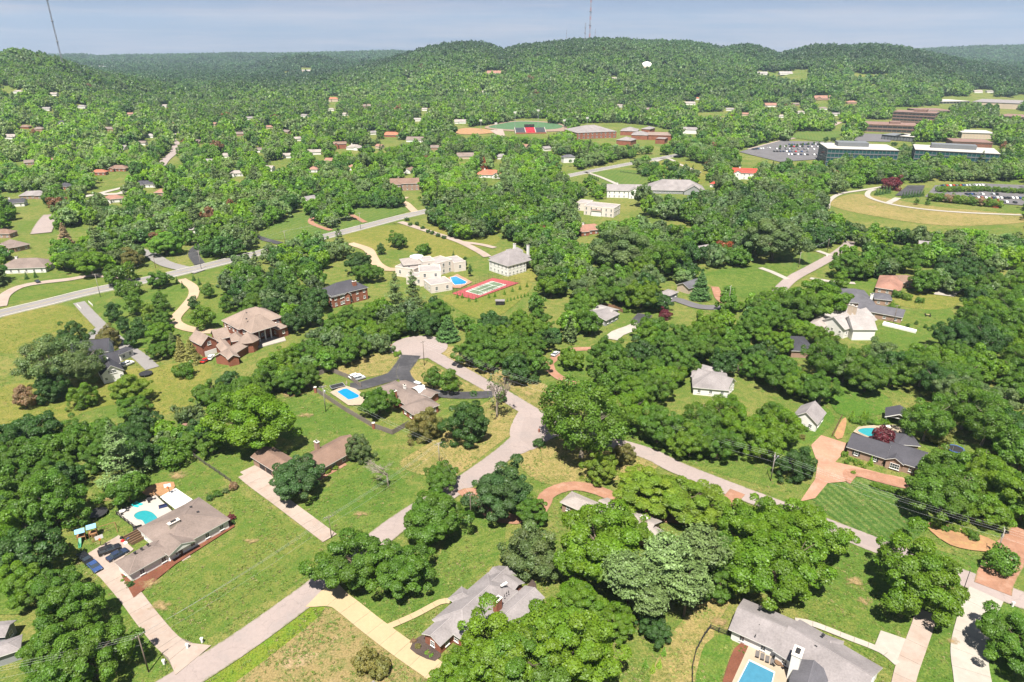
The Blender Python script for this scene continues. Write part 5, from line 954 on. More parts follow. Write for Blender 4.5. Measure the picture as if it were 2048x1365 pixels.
# shed with a curved roof
p = G(378, 868); o = empty('garden_shed', (p.x, p.y, 0), 'small pinkish shed with rounded barn roof at the edge of the belt', 'shed', rz=-.75); b = MB(); b.box((0, 0, .95), (4.2, 2.6, 1.9)); put('wall', b.mesh('wall', mat('shed_wall', (.4, .26, .21), .9, .15)), o); r = MB(); n = 7; A = [math.pi*i/n for i in range(n+1)]; r.grid([[(x, -1.45*math.cos(a), 1.75+1.25*math.sin(a)) for a in A] for x in (-2.2, 2.2)]); r.face([(2.15, -1.4*math.cos(a), 1.75+1.2*math.sin(a)) for a in A]); r.face([(-2.15, -1.4*math.cos(a), 1.75+1.2*math.sin(a)) for a in A][::-1]); put('roof', r.mesh('roof', mat('shed_roof', (.3, .17, .13), .9, .2), True), o); d = MB(); d.box((2.12, 0, .95), (.06, 1.5, 1.7)); put('door', d.mesh('door', mat('shed_door', (.3, .2, .17), .9)), o)
# pavilion
p = G(1793, 845); o = empty('pool_pavilion', (p.x, p.y, 0), 'open pavilion with dark gabled roof and white trussed gable by the oval pool', 'pavilion', rz=math.radians(-28)); b = MB()
for x in (-3.2, 3.2):
    for y in (-2.6, 2.6): c = MB(); c.box((x, y, 1.4), (.3, .3, 2.8)); put('post', c.mesh('post', TRIM), o)
for s in (-1, 1): b.face([(s*3.8, -3.4, 2.8), (s*3.8, 3.4, 2.8), (0, 3.4, 4.7), (0, -3.4, 4.7)][::s]); b.face([(s*3.8, -3.4, 2.62), (0, -3.4, 4.52), (0, 3.4, 4.52), (s*3.8, 3.4, 2.62)][::s], 1); b.face([(s*3.8, -3.4, 2.8), (0, -3.4, 4.7), (0, -3.4, 4.4), (s*3.8, -3.4, 2.5)], 1)
put('roof', b.mesh('roof', [SH['slate'], TRIM]), o); t = MB(); t.box((0, -2.7, 2.85), (6.6, .2, .25))
for x in (-1.6, 0, 1.6): t.tube((x, -2.75, 2.9), (x*.4, -2.75, 4.0+.5*(x == 0)), .08, n=4)
put('truss', t.mesh('truss', TRIM), o); b = MB(); b.box((0, 2.4, 1.2), (6, .3, 2.4)); put('back_wall', b.mesh('back_wall', WL['tanbrick']), o)
def furniture(kind, label, px, rz, col, group=None):
    p = G(*px); z = .12; o = empty({'lounger': 'sun_lounger', 'table': 'patio_table', 'sofa': 'outdoor_sofa', 'umbrella': 'closed_parasol'}[kind], (p.x, p.y, z), label, {'lounger': 'sun lounger', 'table': 'table set', 'sofa': 'sofa', 'umbrella': 'parasol'}[kind], group, rz)
    if kind == 'lounger': b = MB(); b.box((.3, 0, .32), (1.4, .75, .1)); put('seat', b.mesh('seat', col), o); b = MB(); b.face([(-.4, -.37, .37), (-.4, .37, .37), (-1.05, .37, .8), (-1.05, -.37, .8)]); b.face([(-.4, -.37, .28), (-1.05, -.37, .71), (-1.05, .37, .71), (-.4, .37, .28)]); put('backrest', b.mesh('backrest', col), o); b = MB(); b.box((0, 0, .14), (.06, .7, .28)); lm_ = b.mesh('leg', DARK); put('leg', lm_, o, (.9, 0, 0)); put('leg', lm_, o, (-.3, 0, 0))
    elif kind == 'table':
        b = MB(); b.lathe((0, 0, 0), [(.3, 0), (.06, .05), (.06, .7), (.75, .71), (.75, .76)], 14); put('table', b.mesh('table', col), o)
        for i in range(4): a = i*math.pi/2+.4; c = MB(); c.box((0, 0, .42), (.5, .5, .08)); c.box((.23, 0, .7), (.06, .5, .55)); c.box((0, 0, .2), (.4, .4, .38)); put('chair', c.mesh('chair', DARK), o, (1.15*math.cos(a), 1.15*math.sin(a), 0), a)
    elif kind == 'sofa': b = MB(); b.box((0, 0, .3), (2.0, .85, .35)); put('seat', b.mesh('seat', col), o); b = MB(); b.box((0, .4, .6), (2.0, .15, .55)); put('backrest', b.mesh('backrest', col), o)
    else: b = MB(); b.tube((0, 0, 0), (0, 0, 2.6), .03, n=5); put('pole', b.mesh('pole', STEEL), o); b = MB(); b.lathe((0, 0, 1.2), [(.28, 0), (.2, .7), (.05, 1.4)], 8); put('canopy', b.mesh('canopy', col), o); b = MB(); b.box((0, 0, .1), (.6, .6, .2)); put('base', b.mesh('base', DARK), o)
GREYF = mat('fabric_grey', (.16, .145, .14), .9); TURQ = plain('chair_turquoise', (.02, .42, .4), .5); NAVY = mat('fabric_navy', (.02, .03, .1), .9)
for i in range(4): furniture('lounger', ['first', 'second', 'third', 'fourth'][i]+' grey lounger from the left beside the steel-blue pool', (1514+10*i, 1313+5*i), 1.15, GREYF, 'grey loungers by the steel-blue pool')
furniture('sofa', 'tan outdoor sofa by the white chimney at the steel-blue pool', (1572, 1337), -.4, WOODB); furniture('table', 'small round table set right of the grey loungers', (1556, 1331), 0, WOODB)
for i in range(2): furniture('lounger', 'turquoise lounger on the kidney pool deck, '+['left', 'right'][i]+' one', (272+7*i, 1015-4*i), -.3, TURQ, 'turquoise loungers')
furniture('table', 'dark table set at the far corner of the kidney pool deck', (300, 1003), 0, DARK); furniture('table', 'white table set at the left corner of the kidney pool deck', (246, 1027), 0, TRIM); furniture('sofa', 'navy cushioned seat on the kidney pool deck near the white pad', (327, 1017), .5, NAVY); furniture('sofa', 'dark covered grill at the house corner of the kidney pool', (276, 1060), .5, DARK); furniture('umbrella', 'pale closed parasol at the corner of the rectangular pool', (694, 775), 0, DECKT)
furniture('table', 'table set with pale top beside the pavilion', (1775, 858), 0, TRIM); furniture('table', 'table set on the terrace right of the dark red maple', (1806, 872), 0, DARK); furniture('table', 'garden seats round a fire ring on the angled house lawn', (1855, 633), 0, SAND)
for lab, px in (('white mailbox at the ranch house drive, left post', (329, 1330)), ('white cabinet at the ranch house drive, right side', (376, 1298)), ('white mailbox on the verge by the lower road', (405, 1286)), ('white mailbox at the wide concrete drive', (2024, 1214)), ('red-brown mailbox at the road bend by the junction', (1078, 866)), ('white mailbox by the right-hand road', (1653, 515))):
    p = G(*px); o = empty('mailbox', (p.x, p.y, 0), lab, 'mailbox'); m = WL['brick'] if 'red' in lab else TRIM; b = MB(); b.box((0, 0, .5), (.35, .35, 1.0)); put('post', b.mesh('post', m), o); b = MB(); b.box((0, 0, 1.15), (.55, .4, .35)); b.lathe((0, 0, 1.32), [(.2, 0), (0, .12)], 8); put('box', b.mesh('box', m), o)
# compost frame and clutter by the ranch house
p = G(274, 1076); o = empty('raised_bed_frame', (p.x, p.y, 0), 'weathered timber frames stacked between parking pad and pool', 'timber frame', rz=.9)
for i in range(5): b = MB(); b.box((0, -1.9+.95*i, .45), (4.4, .22, .9)); put('plank', b.mesh('plank', WOODB), o)
for i, (px, c, w) in enumerate((((246, 1084), 'red', 'red plastic toy'), ((252, 1088), 'white', 'white plastic toy'), ((257, 1080), 'blue', 'blue plastic toy'), ((244, 1078), 'black', 'black bin bag'))):
    p = G(*px); b = MB(); b.lathe((p.x, p.y, 0), [(.35, 0), (.5, .3), (.3, .6), (.05, .7)], 9); tag(b.build('garden_toy', PAINT[c], off=(p.x, p.y, 0)), w+' in the clutter beside the parking pad', 'toy', 'clutter by the parking pad')
b = MB(); p = G(1041, 600); o = empty('park_shelter', (p.x, p.y, 0), 'small roofed trailer by the rows of young conifers', 'shelter'); o.location = G(1000, 610); b.box((0, 0, 2.2), (4.5, 2.6, .2)); put('roof', b.mesh('roof', SH['midgrey']), o); b = MB(); b.box((0, 0, 1.0), (4, 2.2, 1.7)); put('body', b.mesh('body', DARK), o)
# tennis court: red apron, green court, lines, net
sheet('court_apron', [(904, 589), (985, 558), (1038, 568), (947, 601)], mat('court_red', (.40, .085, .085), .85, .12), .5, smooth=False)
a, c, d = G(985, 558), G(1038, 568), G(904, 589); cc = (G(1038, 568)+G(904, 589))/2; ex = (d-a).normalized(); ey = Vector((-ex.y, ex.x, 0)); ct = empty('tennis_court', (cc.x, cc.y, 0), 'green tennis court with white lines on a red apron', 'tennis court')
def crt(x0, y0, x1, y1, z): return [(cc+ex*x+ey*y+Vector((0, 0, z))) for x, y in ((x0, y0), (x1, y0), (x1, y1), (x0, y1))]
Lc = (d-a).length; kx = Lc/36.6; kx = min(kx, 1.1)
b = MB(); b.face(crt(-11.9*kx, -5.5*kx, 11.9*kx, 5.5*kx, .51)); q = b.build('playing_surface', mat('court_green', (.16, .22, .13), .85, .06), ct); b = MB()
if q.data.polygons[0].normal.z < 0: q.data.flip_normals()
for x in (-11.9, -6.4, 6.4, 11.9): b.prism([(v.x, v.y) for v in crt((x-.14)*kx, -5.5*kx, (x+.14)*kx, 5.5*kx, 0)], .511, .52, bottom=False)
for y in (-5.5, -4.1, 0, 4.1, 5.5): xx = 11.9 if y else 6.4; b.prism([(v.x, v.y) for v in crt(-xx*kx, (y-.14)*kx, xx*kx, (y+.14)*kx, 0)], .512, .523, bottom=False)
b.build('court_lines', mat('line_white', (.75, .74, .72), .8), ct); b = MB(); p0, p1 = cc+ey*-6.3, cc+ey*6.3
for t in range(14): u, v = p0.lerp(p1, t/14), p0.lerp(p1, (t+1)/14); b.tube((u.x, u.y, 1), (v.x, v.y, 1), .05, n=4); b.tube((u.x, u.y, .1), (u.x, u.y, 1), .02, n=3); b.tube((u.x, u.y, .5), (v.x, v.y, .5), .015, n=3)
b.build('net', DARK, ct)
# ---------------------------------------------------------------- shrubs and hedges in named rows
def row(kind, pts, w, tone, what, where_, hs=1.0):
    n = len(pts); pts = sorted((p[0], p[1], k) for k, p in enumerate(pts))
    for i, (px, py, j) in enumerate(pts):
        p = G(px, py); d = p.y*CC+CH*CS; R = (w if not isinstance(w, (list, tuple)) else w[j % len(w)])/2*d/CF; plant(kind, p.x, p.y, R, tone if isinstance(tone, str) else tone[j % len(tone)], nth(i)+' '+what+' from the left '+where_, group=what+'s '+where_, hs=hs)
def along(a, b, n): return [(a[0]+(b[0]-a[0])*i/(n-1), a[1]+(b[1]-a[1])*i/(n-1)) for i in range(n)]
row('cedar', along((915, 597), (1056, 580), 3)[:1]+[(925, 597), (938, 604), (952, 604), (978, 597), (990, 595), (1009, 590), (1025, 584), (1040, 580), (1054, 575)], 8, 'mid', 'young conifer', 'below the tennis court', .8); row('cedar', along((1008, 606), (1056, 592), 8), 6, 'mid', 'small conifer', 'in the lower row by the shelter', .8)
row('round', [(814, 442), (821, 452), (834, 451), (846, 459), (856, 466), (865, 469), (876, 474), (888, 478)], 9, 'dark', 'clipped ball tree', 'along the villa meadow drive'); row('cedar', [(355, 568), (366, 577), (388, 562), (399, 570)], 9, 'dark', 'clipped cone', 'at the gravel drive mouth')
row('round', [(1693, 927), (1720, 929), (1700, 922), (1710, 925)], 10, 'bright', 'hedge ball', 'under the dark-roofed house windows'); row('round', [(656, 947), (671, 939)], 11, 'yellow', 'clipped yellow ball', 'before the brick ranch porch'); row('round', [(837, 1296), (827, 1285), (856, 1307)], [12, 11, 8], ['olive', 'tan', 'tan'], 'round shrub', 'at the brick house gable'); row('round', [(854, 1308), (862, 1314)], 9, 'lime', 'lime ball', 'by the brick house gable')
row('round', [(262, 1173), (268, 1163), (253, 1168), (246, 1163), (258, 1155), (249, 1156)], [13, 7, 7, 7, 6, 6], ['dark', 'lime', 'olive', 'lime', 'olive', 'mid'], 'bed shrub', 'at the left end of the ranch house'); row('round', [(286, 1153), (299, 1150), (312, 1144), (322, 1139), (332, 1135), (405, 1093), (415, 1087), (424, 1082)], 4, ['mid', 'yellow'], 'tiny shrub', 'in the red mulch before the ranch house'); row('round', [(462, 1040), (466, 1048)], [16, 9], ['maroon', 'dark'], 'corner shrub', 'at the right end of the ranch house'); row('round', along((420, 1000), (468, 978), 4), [14, 16, 12, 18], ['dark', 'mid', 'greygreen', 'tan'], 'bush', 'above the ranch house roof')
row('round', [(1872, 1055), (1883, 1059), (1893, 1062), (1908, 1062), (1935, 1070), (1945, 1078), (1925, 1048), (1865, 1045)], [18, 16, 14, 18, 20, 22, 22, 16], ['yellow', 'bright', 'mid'], 'bed shrub', 'in the mulch island at the right'); row('round', along((1748, 975), (1800, 990), 6), 14, 'bright', 'low shrub', 'in the curved bed of the brick forecourt'); row('round', [(1712, 930), (1728, 937), (1706, 948)], 9, 'yellow', 'flower clump', 'beside the brick walk')
row('round', [(1710, 846), (1722, 849), (1736, 848), (1752, 850), (1768, 850)], 16, ['lime', 'bright', 'mid'], 'hedge bush', 'behind the oval pool'); row('round', [(1604, 878), (1612, 862), (1620, 850), (1628, 838)], 12, ['olive', 'mid', 'rust'], 'shrub', 'along the pale board fence'); row('round', [(1482, 1300), (1490, 1297), (1487, 1308), (1478, 1305)], 6, 'mid', 'small shrub', 'in the white house pool bed'); row('cedar', [(1316, 1300), (1327, 1312), (1305, 1345), (1290, 1335), (1318, 1336)], 14, ['yellow', 'mid'], 'golden conifer', 'on the path below the pines')
row('round', along((1280, 715), (1380, 745), 6), 22, ['dark', 'mid'], 'understorey bush', 'before the grey gabled house'); row('round', [(1793, 595), (1812, 600), (1838, 606), (1785, 620)], [20, 18, 16, 20], ['mid', 'bright'], 'bush', 'right of the angled house'); row('round', [(1100, 853), (1078, 893)], [16, 22], ['mid', 'dark'], 'bush', 'at the foot of the junction oak'); row('round', [(1220, 640), (1232, 632), (1250, 625)], 12, 'bright', 'hedge ball', 'by the flat grey house'); row('oval', [(1832, 650), (1815, 655), (1850, 657)], 7, 'mid', 'tiny tree', 'along the terrace wall')
# ---------------------------------------------------------------- houses farther off
HOUSE_SPOTS = []
hrng = random.Random(11)
def far_house(px, py, w, roof, wall, label, st=1, ang=None, kind='hip', ell=True, chim=None, group=None):
    g = GT(px, py); d = g.y*CC+(CH-g.z)*CS; L_ = max(9, w*d/CF*1.08); D = max(8, L_*hrng.uniform(.5, .62)); a = hrng.uniform(-.6, .6) if ang is None else ang
    h = House('far_house', label, (g.x, g.y, g.z-.2), group=group); ze = 2.9*st+.2; c, s = math.cos(a), math.sin(a); rot = lambda x, y: (x*c-y*s, x*s+y*c, 0)
    kw = dict(wall=wall, roof=roof, win=3.6 if d < 700 else 0, storeys=st, foot=d < 900)
    h.wing(rot(-L_/2, -D/2), rot(L_/2, -D/2), D, ze, kind, .55, wsides=(0, 1, 3), **kw)
    if ell: sd = hrng.choice((-1, 1)); h.wing(rot(sd*L_*.28-L_*.17, -D/2-2.6), rot(sd*L_*.28+L_*.17, -D/2-2.6), D*.75, ze, 'gy' if hrng.random() < .6 else 'hip', .6, wsides=(0,), **{**kw, 'foot': False})
    if chim: r = rot(-L_*.2, 0); h.chimney(r, ze+D/2*.55+1.0, (1.1, .8), m=chim, z0=ze)
    e = 8 if w < 30 else 4; HOUSE_SPOTS.append([(px-w*.5-e, py-w*.14-4*st), (px+w*.5+e, py-w*.14-4*st), (px+w*.5+e, py+1+w*.05), (px-w*.5-e, py+1+w*.05)]); return h
FH = [
(59,540,82,'taupe','white','white-walled ranch house with taupe roof behind the circle drive',1,.12,'hip',False,'white'),(32,498,50,'taupe','tanbrick','taupe-roofed house at the left edge above the circle drive',1,-.5,'hip',True,None),(12,474,34,'brown','tanbrick','brown roof cut by the left edge',1,0,'hip',False,None),(70,396,44,'midgrey','tanbrick','long grey roof in the upper left cluster',1,.3,'hip',True,None),(32,412,36,'slate','white','white house with slate roof in the upper left cluster',1,.3,'gx',True,'white'),(135,378,26,'slate','brick','dark brick house at the top of the left cluster',1,-.4,'hip',False,None),(240,342,32,'brown','brick','red-brown house left of the winding road foot',1,0,'hip',True,None),(201,350,26,'terracotta','brick','rust roof half hidden left of the winding road',1,.1,'hip',False,None),(299,374,34,'slate','white','white house with slate gables right of the loop road',1,.05,'gx',True,None),(228,404,34,'rose','white','low pink-roofed house below the loop road',1,.5,'hip',True,None),(324,391,18,'rose','tanbrick','small pink roof beside the big dark oak',1,0,'hip',False,None),(310,446,26,'rose','white','low house hidden among trees at the upper left middle',1,0,'hip',False,None),(400,465,36,'white','white','pale roof among trees behind the asphalt drive',1,.2,'hip',False,None),
(620,405,22,'grey','white','grey-roofed house at the left end of the brick drives',1,.9,'gx',True,None),(810,379,54,'brown','tanbrick','big brown house with many gables above the avenue',2,.15,'gx',True,'tanbrick'),(742,380,18,'rose','tanbrick','pink roof left of the many-gabled brown house',1,.2,'hip',False,None),(819,346,20,'brown','white','brown roof behind the many-gabled house',1,1.2,'gx',False,None),(980,354,48,'terracotta','white','white house with long terracotta roof',1,-.1,'hip',True,'white'),(628,344,18,'rose','white','small pink roof above the white pines',1,0,'hip',False,None),(705,340,14,'rose','white','small red-pink roof right of the small pink one',1,0,'hip',False,None),
(1247,393,64,'midgrey','white','white house with steep grey gables and tall white chimney',2,-.1,'gx',True,'white'),(1350,383,104,'midgrey','grey','very wide grey-roofed house with flat roof panels',1,-.12,'hip',True,None),(1487,357,44,'red','white','white house with bright red roof',2,-.25,'gx',True,'white'),(1431,374,18,'red','white','small red-roofed outbuilding left of the red-roofed house',1,-.5,'hip',False,None),(1176,466,54,'rose','brick','brown-pink hip roof among trees, mid-picture',1,.3,'hip',True,'white'),(1403,508,30,'midgrey','white','grey roof behind the rust-red tree',1,.5,'gx',False,None),
(681,298,24,'brown','brick','two-storey brick house beside the pale-roofed one',2,.2,'gx',True,None),(710,300,28,'pale','white','pale-roofed white house right of the two-storey brick one',1,-.3,'hip',True,'white'),(629,309,26,'pale','white','pale gabled house left of the two-storey brick one',1,.2,'gx',True,None),(596,282,14,'pale','white','tiny white gable above the pale gabled house',1,.5,'gx',False,None),(783,274,34,'terracotta','brick','long terracotta-roofed brick house left of the ball field',1,-.1,'hip',False,None),(831,284,32,'taupe','white','taupe double-gabled house below the terracotta one',1,-.1,'gx',True,None),(934,317,38,'taupe','cream','long taupe-roofed house below the ball field',1,.1,'gx',False,None),(1136,325,24,'charcoal','white','white two-storey house with dark roof by the avenue end',2,.3,'hip',False,None),(1092,302,16,'midgrey','white','grey gable below the stadium',1,.6,'gx',False,None),(835,243,14,'white','white','white house left of the ball field, far',1,0,'gx',False,None),(921,247,22,'pale','white','pale pair of roofs by the stadium field',1,0,'gx',True,None),
(667,204,20,'terracotta','cream','cream house with terracotta roof in the far woods',2,0,'hip',True,None),(663,222,12,'pale','white','pale house below the cream terracotta one',1,0,'hip',False,None),(967,190,7,'white','white','small white tower-like house in the central woods',2,0,'gx',False,None),(988,149,26,'rose','cream','long tan house on the left shoulder of the ridge',1,0,'gx',False,None),(815,162,12,'pale','white','pale roof on the hill foot left of centre',1,0,'hip',False,None),(1183,155,10,'pale','white','white gable on the middle slope',1,0,'gx',False,None),(1226,160,13,'pale','cream','pale house on the middle slope below the dome',1,0,'gx',True,None),(1331,135,8,'white','white','white box house right of the dome',1,0,'gx',False,None),
(38,187,16,'pale','white','pale house on the left hill foot',1,0,'hip',False,None),(108,192,16,'pale','white','white house on the left hill foot, right of the pale one',1,0,'gx',False,None),(165,217,16,'midgrey','white','grey roof in the left far woods',1,0,'hip',False,None),(122,249,17,'slate','white','slate-roofed white house in the left far woods',1,.3,'gx',True,None),(80,262,17,'taupe','tanbrick','taupe house in the left far woods below the slate one',1,0,'hip',False,None),(52,258,18,'brown','brick','brown house left of the taupe far one',1,0,'hip',False,None),(22,278,24,'pale','white','pale gabled row house at the far left',1,0,'gx',True,None),(302,276,14,'white','white','white house left of the winding road',1,0,'hip',False,None),(287,291,14,'taupe','white','taupe house left of the winding road, nearer',1,0,'gx',False,None),(475,352,24,'pale','white','pale house in the upper middle left clearing',1,.2,'hip',True,None),(575,316,16,'pale','white','pale house right of the upper clearing',1,.2,'gx',False,None),(520,305,20,'taupe','white','taupe house above the upper clearing',1,0,'hip',False,None),
(1379,210,20,'pale','white','pale roof left of the far green field',1,0,'gx',False,None),(1541,214,24,'rose','white','pink-roofed white house in the right far suburb',1,0,'gx',True,None),(1643,200,32,'rose','tanbrick','long pink roof in the right far suburb',1,0,'gx',True,None),(1702,208,18,'rose','tanbrick','small pink roof right of the long one',1,0,'hip',False,None),(1395,200,7,'terracotta','white','tiny terracotta roof in the right far woods',1,0,'hip',False,None),(1601,228,14,'pale','white','pale house below the long pink roof',1,0,'gx',False,None),(1645,220,15,'taupe','white','taupe house below the long pink roof',1,0,'hip',False,None),(1954,186,16,'pale','white','pale house below the right quarry scar',1,0,'gx',False,None),(1978,186,12,'midgrey','white','grey house right of the pale one below the quarry scar',1,0,'gx',False,None),(1523,150,20,'white','white','white clubhouse left of the golf fairway',1,0,'gx',True,None),(1570,150,24,'white','white','long white clubhouse on the golf fairway',1,0,'gx',False,None),(613,146,16,'white','cream','white mansion on the left knoll',2,0,'gx',True,None),(578,149,9,'rose','white','small house on the left knoll',1,0,'gx',False,None),
(1380,268,26,'midgrey','white','white gymnasium with grey gabled roof right of the school',2,-.3,'gx',False,None),
]
for f in FH: far_house(*f[:6], st=f[6], ang=f[7], kind=f[8], ell=f[9], chim=f[10])
TINY = sorted([(690,232),(745,270),(575,268),(540,258),(480,272),(430,252),(398,288),(250,300),(150,302),(105,326),(60,330),(20,322),(420,328),(455,316),(540,342),(660,326),(760,298),(870,300),(1000,318),(1050,298),(735,215),(610,235),(500,240),(220,262),(330,215),(260,232),(95,222),(850,222),(1460,222),(1490,232),(1562,236),(1590,212),(1670,232),(1240,215),(1300,222)])
for i, (px, py) in enumerate(TINY): far_house(px, py, 11+5*(i*7 % 4)/3, ['pale', 'taupe', 'midgrey', 'rose'][i*5 % 4], ['white', 'cream', 'white', 'tanbrick'][i*3 % 4], nth(i)+' tiny roof from left among the small roofs dotting the far woods', 1, None, 'gx', False, None, 'small roofs dotting the far woods')
h = House('modern_villa', 'white flat-roofed villa with arched windows and small brown porch roof', (1192, 425))
h.wing((1168, 412), (1228, 418), (1180, 404), 6.4, 'flat', wall='villa', roof='white', oh=.05, win=3.4, storeys=2, wh=1.9); h.wing((1153, 406), (1178, 408), 12, 5.6, 'flat', wall='villa', roof='white', oh=.05, win=3.4, storeys=2); h.wing((1181, 421), (1203, 423), 6, 4.0, 'hip', .4, wall='white', roof='brown', win=0, foot=False)
HOUSE_SPOTS.append([(1155, 395), (1232, 400), (1232, 424), (1160, 420)])
# ---------------------------------------------------------------- offices, school, stadium
GLZ = plain('curtain_glass', (.02, .075, .08), .08, .2, .9); GLZD = plain('dark_glazing', (.03, .035, .04), .12, .1, .8); ALU = mat('aluminium_panel', (.2, .21, .22), .6, .1); RW = mat('roof_membrane', (.55, .52, .47), .8, .06); BRF = mat('brick_far', (.27, .165, .135), .9, .15, .8, .1); TANR = mat('gravel_roof', (.5, .32, .2), .95, .1)
def office(label, p0, p1, dep, h, st, skin, band, roof=RW, pent=None, name='office_building', bay=3.6, low=0):
    a, b = G(p0[0], p0[1], h), G(p1[0], p1[1], h); ex = Vector((b.x-a.x, b.y-a.y)); L_ = ex.length; ex.normalize(); ey = Vector((-ex.y, ex.x)); c = Vector((a.x, a.y))+ex*L_/2+ey*dep/2; o = empty(name, (c.x, c.y, 0), label, 'office building', rz=math.atan2(ex.y, ex.x))
    m = MB(); m.box((0, 0, h/2), (L_-.6, dep-.6, h-.4)); put('wall', m.mesh('wall', skin), o); bm_ = MB(); bm_.box((0, 0, 0), (L_, dep, 1.9 if band.name == 'brick_far' else .95)); bme = bm_.mesh('floor_band', band)
    for i in range(st+1): put('floor_band', bme, o, (0, 0, h*i/st if i < st else h-.3))
    mu = MB()
    for i in range(int(L_/bay)+1):
        for s in (-1, 1): mu.box((-L_/2+.15+i*(L_-.3)/int(L_/bay), s*(dep/2-.2), h/2), (.35, .3, h-.2))
    for i in range(1, int(dep/bay)):
        for s in (-1, 1): mu.box((s*(L_/2-.2), -dep/2+i*dep/int(dep/bay), h/2), (.3, .35, h-.2))
    put('mullion', mu.mesh('mullion', band), o); r = MB(); r.box((0, 0, h+.28), (L_+.8, dep+.8, .3)); put('roof', r.mesh('roof', roof), o)
    if pent: q = MB(); q.box((pent[0]*L_, pent[1]*dep, h+.4+pent[4]/2), (pent[2]*L_, pent[3]*dep, pent[4])); put('plant_room', q.mesh('plant_room', band), o)
    FOOT.append((c.x, c.y, L_/2)); RECTS.append((Vector((a.x, a.y)), ex, ey, L_, dep))
    lo = 13 if h > 16.5 and st == 4 else 4; HOUSE_SPOTS.append([(p0[0]-3, min(p0[1], p1[1])-10), (p1[0]+3, min(p0[1], p1[1])-8), (p1[0], p1[1]+lo), (p0[0], p0[1]+lo)])
office('green glass office block beside the crowded far car park', (1656, 298), (1798, 302), 46, 17, 4, GLZ, ALU, pent=(-.08, .1, .45, .35, 4)); office('longer green glass office block at the right', (1831, 300), (2000, 309), 44, 17, 4, GLZ, ALU, pent=(-.02, .1, .55, .3, 4))
office('red brick office block with rows of windows, upper right', (1787, 224), (1872, 228), 40, 18, 4, GLZD, BRF, roof=ALU, pent=(.1, 0, .3, .4, 4), bay=5); office('low brick office with tan gravel roof', (1727, 249), (1836, 253), 45, 10, 2, GLZD, BRF, roof=TANR, pent=(.1, 0, .2, .3, 3), bay=6); office('dark flat shed left of the grey flat building', (1764, 270), (1796, 273), 30, 6, 1, ALU, DARK, roof=ALU, name='flat_shed'); office('grey flat-roofed shop building', (1790, 272), (1826, 275), 34, 6, 1, ALU, DARK, roof=RW, name='flat_shed'); office('white low shops with flat roofs at the right edge', (1925, 266), (1990, 268), 40, 7, 1, WL['cream'], RW, name='shop_building'); office('brown flat-roofed building behind the longer glass block', (1906, 284), (1986, 287), 36, 6, 1, WL['rust'], BRF, roof=SH['brown'], name='flat_shed'); office('white-roofed brick office at the right edge', (1995, 232), (2060, 236), 50, 10, 3, GLZD, BRF, bay=6); office('wide arena-like hall with grey roof, upper right', (1945, 204), (2043, 208), 110, 12, 1, WL['cream'], STONE, roof=SH['midgrey'], name='sports_hall', bay=12); office('row of white flat buildings left of the arena-like hall', (1880, 204), (1940, 203), 60, 9, 2, GLZD, RW, name='shop_building', bay=8); office('pale-roofed brick hall behind the red brick office', (1845, 222), (1905, 222), 50, 9, 2, GLZD, BRF, bay=8)
h = House('school', 'school building with wide grey hip roof and brick walls by the stadium', (1194, 270)); h.wing((1154, 266), (1234, 263), 46, 8.5, 'hip', .3, wall='brick', roof='midgrey', win=6, ww=2.2, wh=2.2, storeys=2, foot=True)
for i, (a, b, d) in enumerate((((1240, 262), (1275, 263), 28), ((1262, 270), (1296, 271), 26), ((1232, 280), (1262, 282), 20), ((1282, 258), (1300, 259), 24))): h.wing(a, b, d, 6, 'hip', .35, wall='brick', roof='midgrey', win=0)
h.wing((1296, 271), (1346, 272), 40, 6, 'flat', wall='brick', roof='tan', win=0); h.wing((1310, 278), (1330, 279), 20, 6, 'flat', wall='brick', roof='midgrey', win=0)
HOUSE_SPOTS += [[(1150, 248), (1240, 246), (1300, 252), (1350, 262), (1350, 286), (1230, 288), (1150, 278)]]
sheet('sports_field', [(978, 256), (1000, 249), (1040, 244), (1100, 247), (1125, 253), (1110, 259), (1040, 261)], mat('artificial_turf', (.08, .17, .07), .9, .08, .05), .6); sheet('running_track', [(970, 257), (998, 247.5), (1040, 242.5), (1104, 245.5), (1132, 253), (1150, 262), (1040, 264)], mat('track_red', (.33, .23, .17), .9, .1), .56); sheet('ball_field', [(905, 266), (930, 257), (975, 260), (990, 266), (940, 270)], EARTH, .57); sheet('pavement', [(980, 262), (1005, 258), (1010, 272), (1000, 275)], CONC, .58, smooth=False)
g = G(1062, 268); d = g.y*CC+CH*CS; st_ = empty('grandstand', (g.x, g.y, 0), 'stadium grandstand with red middle seats between grey wings', 'grandstand', rz=.12); SEATR, SEATG = plain('seat_red', (.5, .025, .045), .6), mat('seat_grey', (.1, .11, .13), .8); Wd = 72*d/CF*.85
for i in range(3):
    b = MB(); x0 = -Wd/2+Wd*i/3+.6; x1 = x0+Wd/3-1.2
    for r in range(10): b.box(((x0+x1)/2, r*1.6, .6+r*.62), (x1-x0, 1.62, 1.2+.02*r), 0)
    put('seat_block', b.mesh('seat_block', SEATR if i == 1 else SEATG), st_)
for i in range(4): b = MB(); x = -Wd/2+Wd*i/3; b.grid([[(x-.5, -1, 0), (x+.5, -1, 0)], [(x-.5, -1, 1.0), (x+.5, -1, 1.0)], [(x-.5, 16, 7.2), (x+.5, 16, 7.2)], [(x-.5, 16, 0), (x+.5, 16, 0)]]); put('aisle', b.mesh('aisle', CONCW), st_)
b = MB(); b.box((0, 17.5, 8.5), (14, 3.5, 5)); put('press_box', b.mesh('press_box', DARK), st_); b = MB(); b.box((0, -1.6, 1), (Wd, .5, 2)); put('wall', b.mesh('wall', WL['brick']), st_)
HOUSE_SPOTS += [[(1022, 238), (1100, 238), (1100, 272), (1022, 272)]]
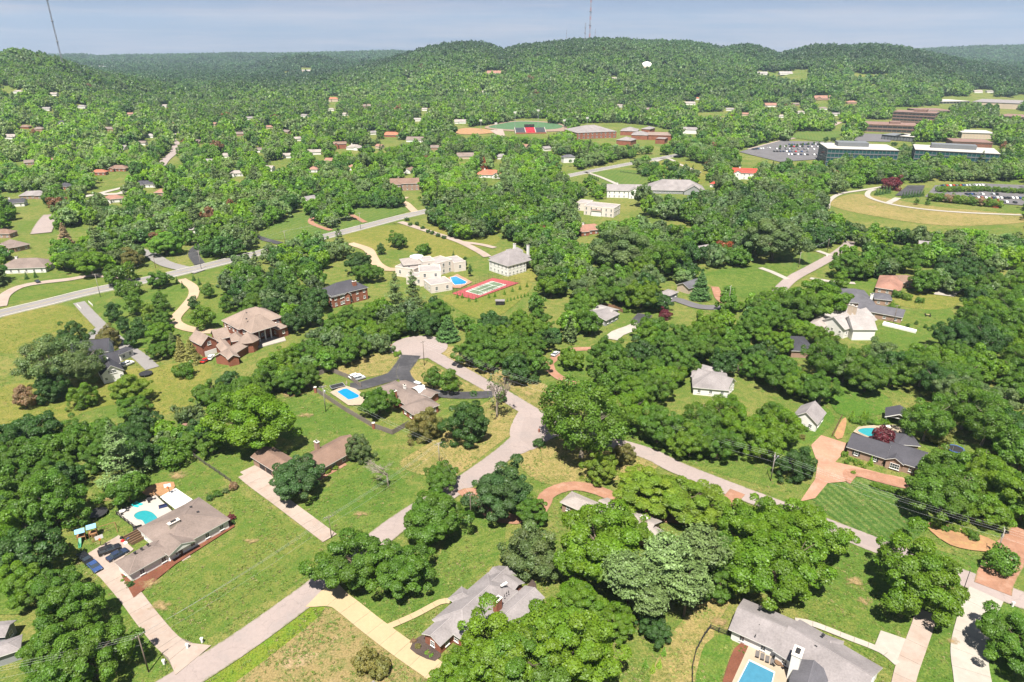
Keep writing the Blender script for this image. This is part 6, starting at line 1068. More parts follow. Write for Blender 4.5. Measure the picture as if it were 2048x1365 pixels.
for i, (px, py, tp) in enumerate(((1030, 262, 224), (1076, 255, 220), (1128, 258, 240), (1174, 254, 235), (992, 262, 246), (962, 262, 240))):
    p = G(px, py); hh = sky_h(tp, p.y); o = empty('floodlight_mast', (p.x, p.y, 0), ['tall left', 'tallest middle', 'right', 'far right', 'short', 'far left'][i]+' floodlight mast at the stadium', 'floodlight', 'stadium floodlights'); b = MB(); b.tube((0, 0, 0), (0, 0, hh), .3, .2, 6); put('pole', b.mesh('pole', STEEL), o); b = MB()
    for k in range(3): b.box((0, 0, hh-.9*k), (4, .5, .5))
    put('lamp_bank', b.mesh('lamp_bank', TRIM), o)
# steeples, dome, masts
def steeple(label, px, py, top, w=3.0, nave=True):
    g = GT(px, py); hh = max(14, sky_h(top, g.y)-g.z); o = empty('church', (g.x, g.y, g.z), label, 'church'); b = MB(); b.box((0, 0, hh*.22), (w, w, hh*.44)); put('tower', b.mesh('tower', WL['white']), o); b = MB(); b.lathe((0, 0, hh*.44), [(w*.6, 0), (w*.35, hh*.12), (0, hh*.56)], 8); put('spire', b.mesh('spire', WL['white']), o)
    if nave: b = MB(); b.box((-w*2.6, 0, 4), (w*4, w*2, 8)); put('nave', b.mesh('nave', WL['white']), o)
steeple('white church spire in the right far woods', 1527, 187, 172, 4); steeple('white church spire standing alone in the left valley', 362, 151, 141, 9, False); steeple('white church with spire in the left valley', 259, 145, 134, 8)
g = GT(1293, 135); o = empty('white_dome', (g.x, g.y, g.z), 'white dome on the slope of the main ridge', 'dome'); rr = 12*(g.y*CC+(CH-g.z)*CS)/CF; b = MB(); b.lathe((0, 0, 2), [(rr*math.cos(a), rr*.75*math.sin(a)) for a in [math.pi/2*i/8 for i in range(9)]], 24); put('roof', b.mesh('roof', WL['white'], True), o); b = MB(); b.lathe((0, 0, -4), [(rr, 0), (rr, 6)], 24); put('wall', b.mesh('wall', WL['cream']), o)
MASTR = mat('mast_red', (.42, .16, .12), .7); MASTG = mat('mast_grey', (.3, .3, .33), .7)
def mast(label, px, base, top, m, r=.9, D=None):
    g = GT(px, base) if D is None else Vector(((px-1024)/CF*CC*D, D, tz((px-1024)/CF*CC*D, D))); hh = sky_h(top, g.y)-g.z; o = empty('radio_mast', (g.x, g.y, g.z), label, 'radio mast'); b = MB(); n = 14
    for i in range(n):
        z0, z1 = hh*i/n, hh*(i+1)/n; P = lambda z: [(r*math.cos(a), r*math.sin(a), z) for a in (0, 2.1, 4.2)]
        for k in range(3): b.tube(P(z0)[k], P(z1)[k], r*.28, n=4, mi=i % 2); b.tube(P(z0)[k], P(z1)[(k+1) % 3], r*.14, n=3, mi=i % 2)
    put('lattice', b.mesh('lattice', m), o); b = MB()
    for i in range(3): b.lathe((0, 0, hh*(.35+.22*i)), [(r*1.5, -1.5), (r*1.8, 0), (r*1.5, 1.5)], 8)
    put('antenna', b.mesh('antenna', MASTG), o)
mast('tall red and grey radio mast on the main ridge reaching out of the picture', 1178, 84, -30, [MASTR, MASTG], 2.4, 2480); mast('short grey mast left of the tall red one', 1169, 84, 46, [MASTG, MASTG], 1.6, 2485); mast('thin faint mast farther left on the ridge', 1132, 84, 60, [MASTG, MASTG], .8, 2500); mast('thin mast right of the tall red one', 1189, 84, 58, [MASTG, MASTG], .8, 2500)
mast('tall grey radio mast leaning out of the top left corner', 118, 131, -40, [MASTG, MASTG], 1.3, 1560); mast('tiny mast on the far blue ridge', 426, 110, 101, [MASTG, MASTG], 2.0, 5150)
for i, (x0, x1, y, hh) in enumerate(((180, 211, 143, 10), (340, 367, 133, 9), (320, 330, 134, 8), (706, 716, 116, 8))):
    g = GT((x0+x1)/2, y); d = g.y*CC+(CH-g.z)*CS; o = empty('white_hall', (g.x, g.y, g.z), ['white hall complex left of the church in the left valley', 'long white hall on the far slope', 'small white hall left of the long one on the far slope', 'white hall on the far blue ridge'][i], 'hall'); b = MB(); b.box((0, 0, hh), ((x1-x0)*d/CF, 40, hh*2)); put('wall', b.mesh('wall', WL['white']), o); b = MB(); b.box((0, 0, hh*2+.6), ((x1-x0)*d/CF*.7, 30, 3)); put('roof', b.mesh('roof', RW), o)
# ---------------------------------------------------------------- cars in the two far car parks: one mesh each
def small_car(paint):
    b = MB(); b.prism([(-2.3, -.9), (2.3, -.9), (2.3, .9), (-2.3, .9)], .35, .95, 0); b.grid([[(-1.9, -.85, .95), (-1.9, .85, .95)], [(-1.4, -.7, 1.5), (-1.4, .7, 1.5)], [(.7, -.7, 1.5), (.7, .7, 1.5)], [(1.4, -.85, .95), (1.4, .85, .95)]], 0); 
    for s in (-1, 1): b.face([(-1.9, s*.85, .95), (-1.4, s*.7, 1.5), (.7, s*.7, 1.5), (1.4, s*.85, .95)], 1)
    b.face([(.72, -.7, 1.48), (1.42, -.85, .95), (1.42, .85, .95), (.72, .7, 1.48)], 1)
    for x in (-1.4, 1.4):
        for s in (-1, 1): b.lathe((x, s*.8, .33), [(.0, -.33), (.33, -.05), (.33, .05), (0, .33)], 6, 1)
    return b.mesh('parked_car', [PAINT[paint], GLASS])
SM = {k: small_car(k) for k in PAINT}; crng = random.Random(3)
def lot(phrase, rows, step, z, rzk, fill):
    for ri, (a, b) in enumerate(rows):
        A, B = G(*a), G(*b); n = int((B-A).length/step); rz = math.atan2((B-A).y, (B-A).x)+math.pi/2; cars = []
        for i in range(n):
            if crng.random() < fill: cars.append((A.lerp(B, (i+.5)/n), crng.choice(['white', 'white', 'silver', 'grey', 'black', 'black', 'navy', 'red', 'blue'])))
        cn = {}
        for p, c in cars:
            k = cn.get(c, 0); cn[c] = k+1; tot = sum(1 for q in cars if q[1] == c); o = put('parked_car', SM[c], None, (p.x, p.y, z), rz); nr = ['back', 'second', 'third', 'fourth', 'fifth', 'sixth', 'seventh'][ri]
            tag(o, ('only ' if tot == 1 else nth(k)+' ')+c+' car '+('' if tot == 1 else 'from left ')+'in '+nr+' row of '+phrase, 'car', 'cars in '+phrase)
lot('the right-hand car park', [((1882, 374), (1966, 373)), ((1886, 380), (1960, 380)), ((1930, 391), (2010, 391)), ((1935, 398), (2050, 399)), ((1990, 406), (2060, 409))], 2.8, .48, 0, .82); lot('the far glass office car park', [((1570, 291), (1650, 291)), ((1560, 295.5), (1655, 296)), ((1550, 300), (1655, 301)), ((1545, 305), (1655, 306)), ((1560, 311), (1650, 312)), ((1490, 302), (1540, 298))], 3.4, .57, 0, .72)
row('round', along((1880, 385), (1960, 384), 7), 16, ['bright', 'yellow', 'mid'], 'lot tree', 'between the rows of the right-hand car park'); row('round', along((1975, 384), (2040, 388), 5), 15, ['mid', 'bright'], 'right lot tree', 'at the right end of that car park'); row('cedar', along((1752, 391), (1778, 387), 5), 9, 'blue', 'blue conifer', 'inside the greenway bend'); row('cedar', along((1805, 397), (1845, 393), 8), 8, 'dark', 'dark conifer', 'along the asphalt lot edge'); row('oval', [(1832, 410), (1854, 411)], 9, 'mid', 'sapling', 'on the greenway verge'); row('round', along((1865, 402), (1990, 415), 9), 22, ['yellow', 'mid', 'tan', 'bright'], 'bush', 'between greenway and car park')
row('oval', along((1560, 297), (1650, 288), 9), 4.5, 'mid', 'lot sapling', 'in the far car park'); row('round', [(1652, 282), (1666, 283), (1697, 283), (1788, 292), (1808, 296)], 10, 'dark', 'globe tree', 'before the far glass office'); row('cedar', along((1178, 354), (1196, 363), 6), 5, 'dark', 'slim cypress', 'along the avenue meadow drive')
# ---------------------------------------------------------------- trees picked out one by one: kind, crown centre x, y, width in the photo, colour, label
HAND = [
('big',1245,1062,96,'bright','bright tree at the right edge of the big maple, over the pale roof'),('big',1232,1120,84,'mid','green tree squeezed between the big maple and the left-most pine'),('big',1228,1240,80,'bright','light tree in front of the pines beside the grassy gap'),('big',1310,1262,60,'dark','dark little tree at the foot of the lowest pine'),('big',1440,1165,80,'mid','green tree between the pines and the bright oak group'),
('big',708,1125,138,'mid','greyish-centred broad tree overhanging the road, left of the two beside the tan drive'),('big',800,1142,116,'mid','right-hand of the two road-side trees above the tan drive'),
('big',868,1040,124,'mid','full green tree covering the bend of the road, above the two-tree clump'),('big',885,955,66,'mid','smaller tree right at the road edge behind the full green bend tree'),
('big',1002,985,120,'blue','blue-green tree between the road and the brick ring drive'),('big',1062,1025,66,'mid','small green tree tucked between the blue-green tree and the ring-drive house'),
('dense',1064,1102,118,'greygreen','dense grey-green round tree behind the bottom brick house'),('big',1197,1092,176,'bright','large bright green maple covering the ring-drive house'),
('loblolly',1258,1160,112,'greygreen','left-most tall grey-green pine of the pine clump'),('loblolly',1330,1130,120,'pale','central pale pine of the pine clump, widest crown'),('loblolly',1405,1110,108,'greygreen','right-hand pine of the clump beside the huge bright oak'),('loblolly',1375,1175,105,'greygreen','front pine of the clump leaning over the bare patch'),('loblolly',1300,1210,80,'greygreen','lowest front pine of the clump above the small shrubs'),
('big',1512,1060,136,'bright','upper-left crown of the bright green oak group by the cross road'),('big',1612,1068,138,'bright','upper-right crown of the oak group touching the cross road'),('big',1558,1128,178,'bright','front and largest crown of the bright oak group behind the white house'),
('big',1835,1158,168,'bright','large bright tree with pale trunk standing on the lawn over the concrete drive'),('big',1290,985,125,'yellow','left crown of the spreading yellow-green pair beside the ring drive'),('big',1380,1003,140,'yellow','right crown of the spreading yellow-green pair beside the ring drive'),
('airy',1165,842,162,'mid','tall open oak with pale limbs standing in the road junction'),('dense',1204,935,68,'yellow','yellowish cone-shaped magnolia under the junction oak, nearer one'),('dense',1247,905,50,'olive','yellowish magnolia behind the nearer one under the junction oak'),
('dense',935,842,94,'dark','dark glossy magnolia beside the yellow one on the corner lawn'),('dense',850,848,70,'olive','yellow-flushed magnolia at the corner of the brick pool house'),('big',757,805,68,'mid','leaning green tree shading the fenced yard beside the rectangular pool'),
('big',507,848,150,'bright','big bright green oak over the carport of the brick ranch'),('big',595,955,98,'blue','blue-green tree in front of the brick ranch porch'),('dense',716,897,56,'greygreen','grey-green bushy tree at the right end of the brick ranch'),
('oval',866,752,38,'mid','left of the twin small trees on the island inside the asphalt loop'),('oval',899,760,42,'mid','right of the twin small trees on the island inside the asphalt loop'),('dense',1594,925,76,'dark','dark dense round tree by the street light at the brick forecourt'),
('big',1000,1312,168,'bright','big oak overhanging the lower half of the bottom brick house'),('big',1130,1295,178,'bright','wide oak right of the bottom brick house'),('big',1055,1340,180,'mid','oak crown at the bottom edge right of the tan drive'),('big',915,1352,100,'bright','small-crowned tree at the foot of the tan drive'),('big',1160,1205,90,'bright','light green tree between the bottom brick house and the pines'),
('big',1890,985,130,'mid','broad tree at the right end of the dark-roofed house'),('big',1985,975,120,'bright','light green tree behind the wires at the right-hand edge'),('big',2055,1000,120,'mid','green tree cut by the right edge above the wires'),('airy',1857,842,88,'mid','tall layered tree beside the pool pavilion'),
('round',2005,1120,66,'mid','low spreading tree on the verge beside the transformer pole'),('big',2035,1290,130,'mid','round tree cut by the right edge beside the wide concrete drive'),('round',730,1318,52,'olive','left of the brown-green bush pair at the bottom lawn'),('round',762,1335,44,'olive','right of the brown-green bush pair at the bottom lawn'),
('dense',100,775,64,'dark','dark globe tree, left of the two on the yellow lawn'),('dense',165,790,56,'bright','bright globe tree, right of the two on the yellow lawn'),('oval',46,790,42,'tan','brownish young tree left of the dark globe tree'),('dense',145,673,60,'dark','dark round tree behind the white farmhouse'),('dense',217,673,50,'olive','olive conical magnolia beside the farm drive'),('airy',100,725,110,'pale','pale weeping willow in front of the white farmhouse'),('airy',165,735,80,'greygreen','grey-green light-leaved tree at the white farmhouse corner'),
('oval',225,622,31,'dark','dark egg-shaped tree nearest the avenue in the drive-side row'),('oval',246,648,27,'dark','second egg-shaped tree down the drive-side row'),('oval',277,655,31,'dark','third egg-shaped tree down the drive-side row'),('oval',262,676,31,'dark','lowest egg-shaped tree of the drive-side row'),('oval',268,607,36,'mid','round young tree on the lawn inside the tan drive, left one'),('oval',320,600,36,'mid','round young tree on the lawn inside the tan drive, right one'),('oval',296,622,26,'yellow','small yellow-green tree between the two round lawn trees'),
('big',318,640,46,'mid','upper tree of the column row left of the mansion garage'),('big',322,668,48,'bright','second tree of the column row left of the mansion garage'),('big',325,700,46,'mid','third tree of the column row left of the mansion garage'),('spruce',345,685,30,'greygreen','left conifer of the browning clump beside the mansion garage'),('spruce',362,700,38,'olive','middle browning conifer of the clump beside the mansion garage'),('spruce',382,705,44,'olive','right browning conifer of the clump beside the mansion garage'),
('oval',405,630,44,'bright','bright young tree in the mansion lawn'),('oval',386,605,22,'dark','dark slim tree beside the curve of the tan drive'),('oval',415,580,25,'mid','small tree left of the mansion drive entrance lawn'),('oval',452,606,28,'mid','small tree right on the mansion lawn'),('round',368,738,40,'mid','broad low bush below the mansion garage'),('round',235,545,60,'mid','light tree beside the avenue left of the gravel drive'),('big',318,560,42,'mid','tree at the avenue corner by the side road'),('round',255,575,46,'mid','airy tree at the avenue beside the farm drive'),
('spruce',895,660,62,'blue','blue-grey spruce at the head of the cul-de-sac'),('round',794,707,18,'bright','clipped round bush at the cul-de-sac drive mouth'),('round',1067,757,24,'dark','round dark bush on the lawn right of the road'),('round',1003,795,22,'dark','round bush at the foot of the dead tree'),('dead',993,772,62,'greygreen','tall half-dead tree at the junction of asphalt drive and road'),('bare',772,925,96,'tan','pale leafless spreading tree beside the brick ranch'),
('pine',233,900,100,'pale','feathery pale white pine in the left woods'),('big',260,780,70,'yellow','yellow-green tree below the trampoline'),('big',265,815,60,'mid','green tree below the yellow-green one near the trampoline'),('dense',105,1000,120,'mid','big tree of the left woods beside the kidney-pool lawn'),
('spruce',1402,575,56,'blue','dark blue spruce beside the grey gable house'),('big',1283,590,74,'bright','bright round tree above the white van'),('round',1330,628,26,'maroon','dark red shrub below the white van'),('big',1245,505,110,'pale','broad pale green tree mid-picture, left crown'),('big',1310,520,90,'mid','broad tree mid-picture, right of the pale crown'),('big',1550,480,110,'pale','large pale tree behind the lawn at the right-hand road'),
('round',1768,872,46,'maroon','dark red Japanese maple beside the oval pool'),('oval',1655,470,10,'dark','slim dark tree by the greenway'),('oval',1648,584,22,'mid','small lawn tree left of the white drive'),('oval',1662,570,18,'mid','small lawn tree right of the white drive'),('big',1700,535,62,'mid','round tree beside the end of the right-hand road'),('oval',1683,558,28,'bright','bright young tree on the angled house lawn'),('oval',1664,577,24,'dark','dark young conifer-like tree on the angled house lawn'),('big',1635,600,100,'bright','bright tree group left of the pale-roofed house'),('big',1590,615,80,'mid','mid green tree left of the pale-roofed house group'),
('column',930,520,12,'dark','left of the two tall slim poplars beside the villa'),('column',940,535,12,'dark','right of the two tall slim poplars beside the villa'),('cedar',907,512,12,'dark','dark pointed cypress behind the villa'),('pine',790,580,56,'greygreen','grey-green pine in front of the villa, left one'),('pine',825,572,48,'greygreen','grey-green pine in front of the villa, right one'),('big',718,530,50,'dark','dark round tree above the hip-roofed brick house, rear'),('big',735,545,50,'mid','tree right of the hip-roofed brick house'),('oval',762,497,18,'dark','small dark tree on the villa meadow, left'),('big',795,482,36,'mid','dense tree in the villa meadow'),('round',848,497,30,'mid','low tree behind the villa dome'),
('spruce',128,470,34,'tan','brown dying conifer near the left side road'),('pine',190,480,60,'greygreen','big white pine at the left side road'),('big',330,490,56,'lime','lime green tree at the side road corner'),('dense',262,515,46,'olive','olive round tree at the avenue corner lawn'),('big',150,520,60,'mid','left crown of the tree pair by the circle drive'),('big',180,527,64,'bright','right crown of the tree pair by the circle drive'),('cedar',52,552,10,'dark','left clipped cone at the white-walled ranch door'),('cedar',70,549,10,'dark','right clipped cone at the white-walled ranch door'),
('spruce',1113,335,18,'rust','rust-red dead conifer beside the avenue'),('spruce',968,330,22,'rust','rust-brown dead conifer by the terracotta house'),('round',1445,496,38,'rust','rust-red tree in the middle woods'),('round',1785,366,34,'maroon','dark red tree row at the greenway bend'),('spruce',1980,405,16,'rust','left rust conifer before the car park'),('spruce',1994,407,16,'rust','right rust conifer before the car park'),
('cedar',1705,832,16,'bright','left pointed shrub by the oval pool garden'),('cedar',1728,828,13,'bright','middle pointed shrub by the oval pool garden'),('cedar',1735,832,12,'bright','right pointed shrub by the oval pool garden'),('cedar',1742,923,14,'bright','clipped cone between windows of the dark-roofed house'),('round',1689,908,14,'bright','clipped globe at the left corner of the dark-roofed house'),
('airy',1935,815,95,'mid','tall pale-trunked tree at the wood edge right of the pavilion'),('airy',1975,850,90,'mid','second tall pale-trunked tree right of the pavilion'),('round',1880,870,50,'olive','olive bush-like tree behind the trampoline on the right'),
]
FLAT = {'yellow-green pair': .62, 'cul-de-sac': .62, 'dark blue spruce': .8}
for k, cx, cy_, w, tone, lab in HAND:
    hs = next((v for q, v in FLAT.items() if q in lab), .86 if k == 'big' else 1.0)
    x, y, R = place_px(k, cx, cy_, w, hs)
    if k == 'column': R *= .8
    plant(k, x, y, R, tone, lab, hs=hs)
# ---------------------------------------------------------------- woods: zones in the photo (outline at crown height), spacing in metres, crown radius range, palette, kinds, phrase
frng = np.random.default_rng(7)
def inpoly(px, py, poly):
    P = np.asarray(poly, float); n = len(P); ins = np.zeros(px.shape, bool); j = n-1
    for i in range(n):
        xi, yi = P[i]; xj, yj = P[j]; c = ((yi > py) != (yj > py)) & (px < (xj-xi)*(py-yi)/((yj-yi) if yj != yi else 1e-9)+xi); ins ^= c; j = i
    return ins
def segdist(x, y, line):
    d = np.full(x.shape, 1e9)
    for a, b in zip(line[:-1], line[1:]):
        ax, ay, bx, by = a[0], a[1], b[0], b[1]; dx, dy = bx-ax, by-ay; l2 = dx*dx+dy*dy+1e-9; t = np.clip(((x-ax)*dx+(y-ay)*dy)/l2, 0, 1); d = np.minimum(d, np.hypot(x-ax-t*dx, y-ay-t*dy))
    return d
def clear_of(x, y, R, k=.6):
    ok = np.ones(x.shape, bool)
    for line, hw in LINES: ok &= segdist(x, y, line) > hw+R*k
    for A, ex, ey, L_, D in RECTS:
        u = (x-A.x)*ex.x+(y-A.y)*ex.y; v = (x-A.x)*ey.x+(y-A.y)*ey.y; dx = np.maximum(np.maximum(-u, u-L_), 0); dy = np.maximum(np.maximum(-v, v-D), 0); ok &= np.hypot(dx, dy) > R*.62
    return ok
ZONES = [
 ('right of the pale concrete drive', [(1295,655),(1330,645),(1460,640),(1490,690),(1330,705),(1250,705)], 8, (4.2, 6), ['bright','mid','mid'], ['big','mid']),
 ('beside the blue spruce', [(1425,590),(1450,545),(1470,560),(1500,600),(1440,640)], 9, (3, 4.6), ['mid','bright'], ['mid']),
 ('below the terracotta path meadow', [(1140,600),(1190,590),(1190,640),(1150,640)], 8, (4, 5.5), ['bright','mid'], ['mid']),
 ('between the two brick drives', [(618,402),(700,396),(690,428),(655,442),(622,432)], 8.5, (4, 5.6), ['mid','dark'], ['mid']),
 ('on the rise above the brick drives', [(640,385),(790,376),(800,398),(690,402),(640,400)], 9, (4, 5.5), ['greygreen','dark','mid'], ['pine','mid']),
 ('along the avenue end', [(1260,312),(1330,318),(1400,340),(1400,362),(1330,362),(1290,345)], 15, (3.6, 5.2), ['mid','dark'], ['mid']),
 ('between the drive and white gables', [(1150,352),(1185,352),(1225,375),(1200,388),(1150,370)], 13, (3, 4.4), ['mid','bright'], ['mid']),
 ('beside the asphalt drive off the avenue', [(372,470),(420,425),(500,425),(520,470),(460,500),(400,500)], 9, (4, 6), ['mid','dark','greygreen'], ['mid']),
 ('between avenue and villa meadow', [(530,500),(610,475),(690,470),(690,492),(640,520),(590,528),(545,520)], 9, (3.4, 5.2), ['mid','bright'], ['mid','airy']),
 ('left of the hip-roofed house', [(440,530),(500,520),(560,510),(630,540),(640,600),(600,645),(540,640),(490,600),(460,570)], 8, (4, 6), ['mid','bright','dark'], ['mid','big']),
 ('above the villa meadow', [(850,415),(900,395),(1000,405),(1010,440),(930,462),(870,440)], 9, (4.5, 6.5), ['mid','dark'], ['mid']),
 ('above the flat grey house', [(1150,545),(1330,530),(1350,560),(1300,590),(1250,605),(1170,600)], 8.5, (4.5, 6.5), ['mid','bright','pale'], ['mid','big']),
 ('below the right-hand road', [(1450,600),(1520,590),(1590,580),(1660,600),(1660,650),(1560,690),(1470,650)], 8.5, (4.4, 6.2), ['mid','bright'], ['mid','big']),
 ('past the right-hand road end', [(1690,500),(1800,490),(1850,530),(1790,550),(1725,545)], 9, (4.5, 6.5), ['mid','greygreen','dark'], ['mid']),
 ('around the concrete pad', [(1830,540),(1960,520),(2000,600),(1940,600),(1900,560),(1840,560)], 8.5, (4.2, 6.2), ['mid','dark'], ['mid']),
 ('in the left edge woods', [(-40,880),(60,845),(120,850),(150,905),(165,960),(130,1005),(105,1050),(105,1110),(140,1165),(175,1215),(225,1290),(200,1345),(120,1420),(60,1420),(75,1300),(85,1215),(60,1160),(-40,1150)], 7.2, (4.0, 6.3), ['mid','mid','bright','dark','mid'], ['big','mid']),
 ('in the belt above the white pine', [(110,850),(210,820),(300,830),(330,870),(300,920),(280,950),(240,985),(190,960),(160,890)], 6.5, (3.2, 4.8), ['mid','dark','mid'], ['mid','big']),
 ('behind the barn-roofed shed', [(300,830),(380,800),(420,800),(432,870),(390,880),(330,890)], 6.0, (2.6, 4.2), ['dark','mid','greygreen'], ['mid','round']),
 ('in the belt behind the fenced pool', [(375,790),(440,745),(520,730),(590,690),(640,640),(700,615),(790,600),(860,590),(885,620),(850,665),(770,685),(690,705),(610,745),(560,770),(500,780),(430,820)], 6.8, (3.6, 5.6), ['mid','mid','dark','bright','mid'], ['mid','big']),
 ('right of the blue-grey spruce', [(935,650),(985,640),(1090,620),(1170,640),(1180,700),(1130,712),(1060,735),(985,725),(935,700)], 7.0, (4.2, 6.0), ['mid','bright','mid','dark'], ['big','mid']),
 ('above the grey gabled house', [(1190,730),(1230,690),(1330,680),(1400,680),(1500,690),(1590,715),(1640,750),(1650,780),(1590,755),(1500,728),(1380,722),(1340,750),(1290,790),(1230,790)], 7.5, (4.4, 6.6), ['mid','mid','dark','bright'], ['big','mid']),
 ('in the maples before the gabled house', [(1250,815),(1290,805),(1370,806),(1450,812),(1545,815),(1585,845),(1520,880),(1400,895),(1290,870),(1250,840)], 7.5, (4.6, 6.4), ['bright','mid','bright'], ['airy','big']),
 ('in the deep woods at the right', [(1600,700),(1650,690),(1700,690),(1800,690),(1880,690),(1940,620),(1960,560),(2080,520),(2080,940),(2010,880),(1930,800),(1880,770),(1820,750),(1750,760),(1680,730),(1610,715)], 8.0, (4.6, 7.0), ['mid','bright','mid','dark','pale','mid'], ['big','mid','airy']),
 ('in the wire-side woods at the right', [(1860,930),(1960,910),(2080,950),(2080,1050),(1990,1040),(1900,1010)], 8.0, (4.0, 5.6), ['mid','bright'], ['big','mid']),
 ('in the bottom grove by the pines', [(1190,1200),(1240,1215),(1230,1275),(1215,1300),(1080,1400),(880,1400),(1000,1300),(1100,1250)], 7.5, (4.0, 5.2), ['bright','mid'], ['big']),
 ('behind the pale pine clump', [(1240,1040),(1300,1095),(1340,1075),(1450,1060),(1450,1100),(1300,1130),(1240,1090)], 7, (3, 4.5), ['mid','bright'], ['mid']),
 ('below the tennis court', [(950,618),(1000,615),(1000,645),(935,645),(920,630)], 6.5, (3.4, 4.6), ['mid','dark','greygreen'], ['mid']),
]
def ell(cx, cy, rx, ry, seed=0): return [(cx+rx*(1+.3*mnoise.noise(Vector((math.cos(a)*1.5, math.sin(a)*1.5, seed+cx))))*math.cos(a), cy+ry*(1+.3*mnoise.noise(Vector((math.cos(a)*1.5, math.sin(a)*1.5, seed+cy))))*math.sin(a)) for a in [2*math.pi*i/24 for i in range(24)]]
OPEN = [  # lawns, meadows, lots the photo shows open, at picture rows above the near woods
 [(0,560),(20,500),(95,505),(110,545),(250,545),(330,530),(420,505),(520,462),(640,405),(760,395),(840,400),(850,420),(900,445),(1000,450),(1010,490),(1060,500),(1080,560),(1060,590),(900,610),(880,560),(780,600),(640,610),(620,560),(690,490),(660,500),(500,545),(480,560),(520,640),(380,690),(290,760),(0,720)],
 [(1400,540),(1500,535),(1560,500),(1640,500),(1700,480),(1720,500),(1800,540),(1930,560),(1930,690),(1740,700),(1600,650),(1560,610),(1480,600),(1430,640),(1340,640),(1300,600),(1190,600),(1180,640),(1300,670),(1330,590),(1420,560)],
 [(1650,420),(1650,395),(1740,372),(1850,365),(2060,362),(2060,450),(1880,455),(1720,440)], [(1470,325),(1470,302),(1560,283),(1665,278),(1665,325)], [(1575,284),(1590,264),(1692,264),(1680,284)], [(1700,286),(1725,268),(1830,272),(1830,288)],
 [(1130,358),(1140,345),(1300,308),(1340,312),(1415,330),(1415,360),(1340,362),(1300,378),(1200,366)], [(1145,350),(1190,350),(1250,372),(1215,385)],
 [(900,272),(930,257),(980,250),(1030,244),(1120,249),(1150,262),(1030,272)], ell(712, 298, 22, 8), ell(345, 322, 22, 16), ell(355, 275, 12, 14), ell(560, 330, 26, 9), ell(215, 388, 50, 9), ell(60, 448, 45, 22), ell(20, 395, 30, 10), ell(1420, 231, 36, 7), ell(975, 352, 26, 8), ell(1130, 333, 22, 6),
 ell(1293, 133, 16, 6), ell(1612, 156, 9, 14), ell(1580, 160, 34, 5), ell(1530, 151, 22, 5), ell(1600, 143, 14, 4), ell(1725, 152, 22, 3.6), ell(1765, 152, 20, 3.4), ell(1720, 160, 14, 2.5), ell(1358, 149, 12, 4.5), ell(12, 180, 16, 8), ell(2045, 196, 26, 6), ell(1000, 149, 16, 4), ell(1745, 172, 14, 2), ell(1680, 250, 20, 4),
]
OPEN += HOUSE_SPOTS
cand = []     # x, y, R, zone index, kind, tone
hx = np.array([t[0] for t in TREES]); hy = np.array([t[1] for t in TREES]); hr = np.array([t[2] for t in TREES])
taken = [tuple(t) for t in TREES]
for zi, (ph, poly, sp, rr, tones, kinds) in enumerate(ZONES):
    pts = [G(p[0], p[1], 7) for p in poly]; x0, x1 = min(p.x for p in pts), max(p.x for p in pts); y0, y1 = min(p.y for p in pts), max(p.y for p in pts)
    gx, gy = np.meshgrid(np.arange(x0, x1, sp), np.arange(y0, y1, sp*.87)); gx = gx+(np.arange(gx.shape[0])[:, None] % 2)*sp/2
    gx = (gx+frng.uniform(-.33, .33, gx.shape)*sp).ravel(); gy = (gy+frng.uniform(-.33, .33, gy.shape)*sp).ravel(); R = .97*frng.uniform(*rr, gx.shape)
    d = gy*CC+(CH-7)*CS; px = 1024+CF*gx/d; py = 682.5+CF*((CH-7)*CC-gy*CS)/d
    ok = inpoly(px, py, poly) & clear_of(gx, gy, R, .45)
    for x, y, r in zip(gx[ok], gy[ok], R[ok]):
        if all((x-a)**2+(y-b)**2 > (.62*(r+c))**2 for a, b, c in taken):
            taken.append((x, y, r)); cand.append((x, y, r, zi, kinds[int(frng.integers(len(kinds)))], tones[int(frng.integers(len(tones)))]))
zone_polys = [z[1] for z in ZONES]
far = []
def scatter(y0, y1, sp, rr, smax=.86):
    xs = np.arange(-y1*smax, y1*smax, sp); ys = np.arange(y0, y1, sp*.87); gx, gy = np.meshgrid(xs, ys); gx = gx+(np.arange(gx.shape[0])[:, None] % 2)*sp/2
    gx = (gx+frng.uniform(-.36, .36, gx.shape)*sp).ravel(); gy = (gy+frng.uniform(-.36, .36, gy.shape)*sp).ravel()
    k = np.abs(gx) < gy*smax+25; gx, gy = gx[k], gy[k]; R = .94*frng.uniform(*rr, gx.shape); z = terrain(gx, gy)
    d = gy*CC+(CH-z)*CS; ok = np.ones(gx.shape, bool); p0 = 682.5+CF*((CH-z)*CC-gy*CS)/d
    for hh in (0.0, 4.0, 8.0, 11.5):
        dd = gy*CC+(CH-z-hh)*CS; px = 1024+CF*gx/dd; py = 682.5+CF*((CH-z-hh)*CC-gy*CS)/dd
        for pl in OPEN: ok &= ~inpoly(px, py, pl)
    px = 1024+CF*gx/d
    return gx[ok], gy[ok], R[ok], z[ok], px[ok], p0[ok]
def farwood(y0, y1, sp, rr):
    x, y, R, z, px, py = scatter(y0, y1, sp, rr); ok = np.ones(x.shape, bool)
    if y0 < 900: ok &= clear_of(x, y, R, .5)
    if y0 < 400:
        for pl in zone_polys: ok &= ~inpoly(px, py, pl)
        ok &= py < 640+0*px
        # thin the mid-ground so lawns show between the crowns
        for a, b, c in taken:
            if b > 150: ok &= (x-a)**2+(y-b)**2 > (.7*(R+c))**2
    if y0 < 900:
        cl = np.array([mnoise.noise(Vector((a*.012, b*.012, 3.3))) for a, b in zip(x, y)]); ok &= cl > (-.3 if y0 >= 400 else -.42)
    return np.stack([x, y, R, z], 1)[ok]
